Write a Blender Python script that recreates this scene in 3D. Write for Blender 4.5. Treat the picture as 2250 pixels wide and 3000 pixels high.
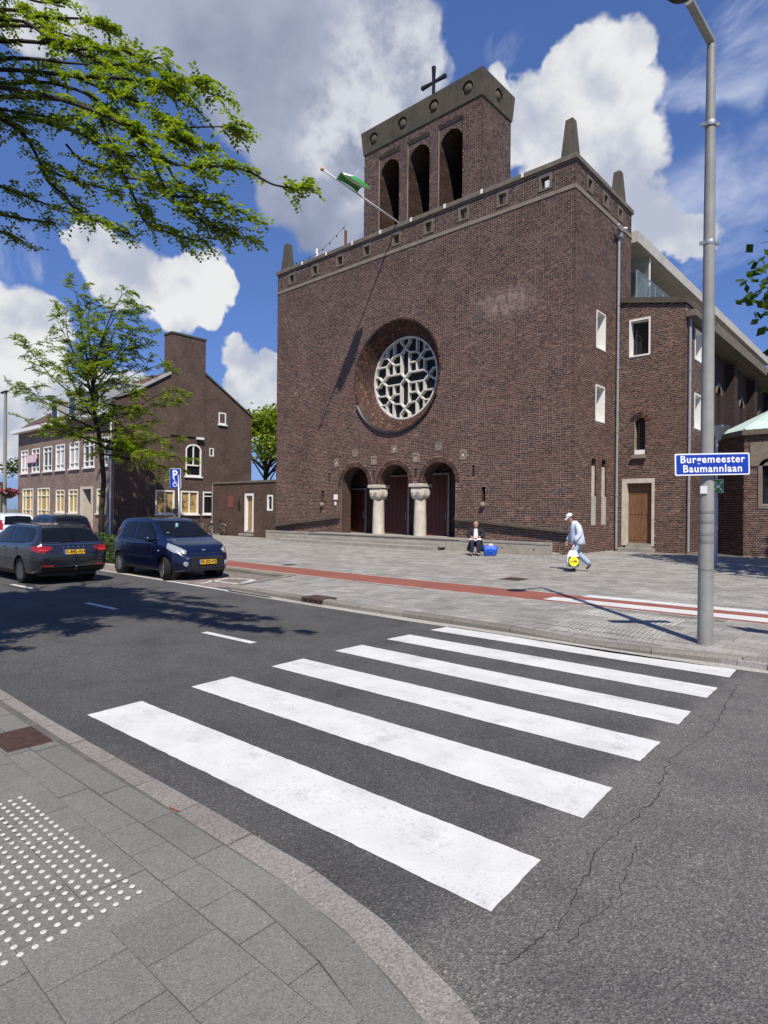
import bpy, bmesh, math, random
import numpy as np
from mathutils import Vector, Matrix
from mathutils.bvhtree import BVHTree
rnd = random.Random(7)
scene = bpy.context.scene
for o in list(bpy.data.objects):
    bpy.data.objects.remove(o)
COL = scene.collection

# ------------------------------------------------------------------ camera
# axes: X along the church front (right), Y away from the street, Z up; origin = right front corner of the church
CAM = np.array([11.1909, -24.3775, 1.7757])
FWD = np.array([-0.66574537, 0.74617846, -0.0009])
RGT = np.array([0.74613706, 0.66572025, 0.00979984])
UPV = np.cross(RGT, FWD); UPV /= np.linalg.norm(UPV)
FPX = 1793.82                      # focal length in photograph pixels (2250 x 3000)
cam = bpy.data.cameras.new('camera'); cam.sensor_fit = 'VERTICAL'; cam.sensor_height = 36.0
cam.lens = FPX/3000*36; cam.clip_start = 0.05; cam.clip_end = 3000
camo = bpy.data.objects.new('camera', cam); COL.objects.link(camo)
m = Matrix.Identity(4)
for i in range(3):
    m[i][0], m[i][1], m[i][2], m[i][3] = RGT[i], UPV[i], -FWD[i], CAM[i]
camo.matrix_world = m
scene.camera = camo
scene.render.resolution_x, scene.render.resolution_y = 768, 1024

def px(x, y, depth):               # photograph pixel + depth along the view axis -> point
    return CAM + depth*((x-1125)/FPX*RGT + (1500-y)/FPX*UPV + FWD)

# ------------------------------------------------------------------ light
SUN_AZ, SUN_EL = math.radians(42.3), math.radians(53.2)     # azimuth measured from +X towards -Y
SUN = Vector((math.cos(SUN_AZ)*math.cos(SUN_EL), -math.sin(SUN_AZ)*math.cos(SUN_EL), math.sin(SUN_EL)))
sl = bpy.data.lights.new('sun', 'SUN'); sl.energy = 5.0; sl.angle = math.radians(0.53); sl.color = (1, .935, .83)
so = bpy.data.objects.new('sun', sl); COL.objects.link(so)
so.rotation_euler = (-SUN).to_track_quat('-Z', 'Y').to_euler(); so.location = (10, -10, 40)
scene.view_settings.view_transform = 'Standard'; scene.view_settings.look = 'None'
scene.view_settings.exposure = 0.24; scene.view_settings.gamma = 1.0

world = bpy.data.worlds.new('World'); scene.world = world; world.use_nodes = True
world.cycles.sampling_method = 'MANUAL'; world.cycles.sample_map_resolution = 256
nt = world.node_tree; N = nt.nodes; LK = nt.links; N.clear()
def wn(t, **kw):
    n = N.new(t)
    for k, v in kw.items(): setattr(n, k, v)
    return n
wout = wn('ShaderNodeOutputWorld'); bg = wn('ShaderNodeBackground'); bg.inputs['Strength'].default_value = 0.05
sky = wn('ShaderNodeTexSky'); sky.sky_type = 'NISHITA'; sky.sun_disc = False
sky.sun_elevation = SUN_EL; sky.sun_rotation = math.atan2(SUN.x, SUN.y); sky.altitude = 0
sky.air_density = 1.0; sky.dust_density = 0.3; sky.ozone_density = 2.6
tc = wn('ShaderNodeTexCoord')
def vm(op, a, b=None):
    n = wn('ShaderNodeVectorMath', operation=op)
    for i, v in enumerate((a, b)):
        if v is None: continue
        if hasattr(v, 'is_linked'): LK.new(v, n.inputs[i])
        else: n.inputs[i].default_value = v
    return n.outputs['Value'] if op in ('DOT_PRODUCT', 'LENGTH') else n.outputs['Vector']
def ma(op, a, b=None, c=None, clamp=False):
    n = wn('ShaderNodeMath', operation=op); n.use_clamp = clamp
    for i, v in enumerate((a, b, c)):
        if v is None: continue
        if hasattr(v, 'is_linked'): LK.new(v, n.inputs[i])
        else: n.inputs[i].default_value = v
    return n.outputs[0]
def mr(v, a, b, c=0.0, d=1.0, smooth=True):
    n = wn('ShaderNodeMapRange'); n.interpolation_type = 'SMOOTHSTEP' if smooth else 'LINEAR'
    LK.new(v, n.inputs['Value'])
    for k, x in zip(('From Min', 'From Max', 'To Min', 'To Max'), (a, b, c, d)): n.inputs[k].default_value = x
    return n.outputs['Result']
def noise(vec, scale, detail, rough=.55, dist=0.0):
    n = wn('ShaderNodeTexNoise'); n.inputs['Scale'].default_value = scale; n.inputs['Detail'].default_value = detail
    n.inputs['Roughness'].default_value = rough; n.inputs['Distortion'].default_value = dist
    LK.new(vec, n.inputs['Vector']); return n.outputs['Fac']
def dirn(x, y):                    # photograph pixel (of the 1659 wide view) -> sky direction
    k = 2250/1659; d = px(x*k, y*k, 1.0)-CAM; return d/np.linalg.norm(d)
dvec = tc.outputs['Generated']
wob = wn('ShaderNodeTexNoise'); wob.inputs['Scale'].default_value = 5.0; wob.inputs['Detail'].default_value = 5; wob.inputs['Roughness'].default_value = .6
LK.new(dvec, wob.inputs['Vector'])
wv = vm('SUBTRACT', wob.outputs['Color'], (.5, .5, .5)); ws = wn('ShaderNodeVectorMath', operation='SCALE'); LK.new(wv, ws.inputs[0]); ws.inputs['Scale'].default_value = .16
wd = vm('NORMALIZE', vm('ADD', dvec, ws.outputs[0]))
def blobs(lst):
    cur = None
    for (x, y, r) in lst:          # r in degrees
        c = dirn(x, y)
        v = mr(vm('DOT_PRODUCT', wd, tuple(c)), math.cos(math.radians(r)), math.cos(math.radians(r*.35)))
        cur = v if cur is None else ma('MAXIMUM', cur, v)
    return cur
# big grey bank, the bright cumulus right and behind the tower, the small ones at left and low down
bank = blobs([(620, 110, 8.5), (770, 80, 7.5), (450, 40, 6), (640, 320, 5.5), (630, 430, 4), (740, 330, 6.5), (840, 170, 5), (690, 480, 3.4), (900, 50, 3.2), (560, 220, 6), (520, 120, 6), (600, 0, 8), (320, 10, 5), (720, 220, 6.5), (80, 60, 3), (120, 10, 4)])
cum = blobs([(1285, 165, 4.3), (1320, 260, 4.6), (1230, 280, 4.6), (1340, 380, 4.4), (1400, 490, 3.2), (1455, 520, 2.5), (1165, 210, 2.8), (1120, 260, 3.4), (1350, 140, 2.4), (1245, 120, 2.4), (1280, 410, 4), (1095, 190, 1.8),
             (215, 550, 2.6), (285, 585, 3.2), (370, 610, 2.8), (440, 625, 2.2), (340, 645, 2.6), (410, 660, 2.0), (250, 610, 2.4), (175, 530, 1.7), (30, 720, 4.2), (80, 700, 2.6), (20, 800, 5), (520, 800, 3), (575, 830, 3.2), (480, 755, 1.9), (590, 775, 2), (550, 880, 3.4), (60, 900, 6), (230, 880, 4)])
wisp = blobs([(1560, 450, 5.5), (1640, 400, 5), (1600, 540, 4), (1590, 110, 4.5), (1480, 200, 2.6), (1640, 60, 4.5), (1530, 170, 3), (1620, 730, 4), (1080, 90, 2.2), (20, 560, 2.6), (1480, 440, 3), (1500, 600, 2.4)])
mid = noise(dvec, 3.2, 5, .58); fine = noise(dvec, 11.0, 6, .62)
elsew = mr(noise(vm('ADD', dvec, (3.1, 1.7, .4)), 2.3, 5, .55), .56, .68)
# the rest of the sky carries broken cloud as well; the part in the picture follows the blobs
infr = mr(vm('DOT_PRODUCT', dvec, tuple(FWD*.82+np.array([0, 0, .57]))), .62, .80)
elsew = ma('MULTIPLY', elsew, ma('SUBTRACT', 1.0, infr))
edge = ma('SUBTRACT', ma('ADD', ma('MULTIPLY', mid, .55), ma('MULTIPLY', fine, .55)), .55)
def dens(b, lo, hi, k=1.0):
    return ma('MULTIPLY', mr(ma('ADD', b, ma('MULTIPLY', edge, k)), lo, hi), mr(b, .02, .16))
d_bank = dens(bank, .18, .72, 1.6); d_cum = dens(cum, .17, .68, 2.1)
strk = wn('ShaderNodeMapping'); strk.inputs['Rotation'].default_value = (.5, .3, .9); strk.inputs['Scale'].default_value = (1.0, 3.2, 1.6); LK.new(dvec, strk.inputs['Vector'])
veil = mr(noise(strk.outputs[0], 3.4, 5, .62, .4), .40, .72)
d_wisp = ma('MULTIPLY', ma('MULTIPLY', mr(wisp, .0, .9), veil), .95)
def mixc(f, a, b):
    n = wn('ShaderNodeMix', data_type='RGBA'); LK.new(f, n.inputs['Factor'])
    for k, v in ((6, a), (7, b)):
        if hasattr(v, 'is_linked'): LK.new(v, n.inputs[k])
        else: n.inputs[k].default_value = (*v, 1)
    return n.outputs[2]
gm = wn('ShaderNodeGamma'); gm.inputs['Gamma'].default_value = .6; LK.new(sky.outputs[0], gm.inputs['Color'])
hs = wn('ShaderNodeMix', data_type='RGBA', blend_type='MULTIPLY'); hs.inputs[0].default_value = 1.0; LK.new(gm.outputs[0], hs.inputs[6]); hs.inputs[7].default_value = (1.45, 2.1, 3.9, 1)   # the deep blue of the photograph
shade = mr(ma('ADD', ma('MULTIPLY', noise(vm('ADD', dvec, (0, 0, .035)), 4.2, 4, .55), .7), ma('MULTIPLY', fine, .3)), .36, .62)
bankc = mixc(shade, (4.3, 5.0, 6.9), (7.4, 8.0, 9.8))
n1_ = noise(dvec, 6.5, 5, .5); n2_ = noise(vm('ADD', dvec, tuple(SUN*.035)), 6.5, 5, .5)      # billows: lit on the sun's side
relief = mr(ma('ADD', ma('MULTIPLY', ma('SUBTRACT', n1_, n2_), 2.2), ma('MULTIPLY', fine, .35)), -.08, .42)
cumc = mixc(relief, (8.0, 8.7, 10.6), (14.2, 14.3, 14.4))
bank_light = blobs([(880, 40, 5), (830, 120, 6), (900, 120, 5), (760, 300, 5), (80, 20, 5)])
bankc = mixc(ma('MULTIPLY', bank_light, mr(fine, .38, .6)), bankc, (12.2, 12.5, 13.2))
c = mixc(d_wisp, hs.outputs[2], (8.6, 9.8, 13.0))
c = mixc(ma('MULTIPLY', elsew, .8), c, (4.6, 5.1, 6.2))
c = mixc(ma('MULTIPLY', d_bank, .93), c, bankc)
c = mixc(d_cum, c, cumc)
LK.new(c, bg.inputs['Color']); LK.new(bg.outputs[0], wout.inputs['Surface'])

# ------------------------------------------------------------------ helpers
class MB:
    """collects polygons; build() links them as one mesh object"""
    def __init__(s): s.v = []; s.f = []
    def add(s, vs, fs):
        b = len(s.v); s.v += [tuple(map(float, p)) for p in vs]; s.f += [tuple(i+b for i in f) for f in fs]; return s
    def box(s, x0, x1, y0, y1, z0, z1, bev=0.0):
        if bev <= 0:
            v = [(x, y, z) for z in (z0, z1) for y in (y0, y1) for x in (x0, x1)]
            return s.add(v, [(0, 2, 3, 1), (4, 5, 7, 6), (0, 1, 5, 4), (2, 6, 7, 3), (0, 4, 6, 2), (1, 3, 7, 5)])
        b = bev; pts = []
        def ring(z, i): return [(x0+i+b*(k in (0, 7))*0+0, 0, z) for k in range(8)]
        def oct_(z, i):
            return [(x0+i+b, y0+i, z), (x1-i-b, y0+i, z), (x1-i, y0+i+b, z), (x1-i, y1-i-b, z), (x1-i-b, y1-i, z), (x0+i+b, y1-i, z), (x0+i, y1-i-b, z), (x0+i, y0+i+b, z)]
        R = [oct_(z0, b), oct_(z0+b, 0), oct_(z1-b, 0), oct_(z1, b)]
        v = sum(R, []); f = [tuple(reversed(range(8))), tuple(range(24, 32))]
        for r in range(3):
            for k in range(8): f.append((r*8+k, r*8+(k+1) % 8, r*8+8+(k+1) % 8, r*8+8+k))
        return s.add(v, f)
    def prism(s, poly, axis, a, b):
        """poly: 2D outline; axis 'x','y','z' = extrusion axis from a to b"""
        n = len(poly)
        def P(p, t):
            return {'x': (t, p[0], p[1]), 'y': (p[0], t, p[1]), 'z': (p[0], p[1], t)}[axis]
        v = [P(p, a) for p in poly]+[P(p, b) for p in poly]
        f = [tuple(range(n)), tuple(reversed(range(n, 2*n)))]+[(i, n+i, n+(i+1) % n, (i+1) % n) for i in range(n)]
        return s.add(v, f)
    def loft(s, rings, cap=True, closed=True):
        n = len(rings[0]); v = sum([list(r) for r in rings], []); f = []
        for r in range(len(rings)-1):
            for k in range(n if closed else n-1):
                f.append((r*n+k, r*n+(k+1) % n, (r+1)*n+(k+1) % n, (r+1)*n+k))
        if cap: f += [tuple(reversed(range(n))), tuple(range((len(rings)-1)*n, len(rings)*n))]
        return s.add(v, f)
    def tube(s, path, rad, n=8, cap=True):
        path = [Vector(p) for p in path]
        if not hasattr(rad, '__len__'): rad = [rad]*len(path)
        rings = []; up = None
        for i, p in enumerate(path):
            t = (path[min(i+1, len(path)-1)]-path[max(i-1, 0)])
            if t.length < 1e-9: t = Vector((0, 0, 1))
            t.normalize()
            if up is None: up = Vector((0, 0, 1)) if abs(t.z) < .9 else Vector((1, 0, 0))
            a = (up-t*up.dot(t))
            if a.length < 1e-6: a = t.orthogonal()
            a.normalize(); b = t.cross(a); up = a
            rings.append([p+(a*math.cos(2*math.pi*k/n)+b*math.sin(2*math.pi*k/n))*rad[i] for k in range(n)])
        return s.loft(rings, cap)
    def lathe(s, prof, c=(0, 0, 0), n=16, axis='z'):
        """prof: (radius, height) list"""
        rings = []
        for r, h in prof:
            ring = []
            for k in range(n):
                a = 2*math.pi*k/n; u, w = r*math.cos(a), r*math.sin(a)
                ring.append({'z': (c[0]+u, c[1]+w, c[2]+h), 'y': (c[0]+u, c[1]+h, c[2]+w), 'x': (c[0]+h, c[1]+u, c[2]+w)}[axis])
            rings.append(ring)
        return s.loft(rings)
    def sphere(s, c, r, nu=12, nv=8):
        if not hasattr(r, '__len__'): r = (r, r, r)
        return s.loft([[(c[0]+r[0]*math.sin(t)*math.cos(2*math.pi*k/nu), c[1]+r[1]*math.sin(t)*math.sin(2*math.pi*k/nu), c[2]-r[2]*math.cos(t)) for k in range(nu)]
                       for t in [math.pi*(i+.02)/(nv+.04) for i in range(nv+1)]])
    def mesh(s, name):
        me = bpy.data.meshes.new(name); me.from_pydata(s.v, [], s.f); me.update(); return me
    def build(s, name, mat, parent=None, smooth=False, world=True, fixn=True):
        if world and parent is not None:
            ox = org(parent); s.v = [(a-ox[0], b-ox[1], c-ox[2]) for a, b, c in s.v]
        me = s.mesh(name)
        if fixn:
            bm = bmesh.new(); bm.from_mesh(me); bmesh.ops.recalc_face_normals(bm, faces=bm.faces); bm.to_mesh(me); bm.free()
        return link(name, me, mat, parent, smooth)

def link(name, me, mat, parent=None, smooth=False):
    o = bpy.data.objects.new(name, me); COL.objects.link(o)
    if mat is not None and not me.materials:
        for k in (mat if isinstance(mat, (list, tuple)) else [mat]): me.materials.append(k)
    if parent is not None: o.parent = parent
    if smooth is True or smooth == 1: me.polygons.foreach_set('use_smooth', [True]*len(me.polygons))
    elif smooth:
        me.polygons.foreach_set('use_smooth', [True]*len(me.polygons)); me.set_sharp_from_angle(angle=math.radians(smooth))
    return o
def org(o):
    p = Vector((0, 0, 0))
    while o is not None: p = p+o.location; o = o.parent
    return p
def tag(o, label=None, cat=None, group=None, kind=None):
    if label: o['label'] = label
    if cat: o['category'] = cat
    if group: o['group'] = group
    if kind: o['kind'] = kind
    return o
def thing(name, label, cat, loc=(0, 0, 0), rz=0.0, group=None):
    o = bpy.data.objects.new(name, None); COL.objects.link(o); o.empty_display_size = .2
    o.location = loc; o.rotation_euler = (0, 0, rz); return tag(o, label, cat, group)
def struct(name, mb, mat, **k):
    return tag(mb.build(name, mat, **k), kind='structure')
def dupe(o, parent=None):
    c = o.copy(); COL.objects.link(c)
    if parent is not None: c.parent = parent
    for ch in o.children: dupe(ch, c)
    return c
def evalmesh(o, name=None):
    dg = bpy.context.evaluated_depsgraph_get(); dg.update()
    me = bpy.data.meshes.new_from_object(o.evaluated_get(dg)); me.name = name or o.name
    return me
def boolean(mb_or_mesh, cutters):
    """solid minus a list of MB cutters, exact solver; returns a mesh"""
    me = mb_or_mesh.mesh('solid') if isinstance(mb_or_mesh, MB) else mb_or_mesh
    bm = bmesh.new(); bm.from_mesh(me); bmesh.ops.recalc_face_normals(bm, faces=bm.faces); bm.to_mesh(me); bm.free()
    o = bpy.data.objects.new('solid', me); COL.objects.link(o); tmp = []
    for c in cutters:
        cm = c.mesh('cut'); bm = bmesh.new(); bm.from_mesh(cm); bmesh.ops.recalc_face_normals(bm, faces=bm.faces); bm.to_mesh(cm); bm.free()
        co = bpy.data.objects.new('cut', cm); COL.objects.link(co); tmp.append(co)
        md = o.modifiers.new('b', 'BOOLEAN'); md.operation = 'DIFFERENCE'; md.solver = 'EXACT'; md.object = co
    r = evalmesh(o, 'solid'); r.materials.clear()
    for t in tmp+[o]: bpy.data.objects.remove(t)
    return r
def shift(me, p):
    me.transform(Matrix.Translation(-Vector(p))); return me
def arch(xc, r, z0, zs, n=20, rz=None):
    """outline: straight sides from z0 to the springing zs, round top"""
    rz = rz or r
    return [(xc-r, z0)]+[(xc-r*math.cos(math.pi*k/n), zs+rz*math.sin(math.pi*k/n)) for k in range(n+1)]+[(xc+r, z0)]
def text_mesh(body, size, depth=.004, bold=0.0, align='CENTER', spacing=1.0):
    cu = bpy.data.curves.new('txt', 'FONT'); cu.body = body; cu.size = size; cu.extrude = depth/2; cu.offset = bold
    cu.align_x = align; cu.align_y = 'CENTER'; cu.space_character = spacing; cu.resolution_u = 3
    o = bpy.data.objects.new('txt', cu); COL.objects.link(o); me = evalmesh(o, 'lettering'); bpy.data.objects.remove(o)
    return me                       # in the XY plane, facing +Z
def frame_mat(origin, right, up):
    r = Vector(right).normalized(); u = Vector(up).normalized(); n = r.cross(u)
    M = Matrix.Identity(4)
    for i in range(3): M[i][0], M[i][1], M[i][2], M[i][3] = r[i], u[i], n[i], origin[i]
    return M
def lettering(body, size, origin, right, up, mat, parent, depth=.004, bold=0.0, name='lettering', spacing=1.0, sx=1.0):
    me = text_mesh(body, size, depth, bold, spacing=spacing)
    me.transform(frame_mat(origin, right, up) @ Matrix.Diagonal((sx, 1, 1, 1)))
    return link(name, me, mat, parent)
def boxes_mesh(name, C, S, A=None, faces5=False):
    """many axis boxes at once: centres (n,3), sizes (n,3)"""
    C = np.asarray(C, float); S = np.asarray(S, float)/2; n = len(C)
    sg = np.array([(x, y, z) for z in (-1, 1) for y in (-1, 1) for x in (-1, 1)], float)
    V = (C[:, None, :]+S[:, None, :]*sg[None]).reshape(-1, 3)
    F = np.array([(0, 2, 3, 1), (4, 5, 7, 6), (0, 1, 5, 4), (2, 6, 7, 3), (0, 4, 6, 2), (1, 3, 7, 5)])
    if faces5 is not False: F = np.delete(F, faces5, axis=0)
    Fa = (F[None]+8*np.arange(n)[:, None, None]).reshape(-1, 4)
    return quads_mesh(name, V, Fa)
def quads_mesh(name, V, F):
    me = bpy.data.meshes.new(name); V = np.asarray(V, np.float32); F = np.asarray(F, np.int32)
    k = F.shape[1]
    me.vertices.add(len(V)); me.vertices.foreach_set('co', V.ravel())
    me.loops.add(F.size); me.loops.foreach_set('vertex_index', F.ravel())
    me.polygons.add(len(F)); me.polygons.foreach_set('loop_start', np.arange(0, F.size, k, dtype=np.int32))
    me.polygons.foreach_set('loop_total', np.full(len(F), k, np.int32))
    me.update(calc_edges=True); me.validate(); me.shade_flat(); return me

# ------------------------------------------------------------------ materials
class MT:
    """small wrapper round a node material"""
    def __init__(s, name, rough=.7, spec=.5, metal=0.0):
        s.m = bpy.data.materials.new(name); s.m.use_nodes = True; s.t = s.m.node_tree; s.n = s.t.nodes; s.l = s.t.links
        s.b = s.n['Principled BSDF']; s.b.inputs['Roughness'].default_value = rough; s.b.inputs['Metallic'].default_value = metal
        s.b.inputs['Specular IOR Level'].default_value = spec
        s._pos = None
    def pos(s, obj=False):
        if s._pos is None:
            if obj: s._pos = s.n.new('ShaderNodeTexCoord').outputs['Object']
            else: s._pos = s.n.new('ShaderNodeNewGeometry').outputs['Position']
        return s._pos
    def noise(s, scale, detail=4, rough=.6, vec=None):
        n = s.n.new('ShaderNodeTexNoise'); n.inputs['Scale'].default_value = scale; n.inputs['Detail'].default_value = detail; n.inputs['Roughness'].default_value = rough
        s.l.new(vec if vec is not None else s.pos(), n.inputs['Vector']); return n.outputs['Fac']
    def voronoi(s, scale, out='Distance', vec=None, feature='F1'):
        n = s.n.new('ShaderNodeTexVoronoi'); n.inputs['Scale'].default_value = scale; n.feature = feature
        s.l.new(vec if vec is not None else s.pos(), n.inputs['Vector']); return n.outputs[out]
    def ramp(s, fac, stops):
        n = s.n.new('ShaderNodeValToRGB'); e = n.color_ramp.elements
        while len(e) < len(stops): e.new(.5)
        for k, (p, c) in enumerate(stops): e[k].position = p; e[k].color = (*c, 1) if len(c) == 3 else c
        s.l.new(fac, n.inputs['Fac']); return n.outputs['Color']
    def mix(s, fac, a, b, mode='MIX'):
        n = s.n.new('ShaderNodeMix'); n.data_type = 'RGBA'; n.blend_type = mode
        for k, v in ((0, fac), (6, a), (7, b)):
            if hasattr(v, 'is_linked'): s.l.new(v, n.inputs[k])
            else: n.inputs[k].default_value = v if k == 0 else (*v, 1)
        return n.outputs[2]
    def math(s, op, a, b=None, clamp=False):
        n = s.n.new('ShaderNodeMath'); n.operation = op; n.use_clamp = clamp
        for k, v in enumerate((a, b)):
            if v is None: continue
            if hasattr(v, 'is_linked'): s.l.new(v, n.inputs[k])
            else: n.inputs[k].default_value = v
        return n.outputs[0]
    def mr(s, v, a, b, c=0.0, d=1.0):
        n = s.n.new('ShaderNodeMapRange'); s.l.new(v, n.inputs[0])
        for k, x in enumerate((a, b, c, d)): n.inputs[k+1].default_value = x
        return n.outputs[0]
    def island(s):
        return s.n.new('ShaderNodeNewGeometry').outputs['Random Per Island']
    def objrand(s):
        return s.n.new('ShaderNodeObjectInfo').outputs['Random']
    def color(s, c):
        if hasattr(c, 'is_linked'): s.l.new(c, s.b.inputs['Base Color'])
        else: s.b.inputs['Base Color'].default_value = (*c, 1)
        return s
    def rough(s, r):
        s.l.new(r, s.b.inputs['Roughness']); return s
    def bump(s, h, strength=.3, dist=.01):
        n = s.n.new('ShaderNodeBump'); n.inputs['Strength'].default_value = strength; n.inputs['Distance'].default_value = dist
        s.l.new(h, n.inputs['Height']); s.l.new(n.outputs[0], s.b.inputs['Normal']); return s
def plain(name, c, rough=.6, var=.12, scale=6.0, metal=0.0, bump=0.0, spec=.5, coat=0.0):
    t = MT(name, rough, spec, metal); n = t.noise(scale, 5, .65)
    lo = tuple(x*(1-var) for x in c); hi = tuple(min(1, x*(1+var)) for x in c)
    t.color(t.ramp(n, [(.3, lo), (.7, hi)]))
    if bump: t.bump(t.noise(scale*6, 4), bump, .01)
    if coat: t.b.inputs['Coat Weight'].default_value = coat; t.b.inputs['Coat Roughness'].default_value = .04
    return t.m
M = {}
def brick_mat(name, single=False, dark=1.0):
    t = MT(name, .82, .35)
    r = t.objrand() if single else t.island()
    c = t.ramp(r, [(0, (.018, .010, .009)), (.22, (.032, .016, .013)), (.48, (.050, .024, .019)), (.68, (.074, .033, .023)), (.84, (.108, .045, .029)), (.96, (.16, .068, .040)), (1, (.22, .12, .085))])
    # redder and paler firing batches in loose patches, sooty top
    pat = t.ramp(t.noise(.55, 4, .6), [(.42, (0, 0, 0)), (.68, (1, 1, 1))])
    c = t.mix(t.math('MULTIPLY', pat, .5), c, (.120, .055, .040), 'MIX')
    pt2 = t.ramp(t.noise(2.2, 3, .6), [(.66, (0, 0, 0)), (.74, (1, 1, 1))])
    c = t.mix(t.math('MULTIPLY', pt2, .25), c, (.20, .10, .075))
    c = t.mix(1.0, c, t.ramp(t.noise(38, 3), [(.3, (.72, .72, .72)), (.7, (1.2, 1.2, 1.2))]), 'MULTIPLY')
    # pale mottled patch right of the rose, scorched orange patch under it, soot towards the parapet
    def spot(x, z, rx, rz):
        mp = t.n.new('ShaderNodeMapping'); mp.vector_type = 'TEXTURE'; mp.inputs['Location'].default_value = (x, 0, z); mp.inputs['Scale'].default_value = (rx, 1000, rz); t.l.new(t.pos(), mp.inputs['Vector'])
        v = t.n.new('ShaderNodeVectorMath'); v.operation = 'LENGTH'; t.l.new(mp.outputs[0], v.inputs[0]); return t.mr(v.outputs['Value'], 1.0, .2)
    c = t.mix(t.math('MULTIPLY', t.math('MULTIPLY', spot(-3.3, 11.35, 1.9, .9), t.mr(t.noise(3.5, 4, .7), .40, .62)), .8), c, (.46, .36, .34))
    c = t.mix(t.math('MULTIPLY', t.math('MULTIPLY', spot(-10.0, 5.6, 1.6, .45), t.mr(t.noise(3.0, 4, .7), .4, .6)), .55), c, (.22, .085, .05))
    sz = t.n.new('ShaderNodeSeparateXYZ'); t.l.new(t.pos(), sz.inputs[0])
    c = t.mix(t.mr(t.math('ADD', sz.outputs[2], t.math('MULTIPLY', t.noise(.4, 4), 4.0)), 11.5, 17.0, 0, .42), c, (.022, .014, .013))
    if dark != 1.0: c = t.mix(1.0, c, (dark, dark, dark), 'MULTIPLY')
    t.color(c).bump(t.noise(90, 3), .35, .004); return t.m
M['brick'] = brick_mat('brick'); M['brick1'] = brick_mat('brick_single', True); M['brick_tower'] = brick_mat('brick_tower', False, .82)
t = MT('mortar', .95, .2)
t.color(t.mix(t.ramp(t.noise(.5, 4), [(.35, (0, 0, 0)), (.65, (1, 1, 1))]), (.37, .28, .235), (.26, .19, .158))).bump(t.noise(60, 3), .3, .004); M['mortar'] = t.m
def stone(name, a, b, sc=3.0, streak=0.0, bump=.25):
    t = MT(name, .85, .3); c = t.ramp(t.noise(sc, 6, .65), [(.3, a), (.7, b)])
    c = t.mix(1.0, c, t.ramp(t.noise(sc*16, 4, .7), [(.3, (.7, .7, .7)), (.72, (1.15, 1.15, 1.15))]), 'MULTIPLY')
    if streak:
        mp = t.n.new('ShaderNodeMapping'); mp.inputs['Scale'].default_value = (5, 5, .35); t.l.new(t.pos(), mp.inputs['Vector'])
        c = t.mix(t.math('MULTIPLY', t.ramp(t.noise(1.0, 5, .6, mp.outputs[0]), [(.45, (0, 0, 0)), (.7, (1, 1, 1))]), streak), c, (.125, .10, .055))
    t.color(c).bump(t.noise(sc*14, 4), bump, .012); return t.m
M['conc_dark'] = stone('weathered_concrete', (.060, .053, .043), (.105, .092, .074), 1.6, .55)
M['coping'] = stone('coping_stone', (.12, .10, .08), (.2, .17, .135), 2.5, .15)
M['band'] = stone('string_course_stone', (.19, .155, .125), (.28, .235, .19), 3)
M['pale_stone'] = stone('pale_sandstone', (.46, .40, .33), (.66, .60, .51), 2.2)
M['grey_stone'] = stone('step_stone', (.25, .23, .2), (.38, .35, .31), 1.7)
M['plinth'] = stone('plinth_concrete', (.30, .27, .22), (.44, .40, .34), 1.2, .1)
M['tracery'] = stone('tracery_concrete', (.58, .56, .50), (.74, .72, .65), 2.5, 0, .1)
M['beam'] = stone('pale_concrete', (.40, .38, .34), (.52, .50, .45), 1.2)
M['white'] = plain('white_paint', (.78, .77, .74), .45, .05, 3)
M['cream'] = plain('cream_paint', (.74, .71, .6), .45, .05, 3)
M['wood'] = None
t = MT('oak_door', .55); mp = t.n.new('ShaderNodeMapping'); mp.inputs['Scale'].default_value = (14, 14, 1.2); t.l.new(t.pos(), mp.inputs['Vector'])
t.color(t.ramp(t.noise(2, 5, .6, mp.outputs[0]), [(.3, (.10, .045, .02)), (.7, (.24, .12, .06))])); M['wood'] = t.m
t = MT('light_door', .5); mp = t.n.new('ShaderNodeMapping'); mp.inputs['Scale'].default_value = (10, 10, 1); t.l.new(t.pos(), mp.inputs['Vector'])
t.color(t.ramp(t.noise(2, 5, .6, mp.outputs[0]), [(.3, (.26, .15, .06)), (.7, (.38, .23, .1))])); M['lightwood'] = t.m
M['reddoor'] = plain('dark_red_door', (.10, .022, .018), .5, .25, 5)
def glass(name, c, rough=.05, tint=None):
    t = MT(name, rough, .6); t.color(c); t.b.inputs['IOR'].default_value = 1.5; return t.m
M['glass'] = glass('dark_glass', (.012, .014, .016), .03)
t = MT('clear_glass', .02, .5); t.color((.8, .92, .92)); t.b.inputs['Transmission Weight'].default_value = .92; t.b.inputs['IOR'].default_value = 1.05; M['clear'] = t.m
M['pipe'] = plain('zinc', (.34, .345, .35), .45, .12, 4, .35)
M['steel'] = plain('galvanised_steel', (.42, .43, .43), .4, .15, 8, .6)
M['black'] = plain('black_metal', (.012, .012, .013), .5, .3, 8)
M['iron'] = plain('rusty_iron', (.075, .042, .032), .75, .35, 14, .2, .5)
M['blue'] = plain('sign_blue', (.008, .045, .36), .35, .06, 9)
M['signwhite'] = plain('sign_white', (.8, .8, .8), .4, .04, 9)
M['green'] = plain('sign_green', (.04, .27, .05), .4, .1, 9)
t = MT('grey_paint', .42, .4); n1 = t.ramp(t.noise(3, 5, .7), [(.35, (.235, .23, .215)), (.7, (.30, .295, .275))])
mp = t.n.new('ShaderNodeMapping'); mp.inputs['Scale'].default_value = (20, 20, .8); t.l.new(t.pos(), mp.inputs['Vector'])
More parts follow.
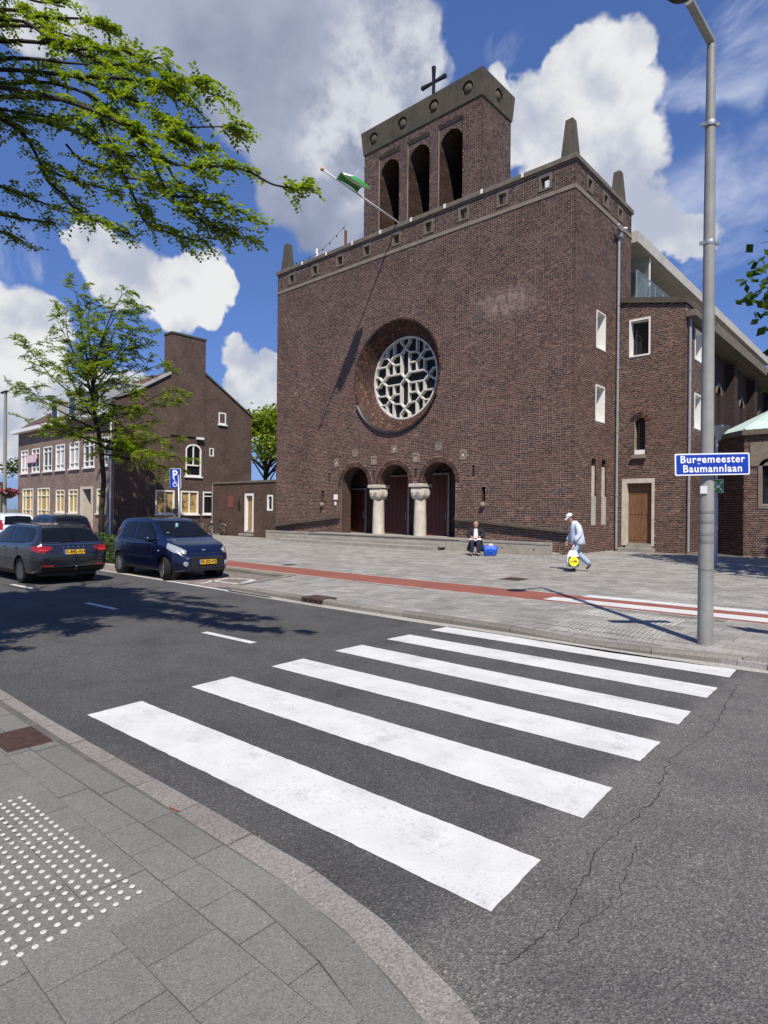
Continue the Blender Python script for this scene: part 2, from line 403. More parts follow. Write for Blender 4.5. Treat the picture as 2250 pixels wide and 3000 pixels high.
t.color(t.mix(t.math('MULTIPLY', t.ramp(t.noise(1, 4, .6, mp.outputs[0]), [(.5, (0, 0, 0)), (.75, (1, 1, 1))]), .45), n1, (.15, .145, .13))); M['pole'] = t.m
def brick_tex(name, c1, c2, mort, axis, dark=1.0, herring=False):
    t = MT(name, .85, .3)
    cx = t.n.new('ShaderNodeSeparateXYZ'); t.l.new(t.pos(), cx.inputs[0]); cb = t.n.new('ShaderNodeCombineXYZ')
    t.l.new(cx.outputs[0 if axis == 'x' else 1], cb.inputs[0]); t.l.new(cx.outputs[2], cb.inputs[1])
    b = t.n.new('ShaderNodeTexBrick'); b.inputs['Scale'].default_value = 1.0; b.inputs['Brick Width'].default_value = .235; b.inputs['Row Height'].default_value = .075
    b.inputs['Mortar Size'].default_value = .010; b.inputs['Mortar Smooth'].default_value = .3; b.inputs['Bias'].default_value = -.2
    b.inputs['Color1'].default_value = (*c1, 1); b.inputs['Color2'].default_value = (*c2, 1); b.inputs['Mortar'].default_value = (*mort, 1)
    t.l.new(cb.outputs[0], b.inputs['Vector'])
    c = t.mix(1.0, b.outputs['Color'], t.ramp(t.noise(.8, 5, .65), [(.3, (.75, .75, .75)), (.7, (1.25, 1.2, 1.15))]), 'MULTIPLY')
    c = t.mix(1.0, c, t.ramp(t.noise(9, 3, .6), [(.3, (.7, .7, .7)), (.7, (1.3, 1.3, 1.3))]), 'MULTIPLY')
    t.color(c).bump(b.outputs['Fac'], -.5, .01); return t.m
M['hb_reveal'] = brick_tex('reveal_brick', (.045, .025, .02), (.075, .038, .028), (.12, .09, .075), 'y')
M['hb_shaded'] = brick_tex('shaded_brick', (.026, .015, .013), (.045, .024, .02), (.05, .036, .03), 'y')  # aisle brick: colour darkened to stand in for tree shade on the wall

# ------------------------------------------------------------------ ground, road, pavements
PZ = .07                                               # pavement height above the carriageway
t = MT('asphalt', .88, .35)
base = t.ramp(t.noise(.35, 5, .6), [(.3, (.074, .072, .071)), (.7, (.096, .094, .092))])
sp = t.voronoi(115, 'Color'); spk = t.ramp(sp, [(0, (.5, .5, .5)), (.5, (.95, .95, .95)), (.85, (1.5, 1.5, 1.5)), (1, (2.6, 2.55, 2.45))])
c = t.mix(1.0, base, spk, 'MULTIPLY')
wl = t.ramp(t.noise(1.1, 5, .7), [(.45, (1, 1, 1)), (.66, (.72, .72, .73))]); c = t.mix(1.0, c, wl, 'MULTIPLY')
# older, coarser and paler surface right of the crossing
sx = t.n.new('ShaderNodeSeparateXYZ'); t.l.new(t.pos(), sx.inputs[0])
old = t.math('MULTIPLY', t.mr(t.math('ADD', sx.outputs[0], t.math('MULTIPLY', t.noise(1.5, 3), .5)), 9.72, 9.9), 1.0)
c = t.mix(old, c, t.mix(1.0, c, (1.55, 1.5, 1.45), 'MULTIPLY'))
t.color(c).bump(t.math('ADD', t.voronoi(115), t.math('MULTIPLY', t.noise(200, 2), .6)), .75, .008); M['asphalt'] = t.m
t = MT('road_paint', .6, .4)
wear = t.ramp(t.math('ADD', t.math('MULTIPLY', t.noise(2.2, 6, .75), .75), t.math('MULTIPLY', t.noise(45, 3, .7), .25)), [(.53, (0, 0, 0)), (.66, (1, 1, 1))])
c = t.mix(t.math('MULTIPLY', wear, .5), t.ramp(t.noise(3, 5), [(.3, (.53, .53, .515)), (.7, (.64, .64, .625))]), (.22, .215, .21))
c = t.mix(t.ramp(t.noise(20, 4, .8), [(.70, (0, 0, 0)), (.76, (1, 1, 1))]), c, (.11, .11, .11))
c = t.mix(t.math('MULTIPLY', t.ramp(t.voronoi(95, 'Color'), [(.80, (0, 0, 0)), (.9, (1, 1, 1))]), t.mr(t.noise(1.4, 4), .42, .62, .05, .5)), c, (.16, .158, .155))
t.color(c).bump(t.voronoi(90), .3, .004); M['paint'] = t.m
def paver(name, a, b, grain=130, isl=True, spread=.18):
    t = MT(name, .9, .3); c = t.ramp(t.noise(.5, 5, .65), [(.3, a), (.7, b)])
    r = t.island() if isl else t.objrand()
    c = t.mix(1.0, c, t.ramp(r, [(0, (1-spread,)*3), (1, (1+spread,)*3)]), 'MULTIPLY')
    c = t.mix(1.0, c, t.ramp(t.voronoi(grain, 'Color'), [(0, (.55, .55, .55)), (.55, (1, 1, 1)), (.9, (1.25, 1.25, 1.22)), (1, (1.9, 1.9, 1.85))]), 'MULTIPLY')
    c = t.mix(t.math('MULTIPLY', t.ramp(t.noise(4, 5, .7), [(.5, (0, 0, 0)), (.72, (1, 1, 1))]), .3), c, tuple(x*.55 for x in a))
    t.color(c).bump(t.voronoi(grain), .5, .004); return t.m
M['tile'] = paver('plaza_tile', (.235, .225, .205), (.33, .315, .29), 90)
M['tile1'] = paver('plaza_tile_single', (.235, .225, .205), (.33, .315, .29), 90, False)
M['near_tile'] = paver('pavement_tile', (.15, .144, .135), (.205, .197, .184), 200)
M['near_tile1'] = paver('pavement_tile_single', (.15, .144, .135), (.205, .197, .184), 200, False, .07)
M['kerb_pink'] = paver('kerb_concrete', (.195, .178, .165), (.26, .24, .222), 120, False, .08)
M['kerb'] = paver('kerb_grey', (.17, .155, .135), (.24, .222, .195), 120, False)
M['gutter'] = paver('gutter_concrete', (.30, .28, .25), (.40, .38, .34), 120)
M['joint'] = plain('joint_sand', (.10, .093, .082), .95, .3, 9)
M['red'] = plain('red_asphalt', (.24, .075, .055), .9, .16, 1.2, 0, .3)
M['redpav'] = paver('bay_clinker', (.19, .155, .135), (.27, .225, .2), 90)
M['far'] = plain('far_ground', (.13, .125, .11), .95, .2, .3)

struct('ground', MB().add([(-900, -700, -.03), (700, -700, -.03), (700, 900, -.03), (-900, 900, -.03)], [(0, 1, 2, 3)]), M['far'], fixn=False)
def sheet(x0, x1, y0, y1, z): return MB().add([(x0, y0, z), (x1, y0, z), (x1, y1, z), (x0, y1, z)], [(0, 1, 2, 3)])
road = struct('road', sheet(-140, 60, -34, -14.4, 0), M['asphalt'], fixn=False)
# zebra: six painted stripes with slightly worn edges
ZB = [((5.80, -22.14), (5.77, -21.64), (9.72, -21.50), (9.75, -22.02)), ((5.69, -21.08), (5.66, -20.58), (9.67, -20.43), (9.70, -20.94)), ((5.62, -20.03), (5.60, -19.54), (9.64, -19.38), (9.65, -19.87)),
      ((5.57, -18.99), (5.58, -18.50), (9.60, -18.42), (9.62, -18.86)), ((5.57, -18.0), (5.60, -17.53), (9.58, -17.41), (9.59, -17.87)), ((5.60, -17.05), (5.64, -16.62), (9.55, -16.45), (9.57, -16.88))]
def painted(name, q, parent, z=.004, n=40, amp=.0035, mat=None):
    q = [Vector((*p, 0)) for p in q]; out = []
    for a, b in ((0, 1), (1, 2), (2, 3), (3, 0)):
        L = (q[b]-q[a]).length; k = max(2, int(L/.05))
        for i in range(k):
            p = q[a].lerp(q[b], i/k); d = (q[b]-q[a]).normalized(); nn = Vector((d.y, -d.x, 0))
            out.append(p+nn*(rnd.uniform(-amp, amp)))
    return MB().add([(p.x, p.y, z) for p in out], [tuple(range(len(out)))]).build(name, mat or M['paint'], parent)
for q in ZB: painted('zebra_stripe', q, road)
for x in (-20.9, -16.9, -12.8, -8.75, -4.67, -.62, 3.36): painted('lane_dash', ((x, -19.58+.02*(x+5)/4), (x, -19.47+.02*(x+5)/4), (x+1.1, -19.41+.02*(x+5)/4), (x+1.1, -19.52+.02*(x+5)/4)), road, amp=.004)
painted('bay_line', ((-40, -16.74), (-40, -16.62), (1.2, -16.56), (1.2, -16.66)), road, amp=.004)
for (a, b, w) in (((-1.80, -16.36), (-2.35, -15.2), .1), ((-2.35, -15.2), (-1.55, -15.0), .1), ((-.72, -16.25), (-1.55, -15.0), .14), ((-2.2, -15.9), (-.55, -15.72), .1)):
    A, B = Vector((*a, 0)), Vector((*b, 0)); d = (B-A).normalized(); nn = Vector((-d.y, d.x, 0))*w/2
    painted('bay_marking', [tuple(p.xy) for p in (A-nn, A+nn, B+nn, B-nn)], road, z=.016, amp=.004)

# far pavement and church square: bed, then every slab a piece of its own
plaza = struct('church_square', MB().prism([(-140, -14.1), (-3.4, -14.1), (-1.3, -14.1), (-.55, -16.36), (60, -16.36), (60, 40), (-140, 40)], 'z', -.05, -.014), M['joint'])
bay = struct('parking_bay', MB().add([(-60, -16.62, .008), (-.55, -16.5, .008), (-1.25, -14.05, .008), (-60, -14.05, .008)], [(0, 1, 2, 3)]), M['joint'], fixn=False)
C, S = [], []
for i in range(int(9.2/.21)):
    for k in range(int(2.4/.105)):
        x = -9.9+i*.212+(k % 2)*.1; y = -16.5+k*.1055
        if x+.1 < -.62-(y+16.5)*.3: C.append((x, y, .006)); S.append((.2, .095, .012+rnd.uniform(0, .003)))
tag(link('clinker', boxes_mesh('clinker', C, S, faces5=0), M['redpav'], bay), kind='stuff')
def drop(x, y):                                        # the pavement dips to the crossing
    return .045*max(0, 1-abs(x-7.7)/1.5)*min(1, max(0, (-15.3-y)/.9))
def patharea(x, y):
    lo = -13.66+.05*max(0, x-.4); hi = -12.53+.05*max(0, x-.2)
    return lo-.14 < y < hi+.14
def sm(t_): t_ = min(1, max(0, t_)); return t_*t_*(3-2*t_)
def hz(x, y): return PZ-.07*sm((y+12)/9.5)*sm((.6-x)/2.2)
big, rest = [], []
for j in range(66):
    y = -16.1+j*.302
    if y > 3.8: continue
    off = .15*(j % 2)
    for i in range(-88, 44):
        x = i*.302+off
        if x < -.6-(y+16.3)*.3 and y < -13.95: continue
        if x < -26.5 or x > 12.5 or patharea(x, y): continue
        if -19.7 < x < .1 and y > -1.2: continue
        if x > -.1 and y > 4.55 or (x < -19.6 and y > .2): continue
        # only what the camera side can see
        d = (x-CAM[0])*FWD[0]+(y-CAM[1])*FWD[1]; u = ((x-CAM[0])*RGT[0]+(y-CAM[1])*RGT[1])/d
        if abs(u) > .8: continue
        (rest).append((d, x, y))
rest.sort(); big = rest[:300]; rest = rest[300:]
tm = boxes_mesh('paving_slab', [(0, 0, -.045)], [(.293, .293, .09)], faces5=0); tm.materials.append(M['tile1'])
for d, x, y in big:
    o = bpy.data.objects.new('paving_slab', tm); COL.objects.link(o); o.parent = plaza; o.location = (x, y, hz(x, y)-drop(x, y)+rnd.uniform(-.0025, .0025))
    o.rotation_euler = (rnd.uniform(-.004, .004), rnd.uniform(-.004, .004), 0)
tag(link('paving_slabs', boxes_mesh('paving_slabs', [(x, y, hz(x, y)-.045+rnd.uniform(-.0025, .0025)) for d, x, y in rest], [(.293, .293, .09)]*len(rest), faces5=0), M['tile'], plaza), kind='stuff')
tag(MB().box(-140, -26.6, -14.0, 40, -.01, PZ-.002).build('outer_paving', M['tile'], plaza))
tag(MB().box(12.7, 60, -15.6, 40, -.01, PZ-.002).build('outer_paving', M['tile'], plaza))
# red cycle path, then red between two white lines
def strip(f0, f1, x0, x1, z, n=24):
    X = np.linspace(x0, x1, n); v = [(x, f0(x), z) for x in X]+[(x, f1(x), z) for x in X]
    return MB().add(v, [(i, i+1, n+i+1, n+i) for i in range(n-1)])
pl = lambda c: (lambda x: c+.05*max(0, x-.4))
path = struct('cycle_path', strip(pl(-13.66), pl(-12.50), -60, 40, PZ+.002, 80), M['red'], fixn=False)
for nm, a, b, x0 in (('path_line', -13.52, -13.04, 5.5), ('path_line', -12.62, -12.22, 5.9)):
    v = strip(pl(a), pl(b), x0, 40, PZ+.006); v.build(nm, M['paint'], path, fixn=False)
C, S = [], []
for k in range(150):
    x = -60+k*.5
    for f in (-13.73, -12.43): C.append((x, pl(f)(x), PZ-.04)); S.append((.49, .1, .09))
tag(link('edging_stone', boxes_mesh('edging_stone', C, S), M['gutter'], path), kind='stuff')
# far kerb
def kerb(name, pts, w, ztop, parent, mat, side=1, step=1.0, z0=-.05, cham=.03):
    P = [Vector((*p, 0)) for p in pts]; L = [0]
    for a, b in zip(P, P[1:]): L.append(L[-1]+(b-a).length)
    def at(s):
        for i in range(len(P)-1):
            if s <= L[i+1]+1e-6: return P[i].lerp(P[i+1], (s-L[i])/(L[i+1]-L[i]))
        return P[-1]
    s = 0
    while s < L[-1]-.05:
        e = min(s+step, L[-1]); a, b = at(s+.006), at(e-.006); d = (b-a).normalized(); nn = Vector((-d.y, d.x, 0))*side
        rings = []
        for p in (a, b):
            zt = ztop(p.x, p.y)+rnd.uniform(-.003, .003)
            rings.append([tuple(p+Vector((0, 0, z0))), tuple(p+Vector((0, 0, zt-cham))), tuple(p+nn*cham*.7+Vector((0, 0, zt))), tuple(p+nn*w+Vector((0, 0, zt))), tuple(p+nn*w+Vector((0, 0, z0)))])
        MB().loft(rings).build(name, mat, parent); s = e
kerb('kerb_stone', [(-.42, -16.5), (2.0, -16.53), (5, -16.48), (6.8, -16.38), (8.2, -16.4), (9.0, -16.3), (10, -16.15), (12, -15.9), (20, -15.0)], .17, lambda x, y: PZ+.028-1.3*drop(x, -16.4), plaza, M['kerb'], 1)
kerb('kerb_stone', [(-.5, -16.45), (-1.3, -14.2)], .17, lambda x, y: PZ+.02, plaza, M['kerb'], -1, .8)
kerb('kerb_stone', [(-26, -14.1), (-1.2, -14.1)], .17, lambda x, y: PZ+.025, plaza, M['kerb'], 1, 1.0)
v = MB(); X = np.linspace(-.3, 14, 40)
fy_ = lambda x: np.interp(x, [-.42, 2, 5, 6.8, 8.2, 9, 10, 12, 14], [-16.52, -16.55, -16.5, -16.4, -16.42, -16.32, -16.17, -15.92, -15.66])
tag(MB().add([(x, fy_(x)-.2, .004) for x in X]+[(x, fy_(x)+.02, .004) for x in X], [(i, i+1, 41+i, 40+i) for i in range(39)]).build('gutter_strip', M['gutter'], road, fixn=False))
M['stud'] = plain('worn_white', (.50, .49, .45), .7, .22, 30)
# tactile studs and ribs on the far side
stud = MB().lathe([(.017, 0), (.017, .003), (.011, .0055)], n=8).mesh('tactile_stud'); stud.materials.append(M['stud'])
rib = MB().box(-.013, .013, -.34, .34, 0, .005, .002).mesh('tactile_rib'); rib.materials.append(M['stud'])
def place(name, me, parent, loc, s=1.0, rz=0):
    o = bpy.data.objects.new(name, me); COL.objects.link(o); o.parent = parent; o.location = loc; o.scale = (s, s, 1); o.rotation_euler = (0, 0, rz); return o
for i in range(22):
    for j in range(8): place('tactile_stud', stud, plaza, (6.87+i*.07+.015*j, -15.06-j*.108, PZ+.001-drop(6.87+i*.07, -15.06-j*.108)), .95)
for i in range(22):
    place('tactile_rib', rib, plaza, (6.78+i*.07, -14.12, PZ+.002)); place('tactile_rib', rib, plaza, (6.42+i*.07, -10.62, PZ+.002))
# near pavement
NK = [(-8, -22.42), (6, -22.42), (8.2, -22.37), (9.0, -22.36), (9.45, -22.40), (9.85, -22.49), (10.25, -22.63), (10.6, -22.83), (10.95, -23.13), (11.25, -23.55), (11.45, -24.1), (11.55, -24.9), (11.6, -26)]
npav = struct('near_pavement', MB().prism([(-60, -34), (11.4, -34), (11.4, -26), (11.33, -24.9), (11.24, -24.16), (11.05, -23.64), (10.79, -23.27), (10.48, -23.0), (10.16, -22.82), (9.8, -22.69), (9.42, -22.60), (8.9, -22.56), (-60, -22.62)], 'z', -.02, PZ-.014), M['joint'])
def offset(P, d):
    P = [Vector((*p, 0)) for p in P]; out = []
    for i, p in enumerate(P):
        t_ = (P[min(i+1, len(P)-1)]-P[max(i-1, 0)]).normalized(); out.append((p.x+t_.y*d, p.y-t_.x*d))
    return out
OK_ = offset(NK, .385)
def inner(x): return np.interp(x, [p[0] for p in OK_], [p[1] for p in OK_])
def inner_old(x): return np.interp(x, [8.2, 9.0, 9.45, 9.85, 10.25, 10.6, 10.95, 11.25, 11.45], [-22.79, -22.78, -22.82, -22.91, -23.05, -23.25, -23.55, -23.97, -24.5])
NT = []
for j in range(14):
    y = -22.80-j*.301; off = .15*(j % 2)
    for i in range(-40, 40):
        x = 8.72+i*.302+off
        if not (-1 < x < 11.1) or y < -26.5: continue
        lim = lambda q: inner(q)-.004
        if y+.148 > min(lim(x-.148), lim(x+.148)):       # cut to the curve of the kerb
            poly = [(x-.148, y-.148), (x+.148, y-.148), (x+.148, y+.148), (x-.148, y+.148)]; out = []
            g_ = lambda p: (lim(x-.148)+(lim(x+.148)-lim(x-.148))*(p[0]-x+.148)/.296)-p[1]
            for p, q in zip(poly, poly[1:]+poly[:1]):
                if g_(p) >= 0: out.append(p)
                if g_(p)*g_(q) < 0: tt = g_(p)/(g_(p)-g_(q)); out.append((p[0]+(q[0]-p[0])*tt, p[1]+(q[1]-p[1])*tt))
            if len(out) > 2: MB().prism(out, 'z', PZ-.03, PZ-.006+rnd.uniform(-.002, .002)).build('paving_slab', M['near_tile1'], npav)
            continue
        NT.append((math.hypot(x-8.4, y+23.3), x, y))
NT.sort()
tm2 = boxes_mesh('paving_slab', [(0, 0, -.012)], [(.2975, .2975, .024)], faces5=0); tm2.materials.append(M['near_tile1'])
for d, x, y in NT[:290]:
    if math.hypot(x-6.2, (y+22.8)*1.2) < .28: continue
    o = place('paving_slab', tm2, npav, (x, y, PZ-.006+rnd.uniform(-.003, .003))); o.rotation_euler = (rnd.uniform(-.006, .006), rnd.uniform(-.006, .006), rnd.uniform(-.006, .006))
tag(link('paving_slabs', boxes_mesh('paving_slabs', [(x, y, PZ-.018) for d, x, y in NT[290:]], [(.2955, .2955, .024)]*len(NT[290:]), faces5=0), M['near_tile'], npav), kind='stuff')
kerb('kerb_stone', NK, .2, lambda x, y: PZ-.02, npav, M['kerb_pink'], -1, .5, cham=.045)
kerb('edging_stone', [(2.0, -22.626)]+offset(NK, .206)[1:], .172, lambda x, y: PZ-.008, npav, M['near_tile1'], -1, .5, cham=.004)   # backing strip
for i in range(23):
    for j in range(11): place('tactile_stud', stud, npav, (7.2+i*.0628+.004*j+.01*(22-i)/22-.01, -23.10-j*.0545+.002*i, PZ-.004), .78)
# iron covers
def cover(name, label, x0, x1, y0, y1, z, ribs=14):
    o = thing(name, label, 'drain cover', ((x0+x1)/2, (y0+y1)/2, z))
    MB().box(x0, x1, y0, y1, z-.03, z+.003).build('frame', M['iron'], o)
    for k in range(ribs):
        yy = y0+(y1-y0)*(k+.5)/ribs; h = (y1-y0)/ribs*.28
        MB().box(x0+.03, x1-.03, yy-h, yy+h, z+.003, z+.009).build('rib', M['iron'], o)
    return o
cover('drain_cover', 'rusty ribbed iron cover behind the near kerb, beside the tactile studs', 5.95, 6.4, -22.93, -22.63, PZ-.004, 16)
cover('drain_cover', 'square iron cover on the square in front of the walking person', 2.95, 3.52, -10.72, -10.12, PZ+.004, 9)
cover('drain_cover', 'small iron cover at the far edge of the red cycle path', -3.98, -3.6, -12.2, -11.84, PZ+.002, 7)
gl = thing('street_gully', 'cast iron kerb inlet with open mouth in the far kerb', 'gully', (2.35, -16.5, 0))
MB().box(2.08, 2.66, -16.56, -16.16, PZ+.005, PZ+.035).build('lid', M['iron'], gl)
MB().box(2.08, 2.66, -16.545, -16.2, -.02, .012).build('sill', M['iron'], gl)
for x in (2.10, 2.25, 2.41, 2.56): MB().box(x, x+.05, -16.55, -16.45, .012, PZ+.005).build('bar', M['iron'], gl)
MB().box(2.09, 2.65, -16.43, -16.42, .012, PZ+.005).build('recess', M['black'], gl)
# cracks in the old surface right of the crossing
t = MT('tar_crack', .9, .2); t.color(t.ramp(t.noise(30, 3), [(.3, (.014, .014, .014)), (.7, (.035, .034, .033))]))
for pts, w in (([(9.70, -17.1), (9.78, -17.9), (9.86, -18.8), (9.80, -19.7), (9.93, -20.4), (9.90, -21.2), (10.02, -21.9), (9.95, -22.3)], .0034), ([(10.02, -21.0), (10.12, -21.5), (10.08, -22.0)], .0026), ([(10.55, -19.4), (10.62, -19.75), (10.58, -20.0)], .0035), ([(9.9, -17.2), (10.3, -17.35), (10.8, -17.3)], .003)):
    c_ = [Vector((*p, 0)) for p in pts]; L_, R2 = [], []
    for a_, b_ in zip(c_, c_[1:]):
        for k in range(14):
            p = a_.lerp(b_, k/14)+Vector((rnd.uniform(-.016, .016), rnd.uniform(-.01, .01), 0)); ww = w*rnd.uniform(.15, 1); L_.append((p.x-ww, p.y, .003)); R2.append((p.x+ww, p.y, .003))
    n_ = len(L_); MB().add(L_+R2, [(i, n_+i, n_+i+1, i+1) for i in range(n_-1)]).build('road_crack', t.m, road)
# small litter
tag(MB().add([px(2250*.2265+x, 2400+y, 5.0)*0+np.array([7.93+x*.01, -22.56+y*.01, PZ-.012]) for x, y in ((0, 0), (9, 1.2), (9, 2), (0, .9))], [(0, 1, 2, 3)]).build('twig', plain('red_twig', (.25, .03, .02), .7)), 'short red twig lying on the near kerb', 'twig')

# ------------------------------------------------------------------ the church
XC = -9.87; FW = 19.75; ZT = 15.42
church = thing('church', 'large dark brick church with rose window and bell tower behind the crossing', 'church', (XC, 0, 0))
FLOOR = .5
ARCH = [(-12.77, 1.03), (XC, 1.03), (-6.97, 1.03)]; SPR = 3.22
cut = []
ROSE_Z, R0, R1 = 8.93, 2.9, 2.2
def disc(y, r, n=72): return [(XC+r*math.cos(2*math.pi*k/n), y, ROSE_Z+r*math.sin(2*math.pi*k/n)) for k in range(n)]
cut.append(MB().loft([disc(-.07, 2.96), disc(.8, R1), disc(1.35, R1)]))
porch_cut = [MB().prism(arch(xc, r, FLOOR, SPR), 'y', -.3, 1.2) for xc, r in ARCH]
# between the arches the wall stands on two columns: open the piers below the springing
porch_cut.append(MB().box(-13.795, -5.945, -.3, 1.2, FLOOR, SPR-.001))
porch_cut.append(MB().box(-15.1, -5.945, .75, 1.95, FLOOR+.001, 4.35))
cut += porch_cut
SLOTS = [(-14.83, 3.42, 4.0, .11), (-11.33, 3.5, 4.02, .11), (-8.42, 3.5, 4.02, .11), (-4.93, 3.45, 4.03, .11), (-15.38, 2.2, 2.98, .2), (-4.36, 2.2, 2.98, .2)]
for x, a, b, w in SLOTS: cut.append(MB().box(x-w/2, x+w/2, -.2, .35, a, b))
SIDEW = [(2.27, 3.27, 9.18, 10.87), (2.25, 3.25, 5.9, 7.53)]
for a, b, z0, z1 in SIDEW: cut.append(MB().box(-.95, .3, a, b, z0, z1))
NICHE = [(2.14, .24), (3.27, .26)]
for y, r in NICHE: cut.append(MB().prism(arch(y, r, 1.27, 4.02), 'x', -.16, .2))
me = boolean(MB().box(XC-FW/2, XC+FW/2, 0, 6.4, -.1, ZT), cut)
def reveal_faces(me_, test):                            # faces inside an opening are brick, not bed mortar
    me_.materials.append(M['mortar']); me_.materials.append(M['hb_reveal'])
    for p_ in me_.polygons: p_.material_index = 1 if test(p_.center) else 0
    return me_
reveal_faces(me, lambda c_: c_.y > .01 and c_.x < -.01 and c_.z < ZT-.01)
body = link('nave_block', shift(me, church.location), None, church)
body_parent = body

# ---- bricks, course by course; every stretcher and header is a solid proud of the mortar
CO, BH, SL, HL, HJ = .0805, .056, .235, .112, .017
def lay(U0, U1, z0, z1, allowed, seed):
    """returns list (u centre, length, z centre); allowed(z) -> list of (a, b)"""
    r = random.Random(seed); out = []; k = 0; z = z0+CO/2
    while z+BH/2 <= z1:
        pat = [SL, SL, HL] if k % 2 == 0 else [SL, HL]; i = r.randrange(3); u = U0-(k % 4)*.065-r.random()*.02
        iv = allowed(z)
        while u < U1:
            L = pat[i % len(pat)]; i += 1; a, b = max(u, U0), min(u+L, U1)
            for (p, q) in iv:
                aa, bb = max(a, p), min(b, q)
                if aa < bb and 0 < q-bb < .075: bb = q            # no slivers beside an edge
                if aa < bb and 0 < aa-p < .06: aa = p
                if bb-aa > .055: out.append(((aa+bb)/2, bb-aa, z+r.uniform(-.002, .002)))
            u += L+HJ
        z += CO; k += 1
    return out
def subtract(iv, a, b):
    out = []
    for p, q in iv:
        if b <= p or a >= q: out.append((p, q)); continue
        if a > p: out.append((p, a))
        if b < q: out.append((b, q))
    return out
PROUD, EMB = .0045, .03
def brick_skin(name, lst, plane, at, outward, parent, mat, single=0, seed=1):
    """plane 'y' (wall along X at Y=at) or 'x' (wall along Y at X=at)"""
    r = random.Random(seed); C, S = [], []; ox = org(parent)
    o0 = at+outward*(PROUD-EMB)/2
    for (u, L, z) in lst:
        j = r.uniform(-.003, .003)
        c = (u, o0+j, z) if plane == 'y' else (o0+j, u, z); s = (L, PROUD+EMB, BH) if plane == 'y' else (PROUD+EMB, L, BH)
        C.append(c); S.append(s)
    C = np.array(C)-np.array(ox); S = np.array(S)
    idx = np.arange(len(C))
    if single:
        w = C+np.array(ox); d = (w-CAM)@FWD; area = S[:, 0]*S[:, 2]/d**2
        full = np.abs(S[:, 0]-SL) < .004; area = np.where(full, area, -1)
        pick = np.argsort(-area)[:single]; bm_ = boxes_mesh('brick', [(0, 0, 0)], [(SL, PROUD+EMB, BH)]); bm_.materials.append(M['brick1'])
        for i in pick:
            o = bpy.data.objects.new('brick', bm_); COL.objects.link(o); o.parent = parent; o.location = C[i]
        idx = np.setdiff1d(idx, pick)
    o = link(name, boxes_mesh(name, C[idx], S[idx]), mat, parent); tag(o, kind='stuff'); return o
def front_ok(z):
    iv = [(XC-FW/2-.009, XC+FW/2+.009)]
    if abs(z-ROSE_Z) < 2.98: h = math.sqrt(2.98**2-(z-ROSE_Z)**2); iv = subtract(iv, XC-h, XC+h)
    for xc, r in ARCH:
        if z < SPR: iv = subtract(iv, xc-r-.02, xc+r+.02)
        elif z < SPR+r+.3: h = math.sqrt(max(0, (r+.27)**2-(z-SPR)**2)); iv = subtract(iv, xc-h, xc+h)
    if z < SPR-.02: iv = subtract(iv, ARCH[0][0]-.5, ARCH[2][0]+.5)
    for x, a, b, w in SLOTS:
        if a-.04 < z < b+.04: iv = subtract(iv, x-w/2, x+w/2)
    for x, zz, kind in ORN:
        if abs(z-zz) < .24: iv = subtract(iv, x-.205, x+.205)
    return iv
ORN = [(XC-4.36, 4.51, 'd'), (XC-2.9, 5.04, 'x'), (XC-1.45, 4.52, 's'), (XC, 5.06, 'd'), (XC+1.45, 4.52, 's'), (XC+2.9, 5.04, 'x'), (XC+4.36, 4.51, 'd')]
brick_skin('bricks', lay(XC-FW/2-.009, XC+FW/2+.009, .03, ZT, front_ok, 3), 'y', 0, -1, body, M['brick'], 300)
def side_ok(z):
    iv = [(.012, 6.4)]
    for a, b, z0, z1 in SIDEW:
        if z0-.04 < z < z1+.04: iv = subtract(iv, a-.01, b+.01)
    for y, r in NICHE:
        if 1.24 < z < 4.02: iv = subtract(iv, y-r, y+r)
        elif 4.02 <= z < 4.02+r: h = math.sqrt(r*r-(z-4.02)**2); iv = subtract(iv, y-h, y+h)
    return iv
brick_skin('bricks', lay(.012, 6.4, .03, ZT, side_ok, 4), 'x', XC+FW/2, 1, body, M['brick'])
# arch rings of upright bricks
for xc, r in ARCH:
    mb = MB(); n = 44
    for ring, (ra, rb) in enumerate(((r+.01, r+.125), (r+.14, r+.255))):
        nn = int(n*(ra/r))
        for k in range(nn):
            a0, a1 = math.pi*(k+.12)/nn, math.pi*(k+.88)/nn
            q = [(xc+rr*math.cos(a), SPR+rr*math.sin(a)) for rr, a in ((ra, a0), (rb, a0), (rb, a1), (ra, a1))]
            mb.prism(q, 'y', -.016+.003*ring, .05)
    tag(mb.build('arch_ring', M['brick'], body), kind='stuff')
# rose: brick ring on edge, conical brick reveal, stone hood, tracery, glass
mb = MB(); n = 150
for k in range(n):
    a0, a1 = 2*math.pi*(k+.1)/n, 2*math.pi*(k+.9)/n
    q = [(XC+rr*math.cos(a), ROSE_Z+rr*math.sin(a)) for rr, a in ((2.90, a0), (2.985, a0), (2.985, a1), (2.90, a1))]
    mb.prism(q, 'y', -.03, .04)
tag(mb.build('rose_ring', M['brick'], body), kind='stuff')
mb = MB(); r_ = random.Random(5)
for i in range(9):                                       # courses lining the splay
    t0, t1 = i/9+.012, (i+1)/9-.012; nn = 104
    for k in range(nn):
        a0 = 2*math.pi*(k+.06+.5*(i % 2))/nn; a1 = 2*math.pi*(k+.94+.5*(i % 2))/nn; e = r_.uniform(.004, .014)
        P = []
        for tt, a in ((t0, a0), (t1, a0), (t1, a1), (t0, a1)):
            rr = 2.9+(R1-2.9)*tt; y = .8*tt
            for off in (-e, .03): P.append((XC+(rr+off)*math.cos(a), y+off*.4, ROSE_Z+(rr+off)*math.sin(a)))
        mb.add(P, [(0, 2, 4, 6), (0, 1, 3, 2), (2, 3, 5, 4), (4, 5, 7, 6), (6, 7, 1, 0)])
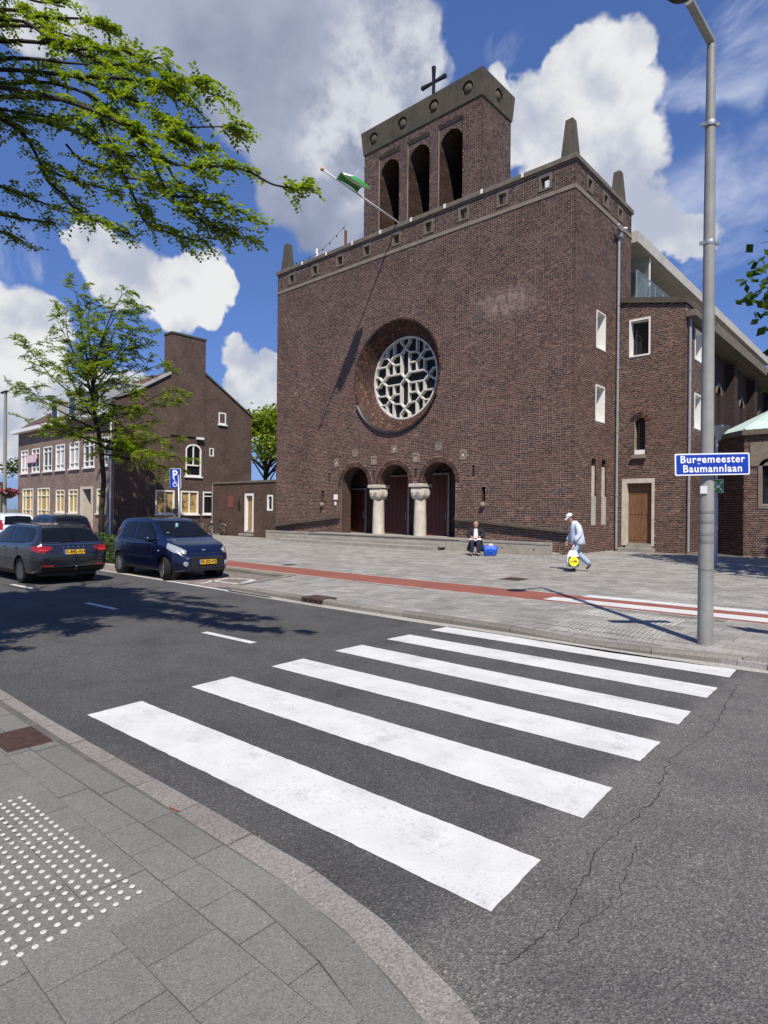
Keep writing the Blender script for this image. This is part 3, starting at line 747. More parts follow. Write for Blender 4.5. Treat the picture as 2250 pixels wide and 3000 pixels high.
tag(mb.build('rose_reveal', M['brick'], body), kind='stuff')
mb = MB(); prof = [(2.93, -.02), (3.02, -.11), (3.07, -.11), (3.07, -.02), (2.98, .05)]; n = 40
rings = []
for k in range(n+1):
    a = math.radians(206+128*k/n); rings.append([(XC+r*math.cos(a), y, ROSE_Z+r*math.sin(a)) for r, y in prof])
mb.loft(rings).build('drip_moulding', M['black'], church, 35)
rose = MB(); b0 = .78
def bar(p, q, w=.072, y0=b0, y1=b0+.24):
    (x0, z0), (x1, z1) = p, q; L = math.hypot(x1-x0, z1-z0)
    if L < .02: return
    dx, dz = (x1-x0)/L, (z1-z0)/L; nx, nz = -dz*w/2, dx*w/2; e = w*.3
    q4 = [(x0-dx*e+nx, z0-dz*e+nz), (x0-dx*e-nx, z0-dz*e-nz), (x1+dx*e-nx, z1+dz*e-nz), (x1+dx*e+nx, z1+dz*e+nz)]
    jit = bar.k*.0006; bar.k = (bar.k+1) % 7
    rose.prism([(XC+a, ROSE_Z+b) for a, b in q4], 'y', y0+jit, y1+jit)
bar.k = 0
def circ(x): return math.sqrt(max(0, 2.17**2-x*x))
h, A, D0, D1, O = .28, 1.35, .8, 1.3, 1.9
for sx in (-1, 1):
    for sz in (-1, 1):
        f = lambda x, z: (sx*x, sz*z); g = lambda p, q: bar(f(*p), f(*q))
        g((0, 0), (h, h)); g((0, 1.62), (h, A)); g((0, 1.62), (h, O)); g((1.62, 0), (D1, h)); g((1.62, 0), (O, h))
        for e in ((D0, D0), (D1, D0), (D0, D1), (D1, D1)): g((1.05, 1.05), e)
        g((h, h), (h, A)); g((h, O), (h, circ(h))); g((h, h), (D1, h)); g((O, h), (circ(h), h))
        g((h, A), (D0, D1)); g((D0, D1), (D0, circ(D0))); g((D1, D1), (D1, circ(D1))); g((D1, D1), (circ(D1), D1)); g((D1, D0), (circ(D0), D0))
        g((D1, D0), (D1, h)); g((D0, D0), (h, D0)); g((D0, D0), (D0, h))
rw = rose.build('rose_tracery', M['tracery'], church)
def ringy(y, r): return [(XC+r*math.cos(2*math.pi*k/72), y, ROSE_Z+r*math.sin(2*math.pi*k/72)) for k in range(72)]
MB().loft([ringy(.765, 2.12), ringy(.765, 2.21), ringy(1.04, 2.21), ringy(1.04, 2.12), ringy(.765, 2.12)], cap=False).build('rose_rim', M['tracery'], rw, 40)
MB().loft([ringy(1.02, 2.15), ringy(1.03, 2.15)]).build('rose_glass', plain('leaded_glass', (.012, .013, .015), .45, .5, 6, 0, .3, .25), rw)

# string course, parapet, coping, pinnacles
MB().box(XC-FW/2-.035, XC+FW/2+.035, -.035, 6.435, ZT+.001, 15.6).build('string_course', M['band'], church)
WX = [XC+2.125*k for k in range(-4, 5)]; PW = .3
cutp = [MB().box(x-.215, x+.215, -.3, 1.0, 15.86, 16.38) for x in WX]
pf = link('parapet', shift(boolean(MB().box(XC-FW/2, XC+FW/2, 0, .38, 15.6, 16.62), cutp), church.location), M['mortar'], church)
WY = [1.44, 3.18, 4.92]
cutp = [MB().box(-.6, .3, y-.215, y+.215, 15.86, 16.38) for y in WY]
ps = link('parapet', shift(boolean(MB().box(-.375, .005, .381, 6.4, 15.6, 16.62), cutp), church.location), M['mortar'], church)
MB().box(XC-FW/2, -.376, 6.05, 6.4, 15.6, 16.62).build('parapet', M['brick_tower'], church); MB().box(XC-FW/2, XC-FW/2+.37, .381, 6.049, 15.6, 16.62).build('parapet', M['brick_tower'], church)
def par_ok(z):
    iv = [(XC-FW/2-.009, XC+FW/2+.009)]
    if 15.75 < z < 16.49:
        for x in WX: iv = subtract(iv, x-.31, x+.31)
    return iv
brick_skin('bricks', lay(XC-FW/2, XC+FW/2+.009, 15.61, 16.62, par_ok, 8), 'y', 0, -1, pf, M['brick_tower'])
def par_ok2(z):
    iv = [(.012, 6.4)]
    if 15.75 < z < 16.49:
        for y in WY: iv = subtract(iv, y-.31, y+.31)
    return iv
brick_skin('bricks', lay(.012, 6.4, 15.61, 16.62, par_ok2, 9), 'x', .005, 1, ps, M['brick_tower'])
for x in WX:
    mb = MB()
    for a, b, c_, d in ((-.31, .31, .21, .30), (-.31, .31, -.36, -.27), (-.31, -.2, -.27, .21), (.2, .31, -.27, .21)): mb.box(x+a, x+b, -.03, .2, 16.12+c_, 16.12+d)
    mb.build('parapet_window', M['coping'], church)
for y in WY:
    mb = MB()
    for a, b, c_, d in ((-.31, .31, .21, .30), (-.31, .31, -.36, -.27), (-.31, -.2, -.27, .21), (.2, .31, -.27, .21)): mb.box(-.2, .035, y+a, y+b, 16.12+c_, 16.12+d)
    mb.build('parapet_window', M['coping'], church)
def cop(x0, x1, y0, y1): MB().box(x0, x1, y0, y1, 16.62, 16.85, .02).build('coping_stone', M['coping'], church)
xs = [XC-FW/2-.1]+[x+1.06 for x in WX[:-1]]+[XC+FW/2+.1]
for a, b in zip(xs, xs[1:]): cop(a+.004, b-.004, -.1, .45)
for a, b in zip(xs, xs[1:]):
    if a > -19: MB().box(a-.06, a+.06, -.112, .2, 16.66, 16.868).build('coping_clip', M['white'], church)
for a, b in ((.454, 2.3), (2.3, 4.05), (4.05, 6.5)): cop(-.45, .1, a+.004, b-.004)
MB().box(XC-FW/2-.1, -.46, 5.99, 6.5, 16.62, 16.85).build('coping_stone', M['coping'], church)
MB().box(XC-FW/2-.1, XC-FW/2+.42, .455, 5.98, 16.62, 16.85).build('coping_stone', M['coping'], church)
for x, y in ((-.42, .42), (-.42, 5.75), (XC-FW/2+.45, .42)):
    sq = lambda r, z: [(x-r, y-r, z), (x+r, y-r, z), (x+r, y+r, z), (x-r, y+r, z)]
    MB().loft([sq(.31, 16.86), sq(.17, 18.58), sq(.02, 18.70)]).build('pinnacle', M['conc_dark'], church)
MB().box(XC-FW/2+.38, -.38, .39, 6.0, 15.6, 15.66).build('roof_deck', M['coping'], church)

# bell tower
TX0, TX1, TY0, TY1 = -13.94, -5.80, 1.76, 4.6
cut = []
NIC = [(-12.02, .79), (-9.87, .79), (-7.73, .79)]
for x, r in NIC:
    cut.append(MB().box(x-r, x+r, TY0-.3, TY0+.10, 16.6, 22.28)); cut.append(MB().prism(arch(x, r-.06, 16.8, 21.13, rz=.76), 'y', TY0-.4, TY1-.35))
tower = link('bell_tower', shift(reveal_faces(boolean(MB().box(TX0, TX1, TY0, TY1, 15.66, 22.8), cut), lambda c_: TY0+.12 < c_.y < TY1-.02 and TX0+.01 < c_.x < TX1-.01), church.location), None, church)
def tow_ok(z):
    iv = [(TX0-.009, TX1+.009)]
    if z < 22.28:
        for x, r in NIC: iv = subtract(iv, x-r, x+r)
    return iv
brick_skin('bricks', lay(TX0-.009, TX1+.009, 16.0, 22.8, tow_ok, 11), 'y', TY0, -1, tower, M['brick_tower'])
def niche_ok(z):
    iv = []
    for x, r in NIC:
        rr = r-.06
        if z < 21.13: iv += [(x-r, x-rr), (x+rr, x+r)]
        elif z < 21.89: hh = rr*math.sqrt(max(0, 1-((z-21.13)/.76)**2)); iv += [(x-r, x-hh), (x+hh, x+r)]
        else: iv += [(x-r, x+r)]
    return iv
brick_skin('bricks', lay(TX0, TX1, 16.0, 22.26, niche_ok, 12), 'y', TY0+.10, -1, tower, M['brick_tower'])
for x, r in NIC:
    brick_skin('bricks', lay(TY0+.12, TY1-.4, 16.8, 21.13, lambda z: [(TY0+.12, TY1-.4)], 14), 'x', x-r+.06, 1, tower, M['brick_tower'])
brick_skin('bricks', lay(TY0+.012, TY1, 16.0, 22.8, lambda z: [(TY0+.012, TY1)], 13), 'x', TX1, 1, tower, M['brick_tower'])
for x, r in NIC: MB().box(x-r, x+r, TY0-.004, TY0+.09, 22.281, 22.36).build('lintel', M['conc_dark'], tower)
mb = MB()
def rect(e, z): return [(TX0-e, TY0-e, z), (TX1+e, TY0-e, z), (TX1+e, TY1+e, z), (TX0-e, TY1+e, z)]
capme = MB().loft([rect(.06, 22.78), rect(.16, 24.08)])
cut = []
BOSS = [(-13.14, 'y'), (-10.96, 'y'), (-8.78, 'y'), (-6.6, 'y')]
sl_ = .2/1.33
for x, _ in BOSS: cut.append(MB().lathe([(.34, -.3), (.34, .12)], (x, TY0-.11, 23.44), 28, 'y'))
cut.append(MB().lathe([(.34, -.12), (.34, .3)], (TX1+.11, 3.2, 23.44), 28, 'x'))
cp = link('tower_cornice', shift(boolean(capme, cut), church.location), M['conc_dark'], church)
for x, _ in BOSS: MB().sphere((x, TY0+.01, 23.44), (.27, .15, .27), 18, 10).build('boss', M['conc_dark'], cp, True)
MB().sphere((TX1-.01, 3.2, 23.44), (.15, .27, .27), 18, 10).build('boss', M['conc_dark'], cp, True)
CX, CY = -9.2, 2.2
mb = MB()
mb.add(*(lambda m_: (m_.v, m_.f))(MB().loft([[(CX-.07, CY-.07, 24.1), (CX+.07, CY-.07, 24.1), (CX+.07, CY+.07, 24.1), (CX-.07, CY+.07, 24.1)], [(CX-.06, CY-.06, 25.2), (CX+.06, CY-.06, 25.2), (CX+.06, CY+.06, 25.2), (CX-.06, CY+.06, 25.2)], [(CX-.09, CY-.09, 26.05), (CX+.09, CY-.09, 26.05), (CX+.09, CY+.09, 26.05), (CX-.09, CY+.09, 26.05)]])))
for s_ in (-1, 1):
    mb.loft([[(CX+s_*.061, CY-.055, 25.14), (CX+s_*.061, CY+.055, 25.14), (CX+s_*.061, CY+.055, 25.25), (CX+s_*.061, CY-.055, 25.25)], [(CX+s_*.82, CY-.09, 25.11), (CX+s_*.82, CY+.09, 25.11), (CX+s_*.82, CY+.09, 25.29), (CX+s_*.82, CY-.09, 25.29)]])
mb.build('roof_cross', M['black'], church)

# ornament stones in the brickwork above the porch
for x, z, kd in ORN:
    if kd == 's':
        me = boolean(MB().box(x-.2, x+.2, -.03, .1, z-.22, z+.22), [MB().box(x-.13, x+.13, -.1, .02, z-.14, z+.14)])
    elif kd == 'd':
        me = boolean(MB().box(x-.2, x+.2, -.03, .1, z-.22, z+.22), [MB().prism([(x-.15, z), (x, z-.17), (x+.15, z), (x, z+.17)], 'y', -.1, .03)])
    else:
        cs = []
        for s_ in (-1, 1): cs.append(MB().prism([(x-.17*s_, z-.20), (x-.10*s_, z-.20), (x+.17*s_, z+.20), (x+.10*s_, z+.20)], 'y', -.1, .02))
        me = boolean(MB().box(x-.2, x+.2, -.03, .1, z-.22, z+.22), cs)
    o = link('ornament_stone', shift(me, church.location), M['band'], church)
    if kd == 'd': MB().prism([(x-.075, z), (x, z-.09), (x+.075, z), (x, z+.09)], 'y', -.028, .05).build('centre_diamond', M['pale_stone'], o)
for x in (-15.38, -4.36): MB().sphere((x, -.06, 2.13), (.14, .14, .15), 14, 8).build('corbel_knob', M['band'], church, True)
# columns of the porch
for x in (XC-1.45, XC+1.45):
    y = .40
    o = MB().lathe([(.335, FLOOR), (.33, FLOOR+.06), (.325, 1.2), (.29, 2.42)], (x, y, 0), 28).build('column_shaft', M['pale_stone'], church, 40)
    mb = MB()
    sq = lambda r, z, c: [(x+a*r-c*(abs(a) and 0), y+b*r, z) for a, b in ((-1, -.82), (-.82, -1), (.82, -1), (1, -.82), (1, .82), (.82, 1), (-.82, 1), (-1, .82))]
    mb.loft([sq(.28, 2.43, 0), sq(.36, 2.54, 0), sq(.39, 2.75, 0), sq(.385, 2.95, 0), sq(.33, 3.03, 0)])
    mb.build('capital', M['pale_stone'], o, 35)
    mbl = MB()
    for dx in (-.19, .19):
        mbl.sphere((x+dx, y-.335, 2.74), (.16, .085, .22), 12, 8)
    for dy in (-.19, .19): mbl.sphere((x+.335, y+dy, 2.74), (.085, .16, .22), 12, 8)
    mbl.build('capital_carving', M['pale_stone'], o, True)
    mc = MB()
    for dx in (-.19, .19): mc.box(x+dx-.07, x+dx+.07, y-.43, y-.41, 2.735, 2.755)
    mc.build('carved_line', M['conc_dark'], o)
    MB().box(x-.43, x+.43, -.05, .84, 3.04, 3.219, .02).build('abacus', M['pale_stone'], o)
# porch back wall with three framed doors, floor
for (x0, x1, zt) in ((-14.95, -13.68, 3.05), (-12.1, -10.42, 3.73), (-9.35, -7.70, 3.75)):
    d = MB().box(x0, x1, 1.83, 1.92, FLOOR, zt).build('door', M['reddoor'], church)
    # frame stands in front of the leaf
    MB().box(x0-.09, x0, 1.79, 1.9, FLOOR, zt+.09).build('door_frame', M['pipe'], d); MB().box(x1, x1+.09, 1.79, 1.9, FLOOR, zt+.09).build('door_frame', M['pipe'], d); MB().box(x0, x1, 1.79, 1.9, zt, zt+.09).build('door_frame', M['pipe'], d)
    for k in range(1, 6): MB().box(x0+(x1-x0)*k/6-.006, x0+(x1-x0)*k/6+.006, 1.822, 1.83, FLOOR+.05, zt-.05).build('board_joint', M['black'], d)
    MB().tube([(x1-.12, 1.78, 1.35), (x1-.12, 1.78, 1.75)], .018, 6).build('door_pull', M['steel'], d)
# podium and steps
PXL, PXR = -15.3, -4.9                                   # landing; ramps run down from it to both ends behind low walls
pod = MB().box(PXL, PXR, -1.1, -.012, -.06, FLOOR-.002).build('podium', M['plinth'], church)
nk = 8
for k in range(nk):
    x0 = PXL+k*(PXR-PXL)/nk; MB().box(x0+.004, x0+(PXR-PXL)/nk-.004, -1.14, -.014, FLOOR-.001, FLOOR+.05).build('podium_slab', M['grey_stone'], pod)
for k in range(7): MB().box(-15.05+k*1.3, -15.05+(k+1)*1.3-.006, -.01, 1.93, FLOOR-.03, FLOOR+.012).build('porch_slab', M['grey_stone'], pod)
for xe, xl, s_ in ((-.42, PXR, 1), (-19.32, PXL, -1)):
    MB().prism([(xl, -.05), (xe, -.05), (xe, .06), (xl, FLOOR+.02)] if s_ > 0 else [(xe, -.05), (xl, -.05), (xl, FLOOR+.02), (xe, .06)], 'y', -.90, -.014).build('ramp', M['grey_stone'], church)
    n_ = 3
    for k in range(n_):
        a_, b_ = sorted((xl+(xe-xl)*k/n_, xl+(xe-xl)*(k+1)/n_)); w_ = MB().box(a_+.003, b_-.003, -1.1, -.905, -.06, FLOOR-.05).build('ramp_wall', M['plinth'], church)
        MB().box(a_+.002, b_-.002, -1.12, -.89, FLOOR-.049, FLOOR+.05, .006).build('wall_coping', M['grey_stone'], w_)
        if k: MB().lathe([(.03, 0), (.03, .012)], ((a_+b_)/2, -1.113, .25), 8, 'y').build('weep_hole', M['black'], w_)
for i, (z, y) in enumerate(((.34, -1.5), (.17, -1.95))):
    for k in range(9):
        x0 = -17.1-.2*i+k*1.27
        MB().box(x0, x0+1.264, y-.02, -1.142, z-.2, z, .008).build('step', M['grey_stone'], church)
# sloping stone ledges beside the porch
for (xa, za, xb, zb) in ((-19.74, .88, -13.85, 1.50), (-5.88, 1.52, -.02, 1.06)):
    ob = MB(); nseg = 5
    for k in range(nseg):
        a, b = k/nseg, (k+1)/nseg-.004; xA, xB = xa+(xb-xa)*a, xa+(xb-xa)*b; zA, zB = za+(zb-za)*a, za+(zb-za)*b
        rings = [[(X, .01, Z), (X, -.2, Z-.03), (X, -.2, Z-.13), (X, .01, Z-.15)] for X, Z in ((xA, zA), (xB, zB))]
        MB().loft(rings).build('sloping_ledge', M['conc_dark'], church)
# white-lined windows in the side
def lined(nm, x, y0, y1, z0, z1, depth=.8):
    w = MB(); t_ = .05
    w.box(x-depth, x+.025, y0, y0+t_, z0, z1).box(x-depth, x+.025, y1-t_, y1, z0, z1).box(x-depth, x+.025, y0+t_, y1-t_, z0, z0+t_).box(x-depth, x+.025, y0+t_, y1-t_, z1-t_, z1)
    o = w.build(nm, M['white'], church); MB().box(x-depth, x-depth+.03, y0+t_, y1-t_, z0+t_, z1-t_).build('pane', M['glass'], o); return o
for a, b, z0, z1 in SIDEW: lined('window', 0.009, a, b, z0, z1)
for y, r in NICHE:
    MB().box(-.15, -.05, y-r+.012, y+r-.012, 1.28, 3.9).build('niche_panel', M['pale_stone'], church)
    MB().box(-.14, .015, y-r+.005, y+r-.005, 1.275, 2.55).build('niche_slab', M['beam'], church)
MB().tube([(.12, 4.52, .1), (.12, 4.52, 14.8)], .062, 10).build('drainpipe', M['pipe'], church, 40)
for z in (2.6, 5.6, 8.6, 11.6): MB().lathe([(.078, z), (.078, z+.07)], (.12, 4.52, 0), 10).build('pipe_clip', M['steel'], church)
MB().box(.0, .26, 4.38, 4.66, 14.8, 15.0).build('rainwater_head', M['pipe'], church)
sc = thing('security_camera', 'small white security camera on top of the church drainpipe', 'camera', (.2, 4.3, 15.05))
MB().box(.1, .3, 4.05, 4.6, 15.05, 15.13, .02).build('arm', M['steel'], sc); MB().tube([(.3, 4.05, 15.2), (.34, 3.85, 15.14)], .05, 8).build('housing', M['white'], sc)
MB().tube([(.3, 4.55, 15.22), (.42, 4.72, 15.24)], .05, 8).build('housing', M['white'], sc)
pl_ = thing('notice_plate', 'small white plate and letter slot on the brick beside the left arch', 'plate', (-14.28, 0, 2.6))
MB().box(-14.42, -14.12, -.04, .0, 2.42, 2.72, .008).build('plate', M['white'], pl_); MB().box(-14.33, -14.21, -.06, 0, 2.1, 2.3, .01).build('slot_box', M['white'], pl_)

# ---- stair annex with sloping coping
AX, AY = 3.03, 4.7
cut = [MB().box(.63, 1.49, AY-.3, AY+.55, 9.15, 10.78), MB().prism(arch(1.10, .25, 4.55, 6.02), 'y', AY-.3, AY+.5), MB().box(.36, 1.74, AY-.3, AY+.4, .1, 3.36)]
AW2 = [(6.16, 7.4, 8.93, 10.35), (6.16, 7.38, 5.74, 7.38)]
for a, b, z0, z1 in AW2: cut.append(MB().box(AX-.9, AX+.3, a, b, z0, z1))
sol = MB().prism([(.004, -.1), (AX, -.1), (AX, 11.12), (.004, 11.78)], 'y', AY, 9.5)
annex = link('stair_annex', shift(boolean(sol, cut), church.location), M['mortar'], church)
def an_ok(z):
    top = (11.78-z)/(.66)*AX
    iv = [(.02, min(AX+.009, top if z > 11.1 else 99))]
    for a, b, z0, z1 in ((.58, 1.54, 9.1, 10.84), (.31, 1.79, .1, 3.42)):
        if z0-.03 < z < z1+.03: iv = subtract(iv, a, b)
    if 4.5 < z < 6.02: iv = subtract(iv, .85, 1.35)
    elif 6.02 <= z < 6.27+.24: hh = math.sqrt(max(0, .49**2-(z-6.02)**2)); iv = subtract(iv, 1.10-hh, 1.10+hh)
    return [(p, q) for p, q in iv if q > p]
brick_skin('bricks', lay(.02, AX+.009, .03, 11.7, an_ok, 21), 'y', AY, -1, annex, M['brick'])
def an2_ok(z):
    iv = [(AY+.012, 9.5)]
    for a, b, z0, z1 in AW2:
        if z0-.04 < z < z1+.04: iv = subtract(iv, a-.01, b+.01)
    return iv
brick_skin('bricks', lay(AY+.012, 9.5, .03, 10.6, an2_ok, 22), 'x', AX, 1, annex, M['brick'])
for a, b, z0, z1 in AW2: lined('window', AX+.009, a, b, z0, z1, .7)
mb = MB(); n = 20
for k in range(n):
    a0, a1 = math.pi*(k+.1)/n, math.pi*(k+.9)/n
    mb.prism([(1.10+rr*math.cos(a), 6.02+rr*math.sin(a)) for rr, a in ((.26, a0), (.48, a0), (.48, a1), (.26, a1))], 'y', AY-.014, AY+.05)
tag(mb.build('arch_ring', M['brick'], annex), kind='stuff')
wv_ = MB(); 
for q in ((.58, .65, 9.1, 10.84), (1.47, 1.54, 9.1, 10.84), (.65, 1.47, 9.1, 9.17), (.65, 1.47, 10.77, 10.84)): wv_.box(q[0], q[1], AY-.03, AY+.5, q[2], q[3])
o = wv_.build('window', M['white'], church); MB().box(.65, 1.47, AY+.4, AY+.43, 9.17, 10.77).build('pane', M['glass'], o); MB().box(.65, .70, AY+.36, AY+.44, 9.17, 10.77).build('sash', M['black'], o); MB().box(1.41, 1.465, AY+.36, AY+.44, 9.17, 10.77).build('sash', M['black'], o)
o = MB().prism(arch(1.10, .245, 4.56, 6.02), 'y', AY+.3, AY+.33).build('window', M['glass'], church); MB().box(.86, 1.34, AY+.02, AY+.3, 4.53, 4.75).build('inner_sill', M['white'], o)
mb = MB().prism([(.78, 4.35), (1.42, 4.35), (1.42, 4.5), (.78, 4.5)], 'y', AY-.16, AY+.02); mb.build('sill', M['band'], o)
d = MB().box(.55, 1.66, AY+.22, AY+.28, .42, 3.2).build('door', M['wood'], church)
for (x0, x1, z0, z1) in ((.62, 1.06, .55, 1.55), (1.14, 1.58, .55, 1.55), (.62, 1.06, 1.75, 2.6), (1.14, 1.58, 1.75, 2.6), (.62, 1.58, 2.72, 3.12)):
    MB().prism([(x0, z0), (x1, z0), (x1, z1), (x0, z1)], 'y', AY+.205, AY+.22).build('panel', M['wood'], d)
for q in ((.31, .54, .3, 3.42), (1.67, 1.79, .3, 3.42), (.54, 1.67, 3.21, 3.42)): MB().box(q[0], q[1], AY-.03, AY+.3, q[2], q[3]).build('door_frame', M['pale_stone'], d)
MB().box(.5, 1.7, AY-.02, AY+.3, .2, .41).build('threshold', M['grey_stone'], d); MB().box(.2, 1.85, AY-.3, AY-.012, .02, .2, .01).build('door_step', M['grey_stone'], d)
MB().prism([(-.002, 11.79), (AX+.1, 11.13), (AX+.1, 11.38), (-.002, 12.04)], 'y', AY-.1, 9.6).build('annex_coping', M['conc_dark'], church)
MB().tube([(AX+.12, AY+.32, .1), (AX+.12, AY+.32, 10.5)], .062, 10).build('drainpipe', M['pipe'], church, 40)
for z in (2.4, 5.2, 8.2): MB().lathe([(.078, z), (.078, z+.07)], (AX+.12, AY+.32, 0), 10).build('pipe_clip', M['steel'], church)
MB().box(AX-.02+.03, AX+.42, AY+.05, 30, 10.55, 10.83).build('gutter', M['coping'], church)
# long aisle behind, with buttresses, round windows under a deep eave; upper storey and pale roof edge
AXB = 2.45
cut = []
WYS = [11.2, 13.0, 16.6, 18.4, 22.0, 23.8, 27.4]
for y in WYS: cut.append(MB().prism(arch(y, .42, 6.6, 8.4), 'x', AXB-.4, AXB+.3))
aisle = link('aisle_wall', shift(boolean(MB().box(-6, AXB, 9.51, 40, 0, 10.5), cut), church.location), M['hb_shaded'], church)
for y in WYS:
    o = MB().prism(arch(y, .41, 6.61, 8.4), 'x', AXB-.33, AXB-.3).build('window', M['glass'], church)
    n = 16; mb = MB()
    for k in range(n):
        a0, a1 = math.pi*(k+.06)/n, math.pi*(k+.94)/n
        mb.prism([(y+rr*math.cos(a), 8.4+rr*math.sin(a)) for rr, a in ((.43, a0), (.62, a0), (.62, a1), (.43, a1))], 'x', AXB-.02, AXB+.03)
    mb.build('arch_ring', M['band'], o)
for y in (9.9, 14.8, 20.2, 25.6): MB().box(AXB, AX-.12, y-.35, y+.35, 0, 10.3).build('buttress', M['hb_shaded'], church)
MB().box(AXB-.3, AX+.005, 9.52, 30, 10.501, 10.82).build('eave', M['coping'], church)
MB().box(-9, -1.2, 6.45, 40, 10.5, 15.1).build('upper_storey', M['conc_dark'], church)
MB().box(-10, .32, 6.41, 39.5, 15.22, 15.78).build('roof_slab', M['beam'], church)
MB().box(-1.19, 2.9, 6.45, 30, 11.0, 11.7).build('terrace_floor', M['coping'], church)
for k in range(5):
    y = 6.5+k*1.35
    o = MB().box(.24, .26, y, y+1.3, 12.5, 13.82).build('balustrade_pane', M['clear'], church)
    MB().box(.22, .28, y-.03, y+.02, 11.7, 13.85).build('balustrade_post', M['steel'], o); MB().box(.22, .28, y+.021, y+1.31, 13.821, 13.86).build('rail', M['steel'], o)
MB().box(-1.15, .1, 8.7, 8.73, 11.7, 15.2).build('wind_screen', M['clear'], church); MB().box(.1, .16, 8.67, 8.76, 11.7, 15.2).build('screen_post', M['white'], church)
# octagonal chapel at right with copper roof
CH = [(3.6, 7.3), (5.2, 5.6), (8.2, 5.6), (9.9, 7.3), (9.9, 10.5), (3.6, 10.5)]
cut = [MB().prism(arch(6.15, .3, 2.25, 3.75), 'y', 5.2, 6.0)]
chap = link('chapel_wall', shift(reveal_faces(boolean(MB().prism(CH, 'z', -.1, 5.2), cut), lambda c_: c_.x > 8.3 or c_.y > 7.4), church.location), None, church)
def ch_ok(z):
    iv = [(5.2, 8.2)]
    if 2.0 < z < 4.2: iv = subtract(iv, 5.72, 6.58)
    if 3.72+.1 < z < 4.9: iv = subtract(iv, 5.42, 8.0)
    return iv
brick_skin('bricks', lay(5.2, 8.2, .03, 5.2, ch_ok, 31), 'y', 5.6, -1, chap, M['brick'])
L_ = lay(0, math.hypot(1.6, 1.7), .03, 5.2, lambda z: [(0, math.hypot(1.6, 1.7))], 32)
me = boxes_mesh('bricks', [(u, -.005, z) for u, L, z in L_], [(L, .04, BH) for u, L, z in L_]); me.transform(Matrix.Translation(Vector((3.6, 7.3, 0))-church.location) @ Matrix.Rotation(math.atan2(-1.7, 1.6), 4, 'Z')); tag(link('bricks', me, M['brick'], chap), kind='stuff')
MB().box(5.42, 8.0, 5.56, 5.7, 3.86, 4.86, .01).build('frieze_stone', M['band'], church)
for x in (6.25, 7.4): MB().lathe([(.16, 0), (.16, .04), (.1, .05)], (x, 5.545, 4.45), 16, 'y').build('frieze_boss', M['coping'], church)
sur = boolean(MB().prism(arch(6.15, .42, 2.05, 3.75), 'y', 5.56, 5.75), [MB().prism(arch(6.15, .28, 2.2, 3.75), 'y', 5.4, 5.9)])
o = link('window_surround', shift(sur, church.location), M['band'], church); MB().prism(arch(6.15, .285, 2.2, 3.75), 'y', 5.85, 5.88).build('pane', M['glass'], o)
MB().prism([(3.45, 7.3), (5.13, 5.45), (8.27, 5.45), (10.05, 7.3), (10.05, 10.5), (3.45, 10.5)], 'z', 5.2, 5.42).build('chapel_cornice', M['coping'], church)
t = MT('copper_patina', .6); t.color(t.ramp(t.noise(1.5, 5), [(.3, (.40, .52, .47)), (.7, (.54, .64, .59))])); M['copper'] = t.m
mb = MB(); ap = (6.75, 9.2, 7.3); base = [(3.55, 7.35, 5.42), (5.2, 5.53, 5.42), (8.2, 5.53, 5.42), (9.95, 7.35, 5.42), (9.95, 11, 5.42), (3.55, 11, 5.42)]
mb.add(base+[ap], [(0, 1, 6), (1, 2, 6), (2, 3, 6), (3, 4, 6), (4, 5, 6), (5, 0, 6)]).build('chapel_roof', M['copper'], church)
mb = MB()
for k in range(9):
    x = 5.2+3.0*k/8; mb.tube([(x, 5.53, 5.44), (x+(ap[0]-x)*.97, 5.53+(ap[1]-5.53)*.97, 5.44+(ap[2]-5.42)*.97)], .02, 5)
mb.tube([(5.2, 5.53, 5.45), (6.75, 9.2, 7.33)], .045, 6); mb.build('roof_seam', M['copper'], church)

# flagpole with the green and white flag, and its fixings
fp = thing('flagpole', 'white flagpole reaching out from the church parapet over the square', 'flagpole', (-9.75, 0, 16.9))
FR, FT = Vector((-9.75, .1, 16.93)), Vector((-9.75, -5.4, 17.45))
MB().tube([FR, FT], [.05, .035], 8).build('pole', M['white'], fp, True); MB().sphere(tuple(FT), .09, 10, 8).build('finial', plain('gold', (.5, .3, .08), .4), fp, True)
fg = thing('flag', 'green and white flag blown along the pole on the church', 'flag', (-9.75, -4, 17.2))
def flag_pt(s, w):                                       # s along the pole, w across
    p = FR.lerp(FT, .58+.28*s); a = w*.85
    return (p.x+a*(.72+.16*math.sin(3*s)), p.y+.30*a+.10*math.sin(7*s+3*w), p.z+.03+.42*math.sin(2.2*w)*(1-.4*s)+.08*math.sin(9*w+4*s)-.30*w*w)
for nm, w0, w1, mt in (('green_band', 0, .34, M['green']), ('white_band', .34, .68, M['signwhite']), ('green_band', .68, 1, M['green'])):
    mb = MB(); n = 14; k2 = 7
    V_ = [flag_pt(i/n, w0+(w1-w0)*j/k2) for i in range(n+1) for j in range(k2+1)]
    mb.add(V_, [(i*(k2+1)+j, i*(k2+1)+j+1, (i+1)*(k2+1)+j+1, (i+1)*(k2+1)+j) for i in range(n) for j in range(k2)]).build(nm, mt, fg, True)
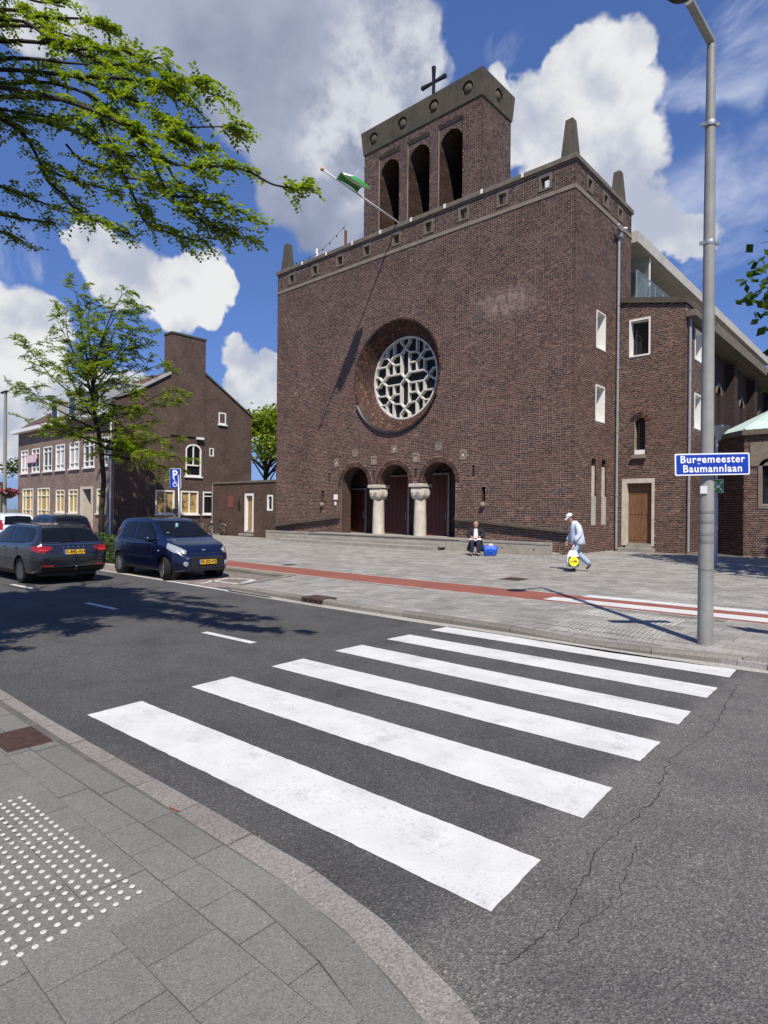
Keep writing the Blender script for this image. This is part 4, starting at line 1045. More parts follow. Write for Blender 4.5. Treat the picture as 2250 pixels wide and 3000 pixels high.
# roof terrace: closed parasols, festoon lights, aerial
for k, x in enumerate((-16.55, -14.05)):
    o = thing('closed_parasol', ['white closed parasol above the parapet, nearer the left pinnacle', 'white closed parasol above the parapet, beside the festoon post'][k], 'parasol', (x-.9, 1.2, 15.66))
    MB().tube([(x-.9, 1.2, 15.66), (x-.9, 1.2, 18.1)], .025, 6).build('pole', M['steel'], o)
    MB().lathe([(.04, 2.45), (.17, 1.5), (.2, .9), (.05, .85)], (x-.9, 1.2, 15.66), 12).build('canopy', M['white'], o, 40)
ft = thing('festoon_lights', 'string of dark bulbs from the left pinnacle to a timber post on the roof', 'lights', (-14.6, .8, 15.66))
MB().box(-14.62, -14.5, .8, .92, 15.66, 18.25).build('post', M['wood'], ft)
P0, P1 = Vector((-18.95, .5, 17.35)), Vector((-14.5, .85, 18.6))
cp_ = [P0.lerp(P1, k/24)-Vector((0, 0, .45*math.sin(math.pi*k/24))) for k in range(25)]
MB().tube(cp_, .012, 4).build('cable', M['black'], ft)
for k in range(2, 24, 3): MB().sphere(tuple(cp_[k]-Vector((0, 0, .07))), (.04, .04, .075), 8, 6).build('bulb', M['black'], ft)
tag(MB().tube([(-2.0, 1.6, 15.66), (-2.0, 1.6, 18.0)], .02, 5).build('roof_aerial', M['white']), 'thin white aerial on the church roof between tower and pinnacle', 'aerial')

# ------------------------------------------------------------------ brick house left of the church, low wall between
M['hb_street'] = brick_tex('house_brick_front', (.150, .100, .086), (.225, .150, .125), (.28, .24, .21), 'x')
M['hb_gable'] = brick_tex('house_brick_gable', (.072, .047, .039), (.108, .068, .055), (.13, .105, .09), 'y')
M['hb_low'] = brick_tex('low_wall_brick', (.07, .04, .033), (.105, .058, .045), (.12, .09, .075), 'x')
M['roof'] = plain('roof_tile', (.10, .055, .045), .8, .3, 5, 0, .4)
M['dgrey'] = plain('dormer_grey', (.36, .365, .36), .6, .08, 4)
M['curtain'] = plain('ochre_blind', (.38, .26, .09), .8, .25, 3)
M['netting'] = plain('pale_curtain', (.42, .43, .42), .8, .2, 4)
house = thing('brick_house', 'two storey dark brick house with tall chimney gable left of the church', 'house', (-36.5, -1.4, 0))
HX0, HX1, HY0, HY1 = -45.3, -27.7, -6.7, 3.88
UP = [(-44.6, -43.0), (-42.15, -40.5), (-39.7, -38.0), (-37.3, -35.6), (-34.75, -33.1), (-32.3, -30.65), (-29.6, -28.5)]
LO = [(-44.2, -41.8, 1.03, 3.33), (-40.85, -38.4, 1.03, 3.33), (-37.2, -35.6, 1.47, 3.12), (-34.85, -33.3, 1.47, 3.12), (-30.2, -28.75, 1.47, 3.1)]
GW = [(-3.9, -2.5, 1.45, 3.08), (-2.05, -.66, 1.45, 3.08), (-.3, .58, 1.45, 3.07), (.94, 1.57, 8.04, 8.92), (.2, .56, 5.64, 6.24)]
cut = [MB().box(a, b, HY0-.3, HY0+.25, 4.58, 6.46) for a, b in UP]+[MB().box(a, b, HY0-.3, HY0+.25, z0, z1) for a, b, z0, z1 in LO]
cut.append(MB().box(-32.4, -31.0, HY0-.3, HY0+.6, .1, 3.1))
cut += [MB().box(HX1-.2, HX1+.3, a, b, z0, z1) for a, b, z0, z1 in GW]
cut.append(MB().prism(arch(-1.07, .62, 4.12, 5.95, rz=.45), 'x', HX1-.2, HX1+.3))
hw = boolean(MB().box(HX0, HX1, HY0, HY1, 0, 7.9), cut)
# street side lighter brick, gable side darker brick: two materials by facing
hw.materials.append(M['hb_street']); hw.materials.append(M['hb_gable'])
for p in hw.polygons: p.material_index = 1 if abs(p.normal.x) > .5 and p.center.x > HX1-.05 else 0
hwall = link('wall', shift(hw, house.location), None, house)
# gable top, chimney breast
gpoly = [(HY0, 7.9), (HY0, 8.88), (-5.4, 9.43), (-2.45, 11.27), (-.22, 11.47), (HY1, 8.87), (HY1, 7.9)]
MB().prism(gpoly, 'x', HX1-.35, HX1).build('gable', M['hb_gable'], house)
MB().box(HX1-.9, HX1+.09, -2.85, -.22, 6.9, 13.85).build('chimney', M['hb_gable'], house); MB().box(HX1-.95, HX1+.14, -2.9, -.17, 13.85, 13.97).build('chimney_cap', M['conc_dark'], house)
mb = MB()
for (a, b) in (((HY0-.05, 8.88), (-5.4, 9.43)), ((-5.4, 9.43), (-2.86, 11.02))):
    mb.prism([(a[0], a[1]+.02), (b[0], b[1]+.02), (b[0], b[1]+.2), (a[0], a[1]+.2)], 'x', HX1-.4, HX1+.12)
mb.build('verge_board', M['dgrey'], house)
MB().prism([(-.21, 11.48), (HY1+.15, 8.80), (HY1+.15, 8.93), (-.21, 11.62)], 'x', HX1-.4, HX1+.08).build('verge_board', M['conc_dark'], house)
MB().prism([(HY0-.3, 8.1), (-1.4, 11.9), (HY1+.3, 8.2), (HY1, 7.9), (HY0, 7.9)], 'x', HX0, HX1-.36).build('roof', M['roof'], house)
MB().box(HX0-.4, HX1+.02, HY0-.5, HY0-.02, 7.85, 8.12).build('gutter', M['white'], house)
MB().tube([(HX1-.28, HY0-.1, .1), (HX1-.28, HY0-.1, 7.9)], .06, 8).build('drainpipe', M['white'], house)
for x0, x1, zt in ((-38.6, -37.0, 9.7), (-35.4, -33.4, 9.95), (-31.5, -28.3, 10.0)):
    d = MB().box(x0, x1, HY0+.15, HY0+3, 8.15, zt).build('dormer', M['dgrey'], house)
    MB().box(x0-.1, x1+.1, HY0+.02, HY0+3.2, zt, zt+.14).build('dormer_roof', M['beam'], d)
    w = x1-x0; MB().box(x0+.15, x0+min(1.3, w-.15), HY0+.10, HY0+.15, 8.45, zt-.12).build('window_frame', M['white'], d)
    MB().box(x0+.25, x0+min(1.2, w-.25), HY0+.08, HY0+.10, 8.55, zt-.22).build('pane', M['glass'], d)
def window(parent, axis, at, a, b, z0, z1, mat, mull=(), trans=(), fill=None, out=-1, sill=True, fr=.09):
    """frame, bars, sill and pane set in a reveal; axis 'y': wall plane at Y=at; out = direction of the street"""
    def bx(u0, u1, d0, d1, q0, q1):
        lo, hi = sorted((at+d0*out, at+d1*out))
        return MB().box(u0, u1, lo, hi, q0, q1) if axis == 'y' else MB().box(lo, hi, u0, u1, q0, q1)
    w = bx(a, a+fr, -.1, .02, z0, z1)
    for args in ((b-fr, b, -.1, .02, z0, z1), (a+fr, b-fr, -.1, .02, z1-fr, z1), (a+fr, b-fr, -.1, .02, z0, z0+fr)):
        q = bx(*args); w.add(q.v, q.f)
    o = w.build('window', mat, parent)
    bx(a+fr, b-fr, -.085, -.07, z0+fr, z1-fr).build('pane', fill or M['glass'], o)
    for m_ in mull: bx(a+(b-a)*m_-.045, a+(b-a)*m_+.045, -.07, .0, z0+fr, z1-fr).build('mullion', mat, o)
    for m_ in trans: bx(a+fr, b-fr, -.068, -.002, z0+(z1-z0)*m_-.035, z0+(z1-z0)*m_+.035).build('transom', mat, o)
    if sill: bx(a-.08, b+.08, -.05, .12, z0-.09, z0-.002).build('sill', mat, o)
    return o
for i, (a, b) in enumerate(UP):
    window(house, 'y', HY0, a, b, 4.58, 6.46, M['white'], (.5,), (.22, .78) if i < 6 else (.3,), M['netting'] if i in (0, 3, 4) else M['glass'])
for i, (a, b, z0, z1) in enumerate(LO):
    window(house, 'y', HY0, a, b, z0, z1, M['cream'], (.28, .72) if i < 2 else (.5,), (.26, .74) if i < 2 else (.78,), M['curtain'])
for i, (a, b, z0, z1) in enumerate(GW):
    window(house, 'x', HX1, a, b, z0, z1, M['white'], (.5,) if i < 2 else (), (.8,) if i in (2,) else (), M['curtain'] if i < 2 else M['glass'], 1, i < 3 or i == 3, .1 if i != 4 else .07)
# scribbled drawings on the two ochre blinds
for (a, b) in ((-3.8, -2.6), (-1.95, -.76)):
    mb = MB(); r2 = random.Random(int(a*10))
    for k in range(7):
        y0, z0 = r2.uniform(a+.1, b-.1), r2.uniform(1.7, 2.8); pts = [(HX1-.062, y0, z0)]
        for j in range(7): y0 = min(b-.08, max(a+.08, y0+r2.uniform(-.25, .25))); z0 = min(2.9, max(1.6, z0+r2.uniform(-.3, .3))); pts.append((HX1-.062, y0, z0))
        mb.tube(pts, .016, 4)
    mb.build('blind_drawing', M['wood'], house)
aw = boolean(MB().prism(arch(-1.07, .62, 4.12, 5.95, rz=.45), 'x', HX1-.1, HX1+.02), [MB().prism(arch(-1.07, .52, 4.95, 5.93, rz=.36), 'x', HX1-.3, HX1+.3), MB().box(HX1-.3, HX1+.3, -1.59, -.55, 4.22, 4.85)])
o = link('arched_window', shift(aw, house.location), M['white'], house); MB().box(HX1-.08, HX1-.06, -1.65, -.5, 4.15, 6.35).build('pane', M['glass'], o); MB().box(HX1-.06, HX1, -1.11, -1.03, 4.95, 6.3).build('mullion', M['white'], o)
MB().box(HX1-.05, HX1+.1, -1.8, -.35, 4.02, 4.115).build('sill', M['white'], o); MB().box(HX1, HX1+.22, -.9, -.35, 6.75, 6.9).build('hood_stone', M['white'], house)
d = MB().box(-32.4, -31.0, HY0+.5, HY0+.55, .15, 3.1).build('door', M['conc_dark'], house)
for q in ((-32.75, -32.4, .1, 3.27), (-31.0, -30.8, .1, 3.27), (-32.4, -31.0, 3.1, 3.27)): MB().box(q[0], q[1], HY0-.06, HY0+.5, q[2], q[3]).build('door_surround', M['pale_stone'], d)
MB().box(-32.39, -32.33, HY0, HY0+.49, .1, 3.09).build('door_reveal', M['pale_stone'], d)
ad = thing('estate_sign', 'pink and white sign fixed beside an upper window of the brick house', 'sign', (-42.3, HY0-.1, 5.6))
MB().box(-43.0, -41.0, HY0-.16, HY0-.1, 5.35, 5.95).build('board', plain('sign_pink', (.72, .42, .5), .5), ad)
for z in (5.47, 5.62, 5.77): MB().box(-42.85, -41.2-.3*(z > 5.7), HY0-.17, HY0-.16, z-.03, z+.03).build('text_line', M['signwhite'], ad)
# low brick wall with side door
low = thing('low_brick_wall', 'single storey dark brick wall with a door between house and church', 'wall', (-23.7, .5, 0))
me = boolean(MB().box(HX1+.002, XC-FW/2-.003, .4, .8, 0, 3.62), [MB().box(-23.6, -22.65, .2, .65, .2, 2.87), MB().box(-21.15, -20.55, .2, .6, 1.75, 2.78)])
link('wall', shift(me, low.location), M['hb_low'], low)
for k in range(5): MB().box(HX1+.003+k*1.588, HX1+.003+k*1.588+1.58, .34, .86, 3.62, 3.76).build('coping_stone', M['coping'], low)
d = MB().box(-23.45, -22.75, .56, .62, .42, 2.75).build('door', M['lightwood'], low)
for q in ((-23.6, -23.46, .3, 2.9), (-22.74, -22.62, .3, 2.9), (-23.46, -22.74, 2.75, 2.9)): MB().box(q[0], q[1], .37, .64, q[2], q[3]).build('door_frame', M['white'], d)
MB().box(-23.46, -22.74, .42, .64, .25, .42).build('threshold', M['grey_stone'], d); MB().box(-23.9, -22.6, .1, .395, .05, .2).build('door_step', M['grey_stone'], d)
window(low, 'y', .4, -21.15, -20.55, 1.75, 2.78, M['white'], (), (), M['glass'], -1, False, .11)
MB().box(-25.6, -25.0, .375, .399, 1.95, 2.78).build('plaque', plain('red_plaque', (.20, .06, .05), .7, .3, 8), low)
MB().tube([(HX1+.25, .33, .1), (HX1+.25, .33, 3.6)], .04, 6).build('drainpipe', M['pipe'], low)
MB().prism([(-24.25, 2.55), (-24.17, 2.25), (-24.12, 1.9), (-24.2, 1.75), (-24.28, 2.0)], 'y', .33, .399).build('wall_lamp', M['black'], low)
# green hoarding, far brick block and lamp post at the left edge
hb = thing('green_hoarding', 'green advertising hoarding with white letters in a dark red frame', 'billboard', (-47.5, -7.6, 0))
MB().box(-52.5, -46.3, -7.6, -7.4, .9, 3.75).build('panel', M['green'], hb)
for q in ((-52.6, -46.1, .75, .9), (-52.6, -46.1, 3.75, 3.9), (-46.3, -46.1, .2, 3.75)): MB().box(q[0], q[1], -7.66, -7.35, q[2], q[3]).build('frame', plain('dark_red', (.10, .012, .014), .6), hb)
lt = lettering('GIH!', 1.35, (0, 0, 0), (1, 0, 0), (0, 0, 1), M['signwhite'], hb, .03, .02); lt.location = (-.95, -.03, 2.55)
r2 = random.Random(3)
for k in range(8): MB().lathe([(.09, 0), (.09, .02)], (r2.uniform(-49, -46.6), -7.63, r2.choice((1.2, 1.5, 3.2, 3.5))), 10, 'y').build('white_spot', M['signwhite'], hb)
fb = thing('far_brick_block', 'brown brick block with white window frames beyond the left end of the house', 'building', (-72, 14, 0))
fbw = MB().box(-90, -62, 10, 24, 0, 11.5).build('wall', M['hb_street'], fb)
for i in range(7):
    for k in range(3): window(fb, 'y', 10, -88.5+i*3.8, -86+i*3.8, 1.4+3.3*k, 3.6+3.3*k, M['white'], (.5,), (), M['glass'], -1, True, .15)
MB().box(-90.2, -61.8, 9.8, 24.2, 11.5, 11.8).build('roof_edge', M['conc_dark'], fb)

# ------------------------------------------------------------------ street furniture
lamp = thing('street_lamp', 'tall grey street lamp post at the right of the crossing', 'street lamp', (8.99, -15.53, PZ))
LX, LY = 8.99, -15.53
# the arm leans out over the road
MB().lathe([(.096, PZ-.05), (.094, 1.0), (.090, 2.2), (.082, 2.26), (.068, 5.8), (.052, 7.95)], (LX, LY, 0), 20).build('pole', M['pole'], lamp, 40)
ad_ = Vector((-.08, -.36, .45)).normalized(); A0 = Vector((LX, LY, 7.96))
armd = Vector((px(2250*1480/1659, 0, 11.0)-np.array([LX, LY, 0])).tolist())
E0 = A0+Vector((-.09, -.66, .21))
MB().tube([(LX, LY, 7.9), A0+Vector((0, 0, .04)), E0], [.054, .054, .05], 14).build('arm', M['pole'], lamp, 40)
hd = MB().loft([[tuple(E0+Vector((r*math.cos(2*math.pi*k/20)*.9, r*math.sin(2*math.pi*k/20)*1.0-.28, z))) for k in range(20)] for r, z in ((.07, -.10), (.18, -.07), (.24, .0), (.21, .06), (.09, .10))])
hd.build('lamp_head', M['black'], lamp, 40)
for z in (6.91, 5.35):
    MB().lathe([(.075, z-.03), (.078, z), (.075, z+.03)], (LX, LY, 0), 16).build('clamp_band', M['steel'], lamp)
    for s_ in (-1, 1): MB().box(LX+RGT[0]*.1*s_-.025, LX+RGT[0]*.1*s_+.025, LY+RGT[1]*.1*s_-.02, LY+RGT[1]*.1*s_+.02, z-.02, z+.02).build('clamp_lug', M['steel'], lamp)
t = MT('old_tape', .6); t.color(t.ramp(t.noise(14, 4), [(.35, (.15, .148, .14)), (.7, (.23, .225, .21))])); M['tape'] = t.m
for z, h in ((1.81, .035), (1.68, .04), (1.52, .035), (1.42, .05), (1.05, .03)): MB().lathe([(.0945, z-h/2), (.0950, z), (.0943, z+h/2)], (LX, LY, 0), 20).build('tape_band', M['tape'], lamp, 40)
MB().box(LX-.05, LX+.03, LY-.105, LY-.09, 2.05, 2.15).build('sticker', M['signwhite'], lamp)
# street name plate, facing the crossing
sg = thing('street_name_sign', 'blue street name plate on the grey lamp post', 'street sign', (LX, LY, 2.43))
R_ = Vector((.746, .666, .028)).normalized(); N_ = Vector((R_.y, -R_.x, 0)).normalized(); U_ = N_.cross(R_)*-1
U_ = R_.cross(N_)*-1 if R_.cross(N_).z < 0 else R_.cross(N_)
SC = N_*.12
def plate(nm, w, h_, d0, d1, mat, parent, r=.02, c=(0, 0)):
    pts = []
    for cx, cy, a0 in ((w/2-r, h_/2-r, 0), (-w/2+r, h_/2-r, 90), (-w/2+r, -h_/2+r, 180), (w/2-r, -h_/2+r, 270)):
        for k in range(5): a = math.radians(a0+22.5*k); pts.append((cx+r*math.cos(a)+c[0], cy+r*math.sin(a)+c[1]))
    v = []
    for d in (d0, d1): v += [tuple(SC+N_*d+R_*p[0]+U_*p[1]) for p in pts]
    n = len(pts); mb = MB().add(v, [tuple(range(n)), tuple(reversed(range(n, 2*n)))]+[(i, (i+1) % n, n+(i+1) % n, n+i) for i in range(n)])
    return mb.build(nm, mat, parent, world=False)
plate('plate', .97, .285, 0, .012, M['signwhite'], sg); plate('field', .935, .25, .0125, .0145, M['blue'], sg, .012)
for s_, z, bd in (('Burgemeester', .061, 0), ('Baumannlaan', -.060, 0)):
    lettering(s_, .132, SC+N_*.016+U_*z, R_, U_, M['signwhite'], sg, .003, .0028, spacing=1.12)
for z in (.08, -.08):
    MB().lathe([(.088, -.02), (.088, .02)], (0, 0, z), 16).build('bracket', M['steel'], sg, world=False)
    MB().add(*(lambda m_: (m_.v, m_.f))(MB().box(-.03, .03, -.12, -.07, z-.015, z+.015))).build('bracket', M['steel'], sg, world=False)
# square crossing sign just outside the picture: its shadow falls beside the lamp post
cs = thing('crossing_sign', 'square blue crossing sign on a thin post at the right edge of the pavement', 'traffic sign', (10.62, -15.1, PZ))
MB().tube([(10.62, -15.1, PZ), (10.62, -15.1, 2.75)], .03, 8).build('post', M['steel'], cs)
MB().box(10.32, 10.92, -15.16, -15.14, 2.1, 2.7, .004).build('plate', M['blue'], cs)
# park lamp with assembly point sign near the chapel
pk = thing('park_lamp', 'slim pale post lamp with flat dish head in front of the chapel', 'street lamp', (5.55, -.46, PZ))
MB().tube([(5.55, -.46, 0), (5.55, -.46, 2.35), (5.55, -.46, 2.4), (5.55, -.46, 4.5)], [.065, .065, .045, .045], 12).build('post', plain('pale_blue_grey', (.40, .42, .47), .5), pk, 40)
MB().lathe([(.06, 4.38), (.10, 4.55), (.26, 4.72), (.36, 4.84), (.37, 4.87), (.34, 4.90)], (5.6, -.44, 0), 24).build('dish', M['dgrey'], pk, 40)
asn = thing('assembly_sign', 'green assembly point sign with white arrows on the park lamp', 'sign', (5.62, -.54, 2.78))
O_ = Vector((5.62, -.54, 2.78)); 
def flat(pts, d, mat, nm, parent=asn):
    MB().add([tuple(R_*p[0]+Vector((0, 0, 1))*p[1]+N_*d) for p in pts]+[tuple(R_*p[0]+Vector((0, 0, 1))*p[1]+N_*(d-.008)) for p in pts], [tuple(range(len(pts))), tuple(reversed(range(len(pts), 2*len(pts))))]+[(i, (i+1) % len(pts), len(pts)+(i+1) % len(pts), len(pts)+i) for i in range(len(pts))]).build(nm, mat, parent, world=False)
flat([(-.2, -.24), (.2, -.24), (.2, .24), (-.2, .24)], 0, M['signwhite'], 'plate'); flat([(-.185, -.225), (.185, -.225), (.185, .225), (-.185, .225)], .010, M['green'], 'field')
for sx in (-1, 1):
    for sz in (-1, 1):
        a = [(.16, .19), (.07, .105), (.10, .075), (.04, .06), (.05, .13), (.085, .10)]
        flat([(x*sx, z*sz) for x, z in ((.165, .205), (.185, .19), (.12, .11), (.135, .085), (.06, .07), (.07, .15), (.1, .13))], .012+.0004*(sx+2*sz+3), M['signwhite'], 'arrow')
for x in (-.05, 0, .05):
    flat([(x+.02*math.cos(k*.785), .035+.02*math.sin(k*.785)) for k in range(8)], .016+x*.02, M['signwhite'], 'person_icon'); flat([(x-.025, -.06), (x+.025, -.06), (x+.025, .01), (x-.025, .01)], .016+x*.02, M['signwhite'], 'person_icon')
# disabled parking sign
ps_ = thing('parking_sign', 'blue disabled parking sign on a leaning grey post behind the parked blue car', 'traffic sign', (-7.75, -13.5, PZ))
MB().tube([(-7.75, -13.5, PZ), (-7.86, -13.52, 2.95)], .03, 8).build('post', M['steel'], ps_, True)
def flat2(pts, d, mat, nm):
    base = Vector((-8.05+7.75, -.03, 2.83-PZ)); n = len(pts); Rr = Vector((.93, .36, -.03)).normalized(); Nn = Vector((Rr.y, -Rr.x, 0)).normalized(); Uu = Vector((-.05, 0, 1)).normalized()
    MB().add([tuple(base+Rr*p[0]+Uu*p[1]+Nn*d) for p in pts]+[tuple(base+Rr*p[0]+Uu*p[1]+Nn*(d-.01)) for p in pts], [tuple(range(n)), tuple(reversed(range(n, 2*n)))]+[(i, (i+1) % n, n+(i+1) % n, n+i) for i in range(n)]).build(nm, mat, ps_, world=False)
def rr(w, h_, r): return [(cx+r*math.cos(math.radians(a0+30*k)), cy+r*math.sin(math.radians(a0+30*k))) for cx, cy, a0 in ((w/2-r, h_/2-r, 0), (-w/2+r, h_/2-r, 90), (-w/2+r, -h_/2+r, 180), (w/2-r, -h_/2+r, 270)) for k in range(4)]
flat2(rr(.46, .70, .05), 0, M['signwhite'], 'plate'); flat2(rr(.43, .67, .04), .012, M['blue'], 'field')
Rr = Vector((.93, .36, -.03)).normalized(); Nn = Vector((Rr.y, -Rr.x, 0)).normalized(); Uu = Vector((-.05, 0, 1)).normalized()
lettering('P', .42, Vector((-.30, -.03, 2.83-PZ))+Uu*.12+Nn*.016, Rr, Uu, M['signwhite'], ps_, .004, .012)
def wc(pts, w=.022):
    for a, b in zip(pts, pts[1:]):
        d = Vector((b[0]-a[0], b[1]-a[1])); d.normalize(); n = Vector((-d.y, d.x))*w/2; e = d*w*.3
        wc.k += 1; flat2([(a[0]-e.x+n.x, a[1]-e.y+n.y), (a[0]-e.x-n.x, a[1]-e.y-n.y), (b[0]+e.x-n.x, b[1]+e.y-n.y), (b[0]+e.x+n.x, b[1]+e.y+n.y)], .0155+.0003*wc.k, M['signwhite'], 'wheelchair_symbol')
wc.k = 0
wc([(-.02, -.08), (-.02, -.17), (.06, -.17), (.09, -.25), (.12, -.25)]); wc([(-.02, -.12), (.05, -.12)])
wc([(-.01+.08*math.cos(math.radians(a)), -.2+.075*math.sin(math.radians(a))) for a in range(120, 345, 25)])
flat2([(-.02+.025*math.cos(k*.785), -.045+.025*math.sin(k*.785)) for k in range(8)], .016, M['signwhite'], 'wheelchair_symbol')
# lamp post with flower basket at the left edge
fl = thing('flower_lamp_post', 'grey lamp post with a red flower basket at the left edge', 'street lamp', (-32.2, -11.55, PZ))
MB().lathe([(.13, 0), (.11, 3.5), (.09, 9.0)], (-32.2, -11.55, 0), 14).build('post', M['pole'], fl, 40); MB().box(-32.9, -31.9, -11.65, -11.45, 9.0, 9.12, .03).build('lamp_head', M['black'], fl)
MB().lathe([(.12, 2.35), (.42, 2.55), (.5, 2.8), (.46, 2.82)], (-31.75, -11.45, 0), 16).build('basket', M['black'], fl, 40)
C, S = [], []; r2 = random.Random(9)
V_, F_ = [], []
for k in range(420):
    a, q, z = r2.uniform(0, 6.283), .55*math.sqrt(r2.random()), r2.uniform(2.7, 3.05); c0 = Vector((-31.75+q*math.cos(a), -11.45+q*math.sin(a), z-.25*q)); u = Vector((r2.uniform(-1, 1), r2.uniform(-1, 1), r2.uniform(-1, 1))).normalized()*.06; w = u.orthogonal().normalized()*.06
    b = len(V_); V_ += [c0-u, c0-w, c0+u, c0+w]; F_.append((b, b+1, b+2, b+3))
t = MT('red_flowers', .6); t.color(t.ramp(t.island(), [(0, (.25, .02, .03)), (.55, (.4, .03, .06)), (.7, (.5, .25, .28)), (.8, (.04, .1, .02)), (1, (.05, .12, .02))])); 
me = quads_mesh('flowers', np.array([list(v) for v in V_])-np.array(fl.location), F_); link('flowers', me, t.m, fl)
# bicycles by the low wall
def bicycle(label, x, y, rz):
    b = thing('bicycle', label, 'bicycle', (x, y, PZ), rz, 'bicycles parked by the low wall')
    fr = M['black']
    def T(nm, pts, r=.016, mat=None, par=b): return MB().tube(pts, r, 6).build(nm, mat or fr, par, world=False)
    for wx in (-.53, .53):
        n = 24; ring = [(wx+.33*math.cos(2*math.pi*k/n), 0, .35+.33*math.sin(2*math.pi*k/n)) for k in range(n+1)]
        w = MB().tube(ring, .02, 6, cap=False).build('wheel', M['black'], b, world=False)
        mb = MB()
        for k in range(14): a = 2*math.pi*k/14; mb.tube([(wx, 0, .35), (wx+.31*math.cos(a), 0, .35+.31*math.sin(a))], .003, 3)
        mb.build('spokes', M['steel'], w, world=False)
        MB().tube([(wx+.365*math.cos(a), 0, .35+.365*math.sin(a)) for a in np.linspace(.3, 2.4, 10)], .02, 5).build('mudguard', M['steel'] if wx < 0 else fr, b, world=False)
    T('frame', [(-.53, 0, .35), (-.1, 0, .32), (.38, 0, .82), (.53, 0, .35)]); T('frame', [(-.1, 0, .32), (-.22, 0, .92)]); T('frame', [(-.53, 0, .35), (-.2, 0, .75), (.36, 0, .72)])
    T('handlebar', [(.38, 0, .82), (.34, 0, 1.05), (.36, -.24, 1.07), (.18, -.28, 1.06)]); T('handlebar', [(.34, 0, 1.05), (.36, .24, 1.07), (.18, .28, 1.06)])
    MB().loft([[(-.38, -.09, .95), (-.38, .09, .95), (-.38, .07, .89), (-.38, -.07, .89)], [(-.1, -.03, .96), (-.1, .03, .96), (-.1, .02, .92), (-.1, -.02, .92)]]).build('saddle', M['black'], b, world=False)
    T('carrier', [(-.3, -.05, .74), (-.75, -.05, .74), (-.75, .05, .74), (-.3, .05, .74)], .008, M['steel'])
    MB().lathe([(.04, 0), (.05, .04)], (.47, 0, .86), 10, 'x').build('headlight', M['signwhite'], b, world=False)
bicycle('black city bicycle nearest the low wall door, pale rear mudguard', -26.1, -.15, math.radians(196))
bicycle('black city bicycle parked under the third gable window', -26.7, -1.3, math.radians(175))
bicycle('black bicycle half hidden behind the parked blue car, left of the other two', -26.9, -2.4, math.radians(190))

# ------------------------------------------------------------------ cars
def smooth_interp(xs, ys, q):
    """monotone cubic interpolation"""
    xs, ys, q = np.asarray(xs, float), np.asarray(ys, float), np.asarray(q, float)
    h = np.diff(xs); d = np.diff(ys)/h; m_ = np.zeros(len(xs))
    m_[1:-1] = np.where(d[:-1]*d[1:] > 0, 2*d[:-1]*d[1:]/(d[:-1]+d[1:]+1e-12), 0); m_[0], m_[-1] = d[0], d[-1]
    i = np.clip(np.searchsorted(xs, q)-1, 0, len(h)-1); t_ = np.clip((q-xs[i])/h[i], 0, 1)
    return (2*t_**3-3*t_**2+1)*ys[i]+(t_**3-2*t_**2+t_)*h[i]*m_[i]+(-2*t_**3+3*t_**2)*ys[i+1]+(t_**3-t_**2)*h[i]*m_[i+1]
def catmull(P, n):
    P = np.asarray(P, float); out = []
    for i in range(len(P)-1):
        p0, p1, p2, p3 = P[max(i-1, 0)], P[i], P[i+1], P[min(i+2, len(P)-1)]
        for k in range(n):
            s = k/n; out.append(.5*((2*p1)+(-p0+p2)*s+(2*p0-5*p1+4*p2-p3)*s*s+(-p0+3*p1-3*p2+p3)*s**3))
    out.append(P[-1]); return np.array(out)
t = MT('tyre', .85, .3); t.color((.012, .012, .012)); M['tyre'] = t.m
M['alloy'] = plain('alloy_rim', (.55, .56, .57), .3, .06, 9, .8); M['alloy_dark'] = plain('dark_rim', (.16, .16, .165), .35, .1, 9, .7)
t = MT('car_glass', .02, .35); t.color((.006, .007, .008)); M['carglass'] = t.m
t = MT('car_clear_glass', .0, .5); t.color((.55, .62, .62)); t.b.inputs['Transmission Weight'].default_value = .8; t.b.inputs['IOR'].default_value = 1.12; M['carclear'] = t.m
M['trim'] = plain('black_trim', (.015, .015, .016), .55, .2, 20)
M['lampglass'] = plain('headlamp', (.42, .45, .46), .12, .12, 22, .35, 0, .8, .8)
M['redlamp'] = plain('tail_lamp', (.30, .008, .008), .15, .25, 12, 0, 0, .6, .8)
M['plate'] = plain('number_plate', (.72, .42, .02), .45, .04, 9)
M['chrome'] = plain('chrome', (.7, .7, .7), .12, .05, 9, 1.0)
M['cabin'] = plain('cabin_grey', (.07, .075, .08), .8, .2, 8)
def paintmat(name, c, metal=.35):
    t = MT(name, .26, .45, metal); t.color(c); t.b.inputs['Coat Weight'].default_value = 1.0; t.b.inputs['Coat Roughness'].default_value = .03; return t.m
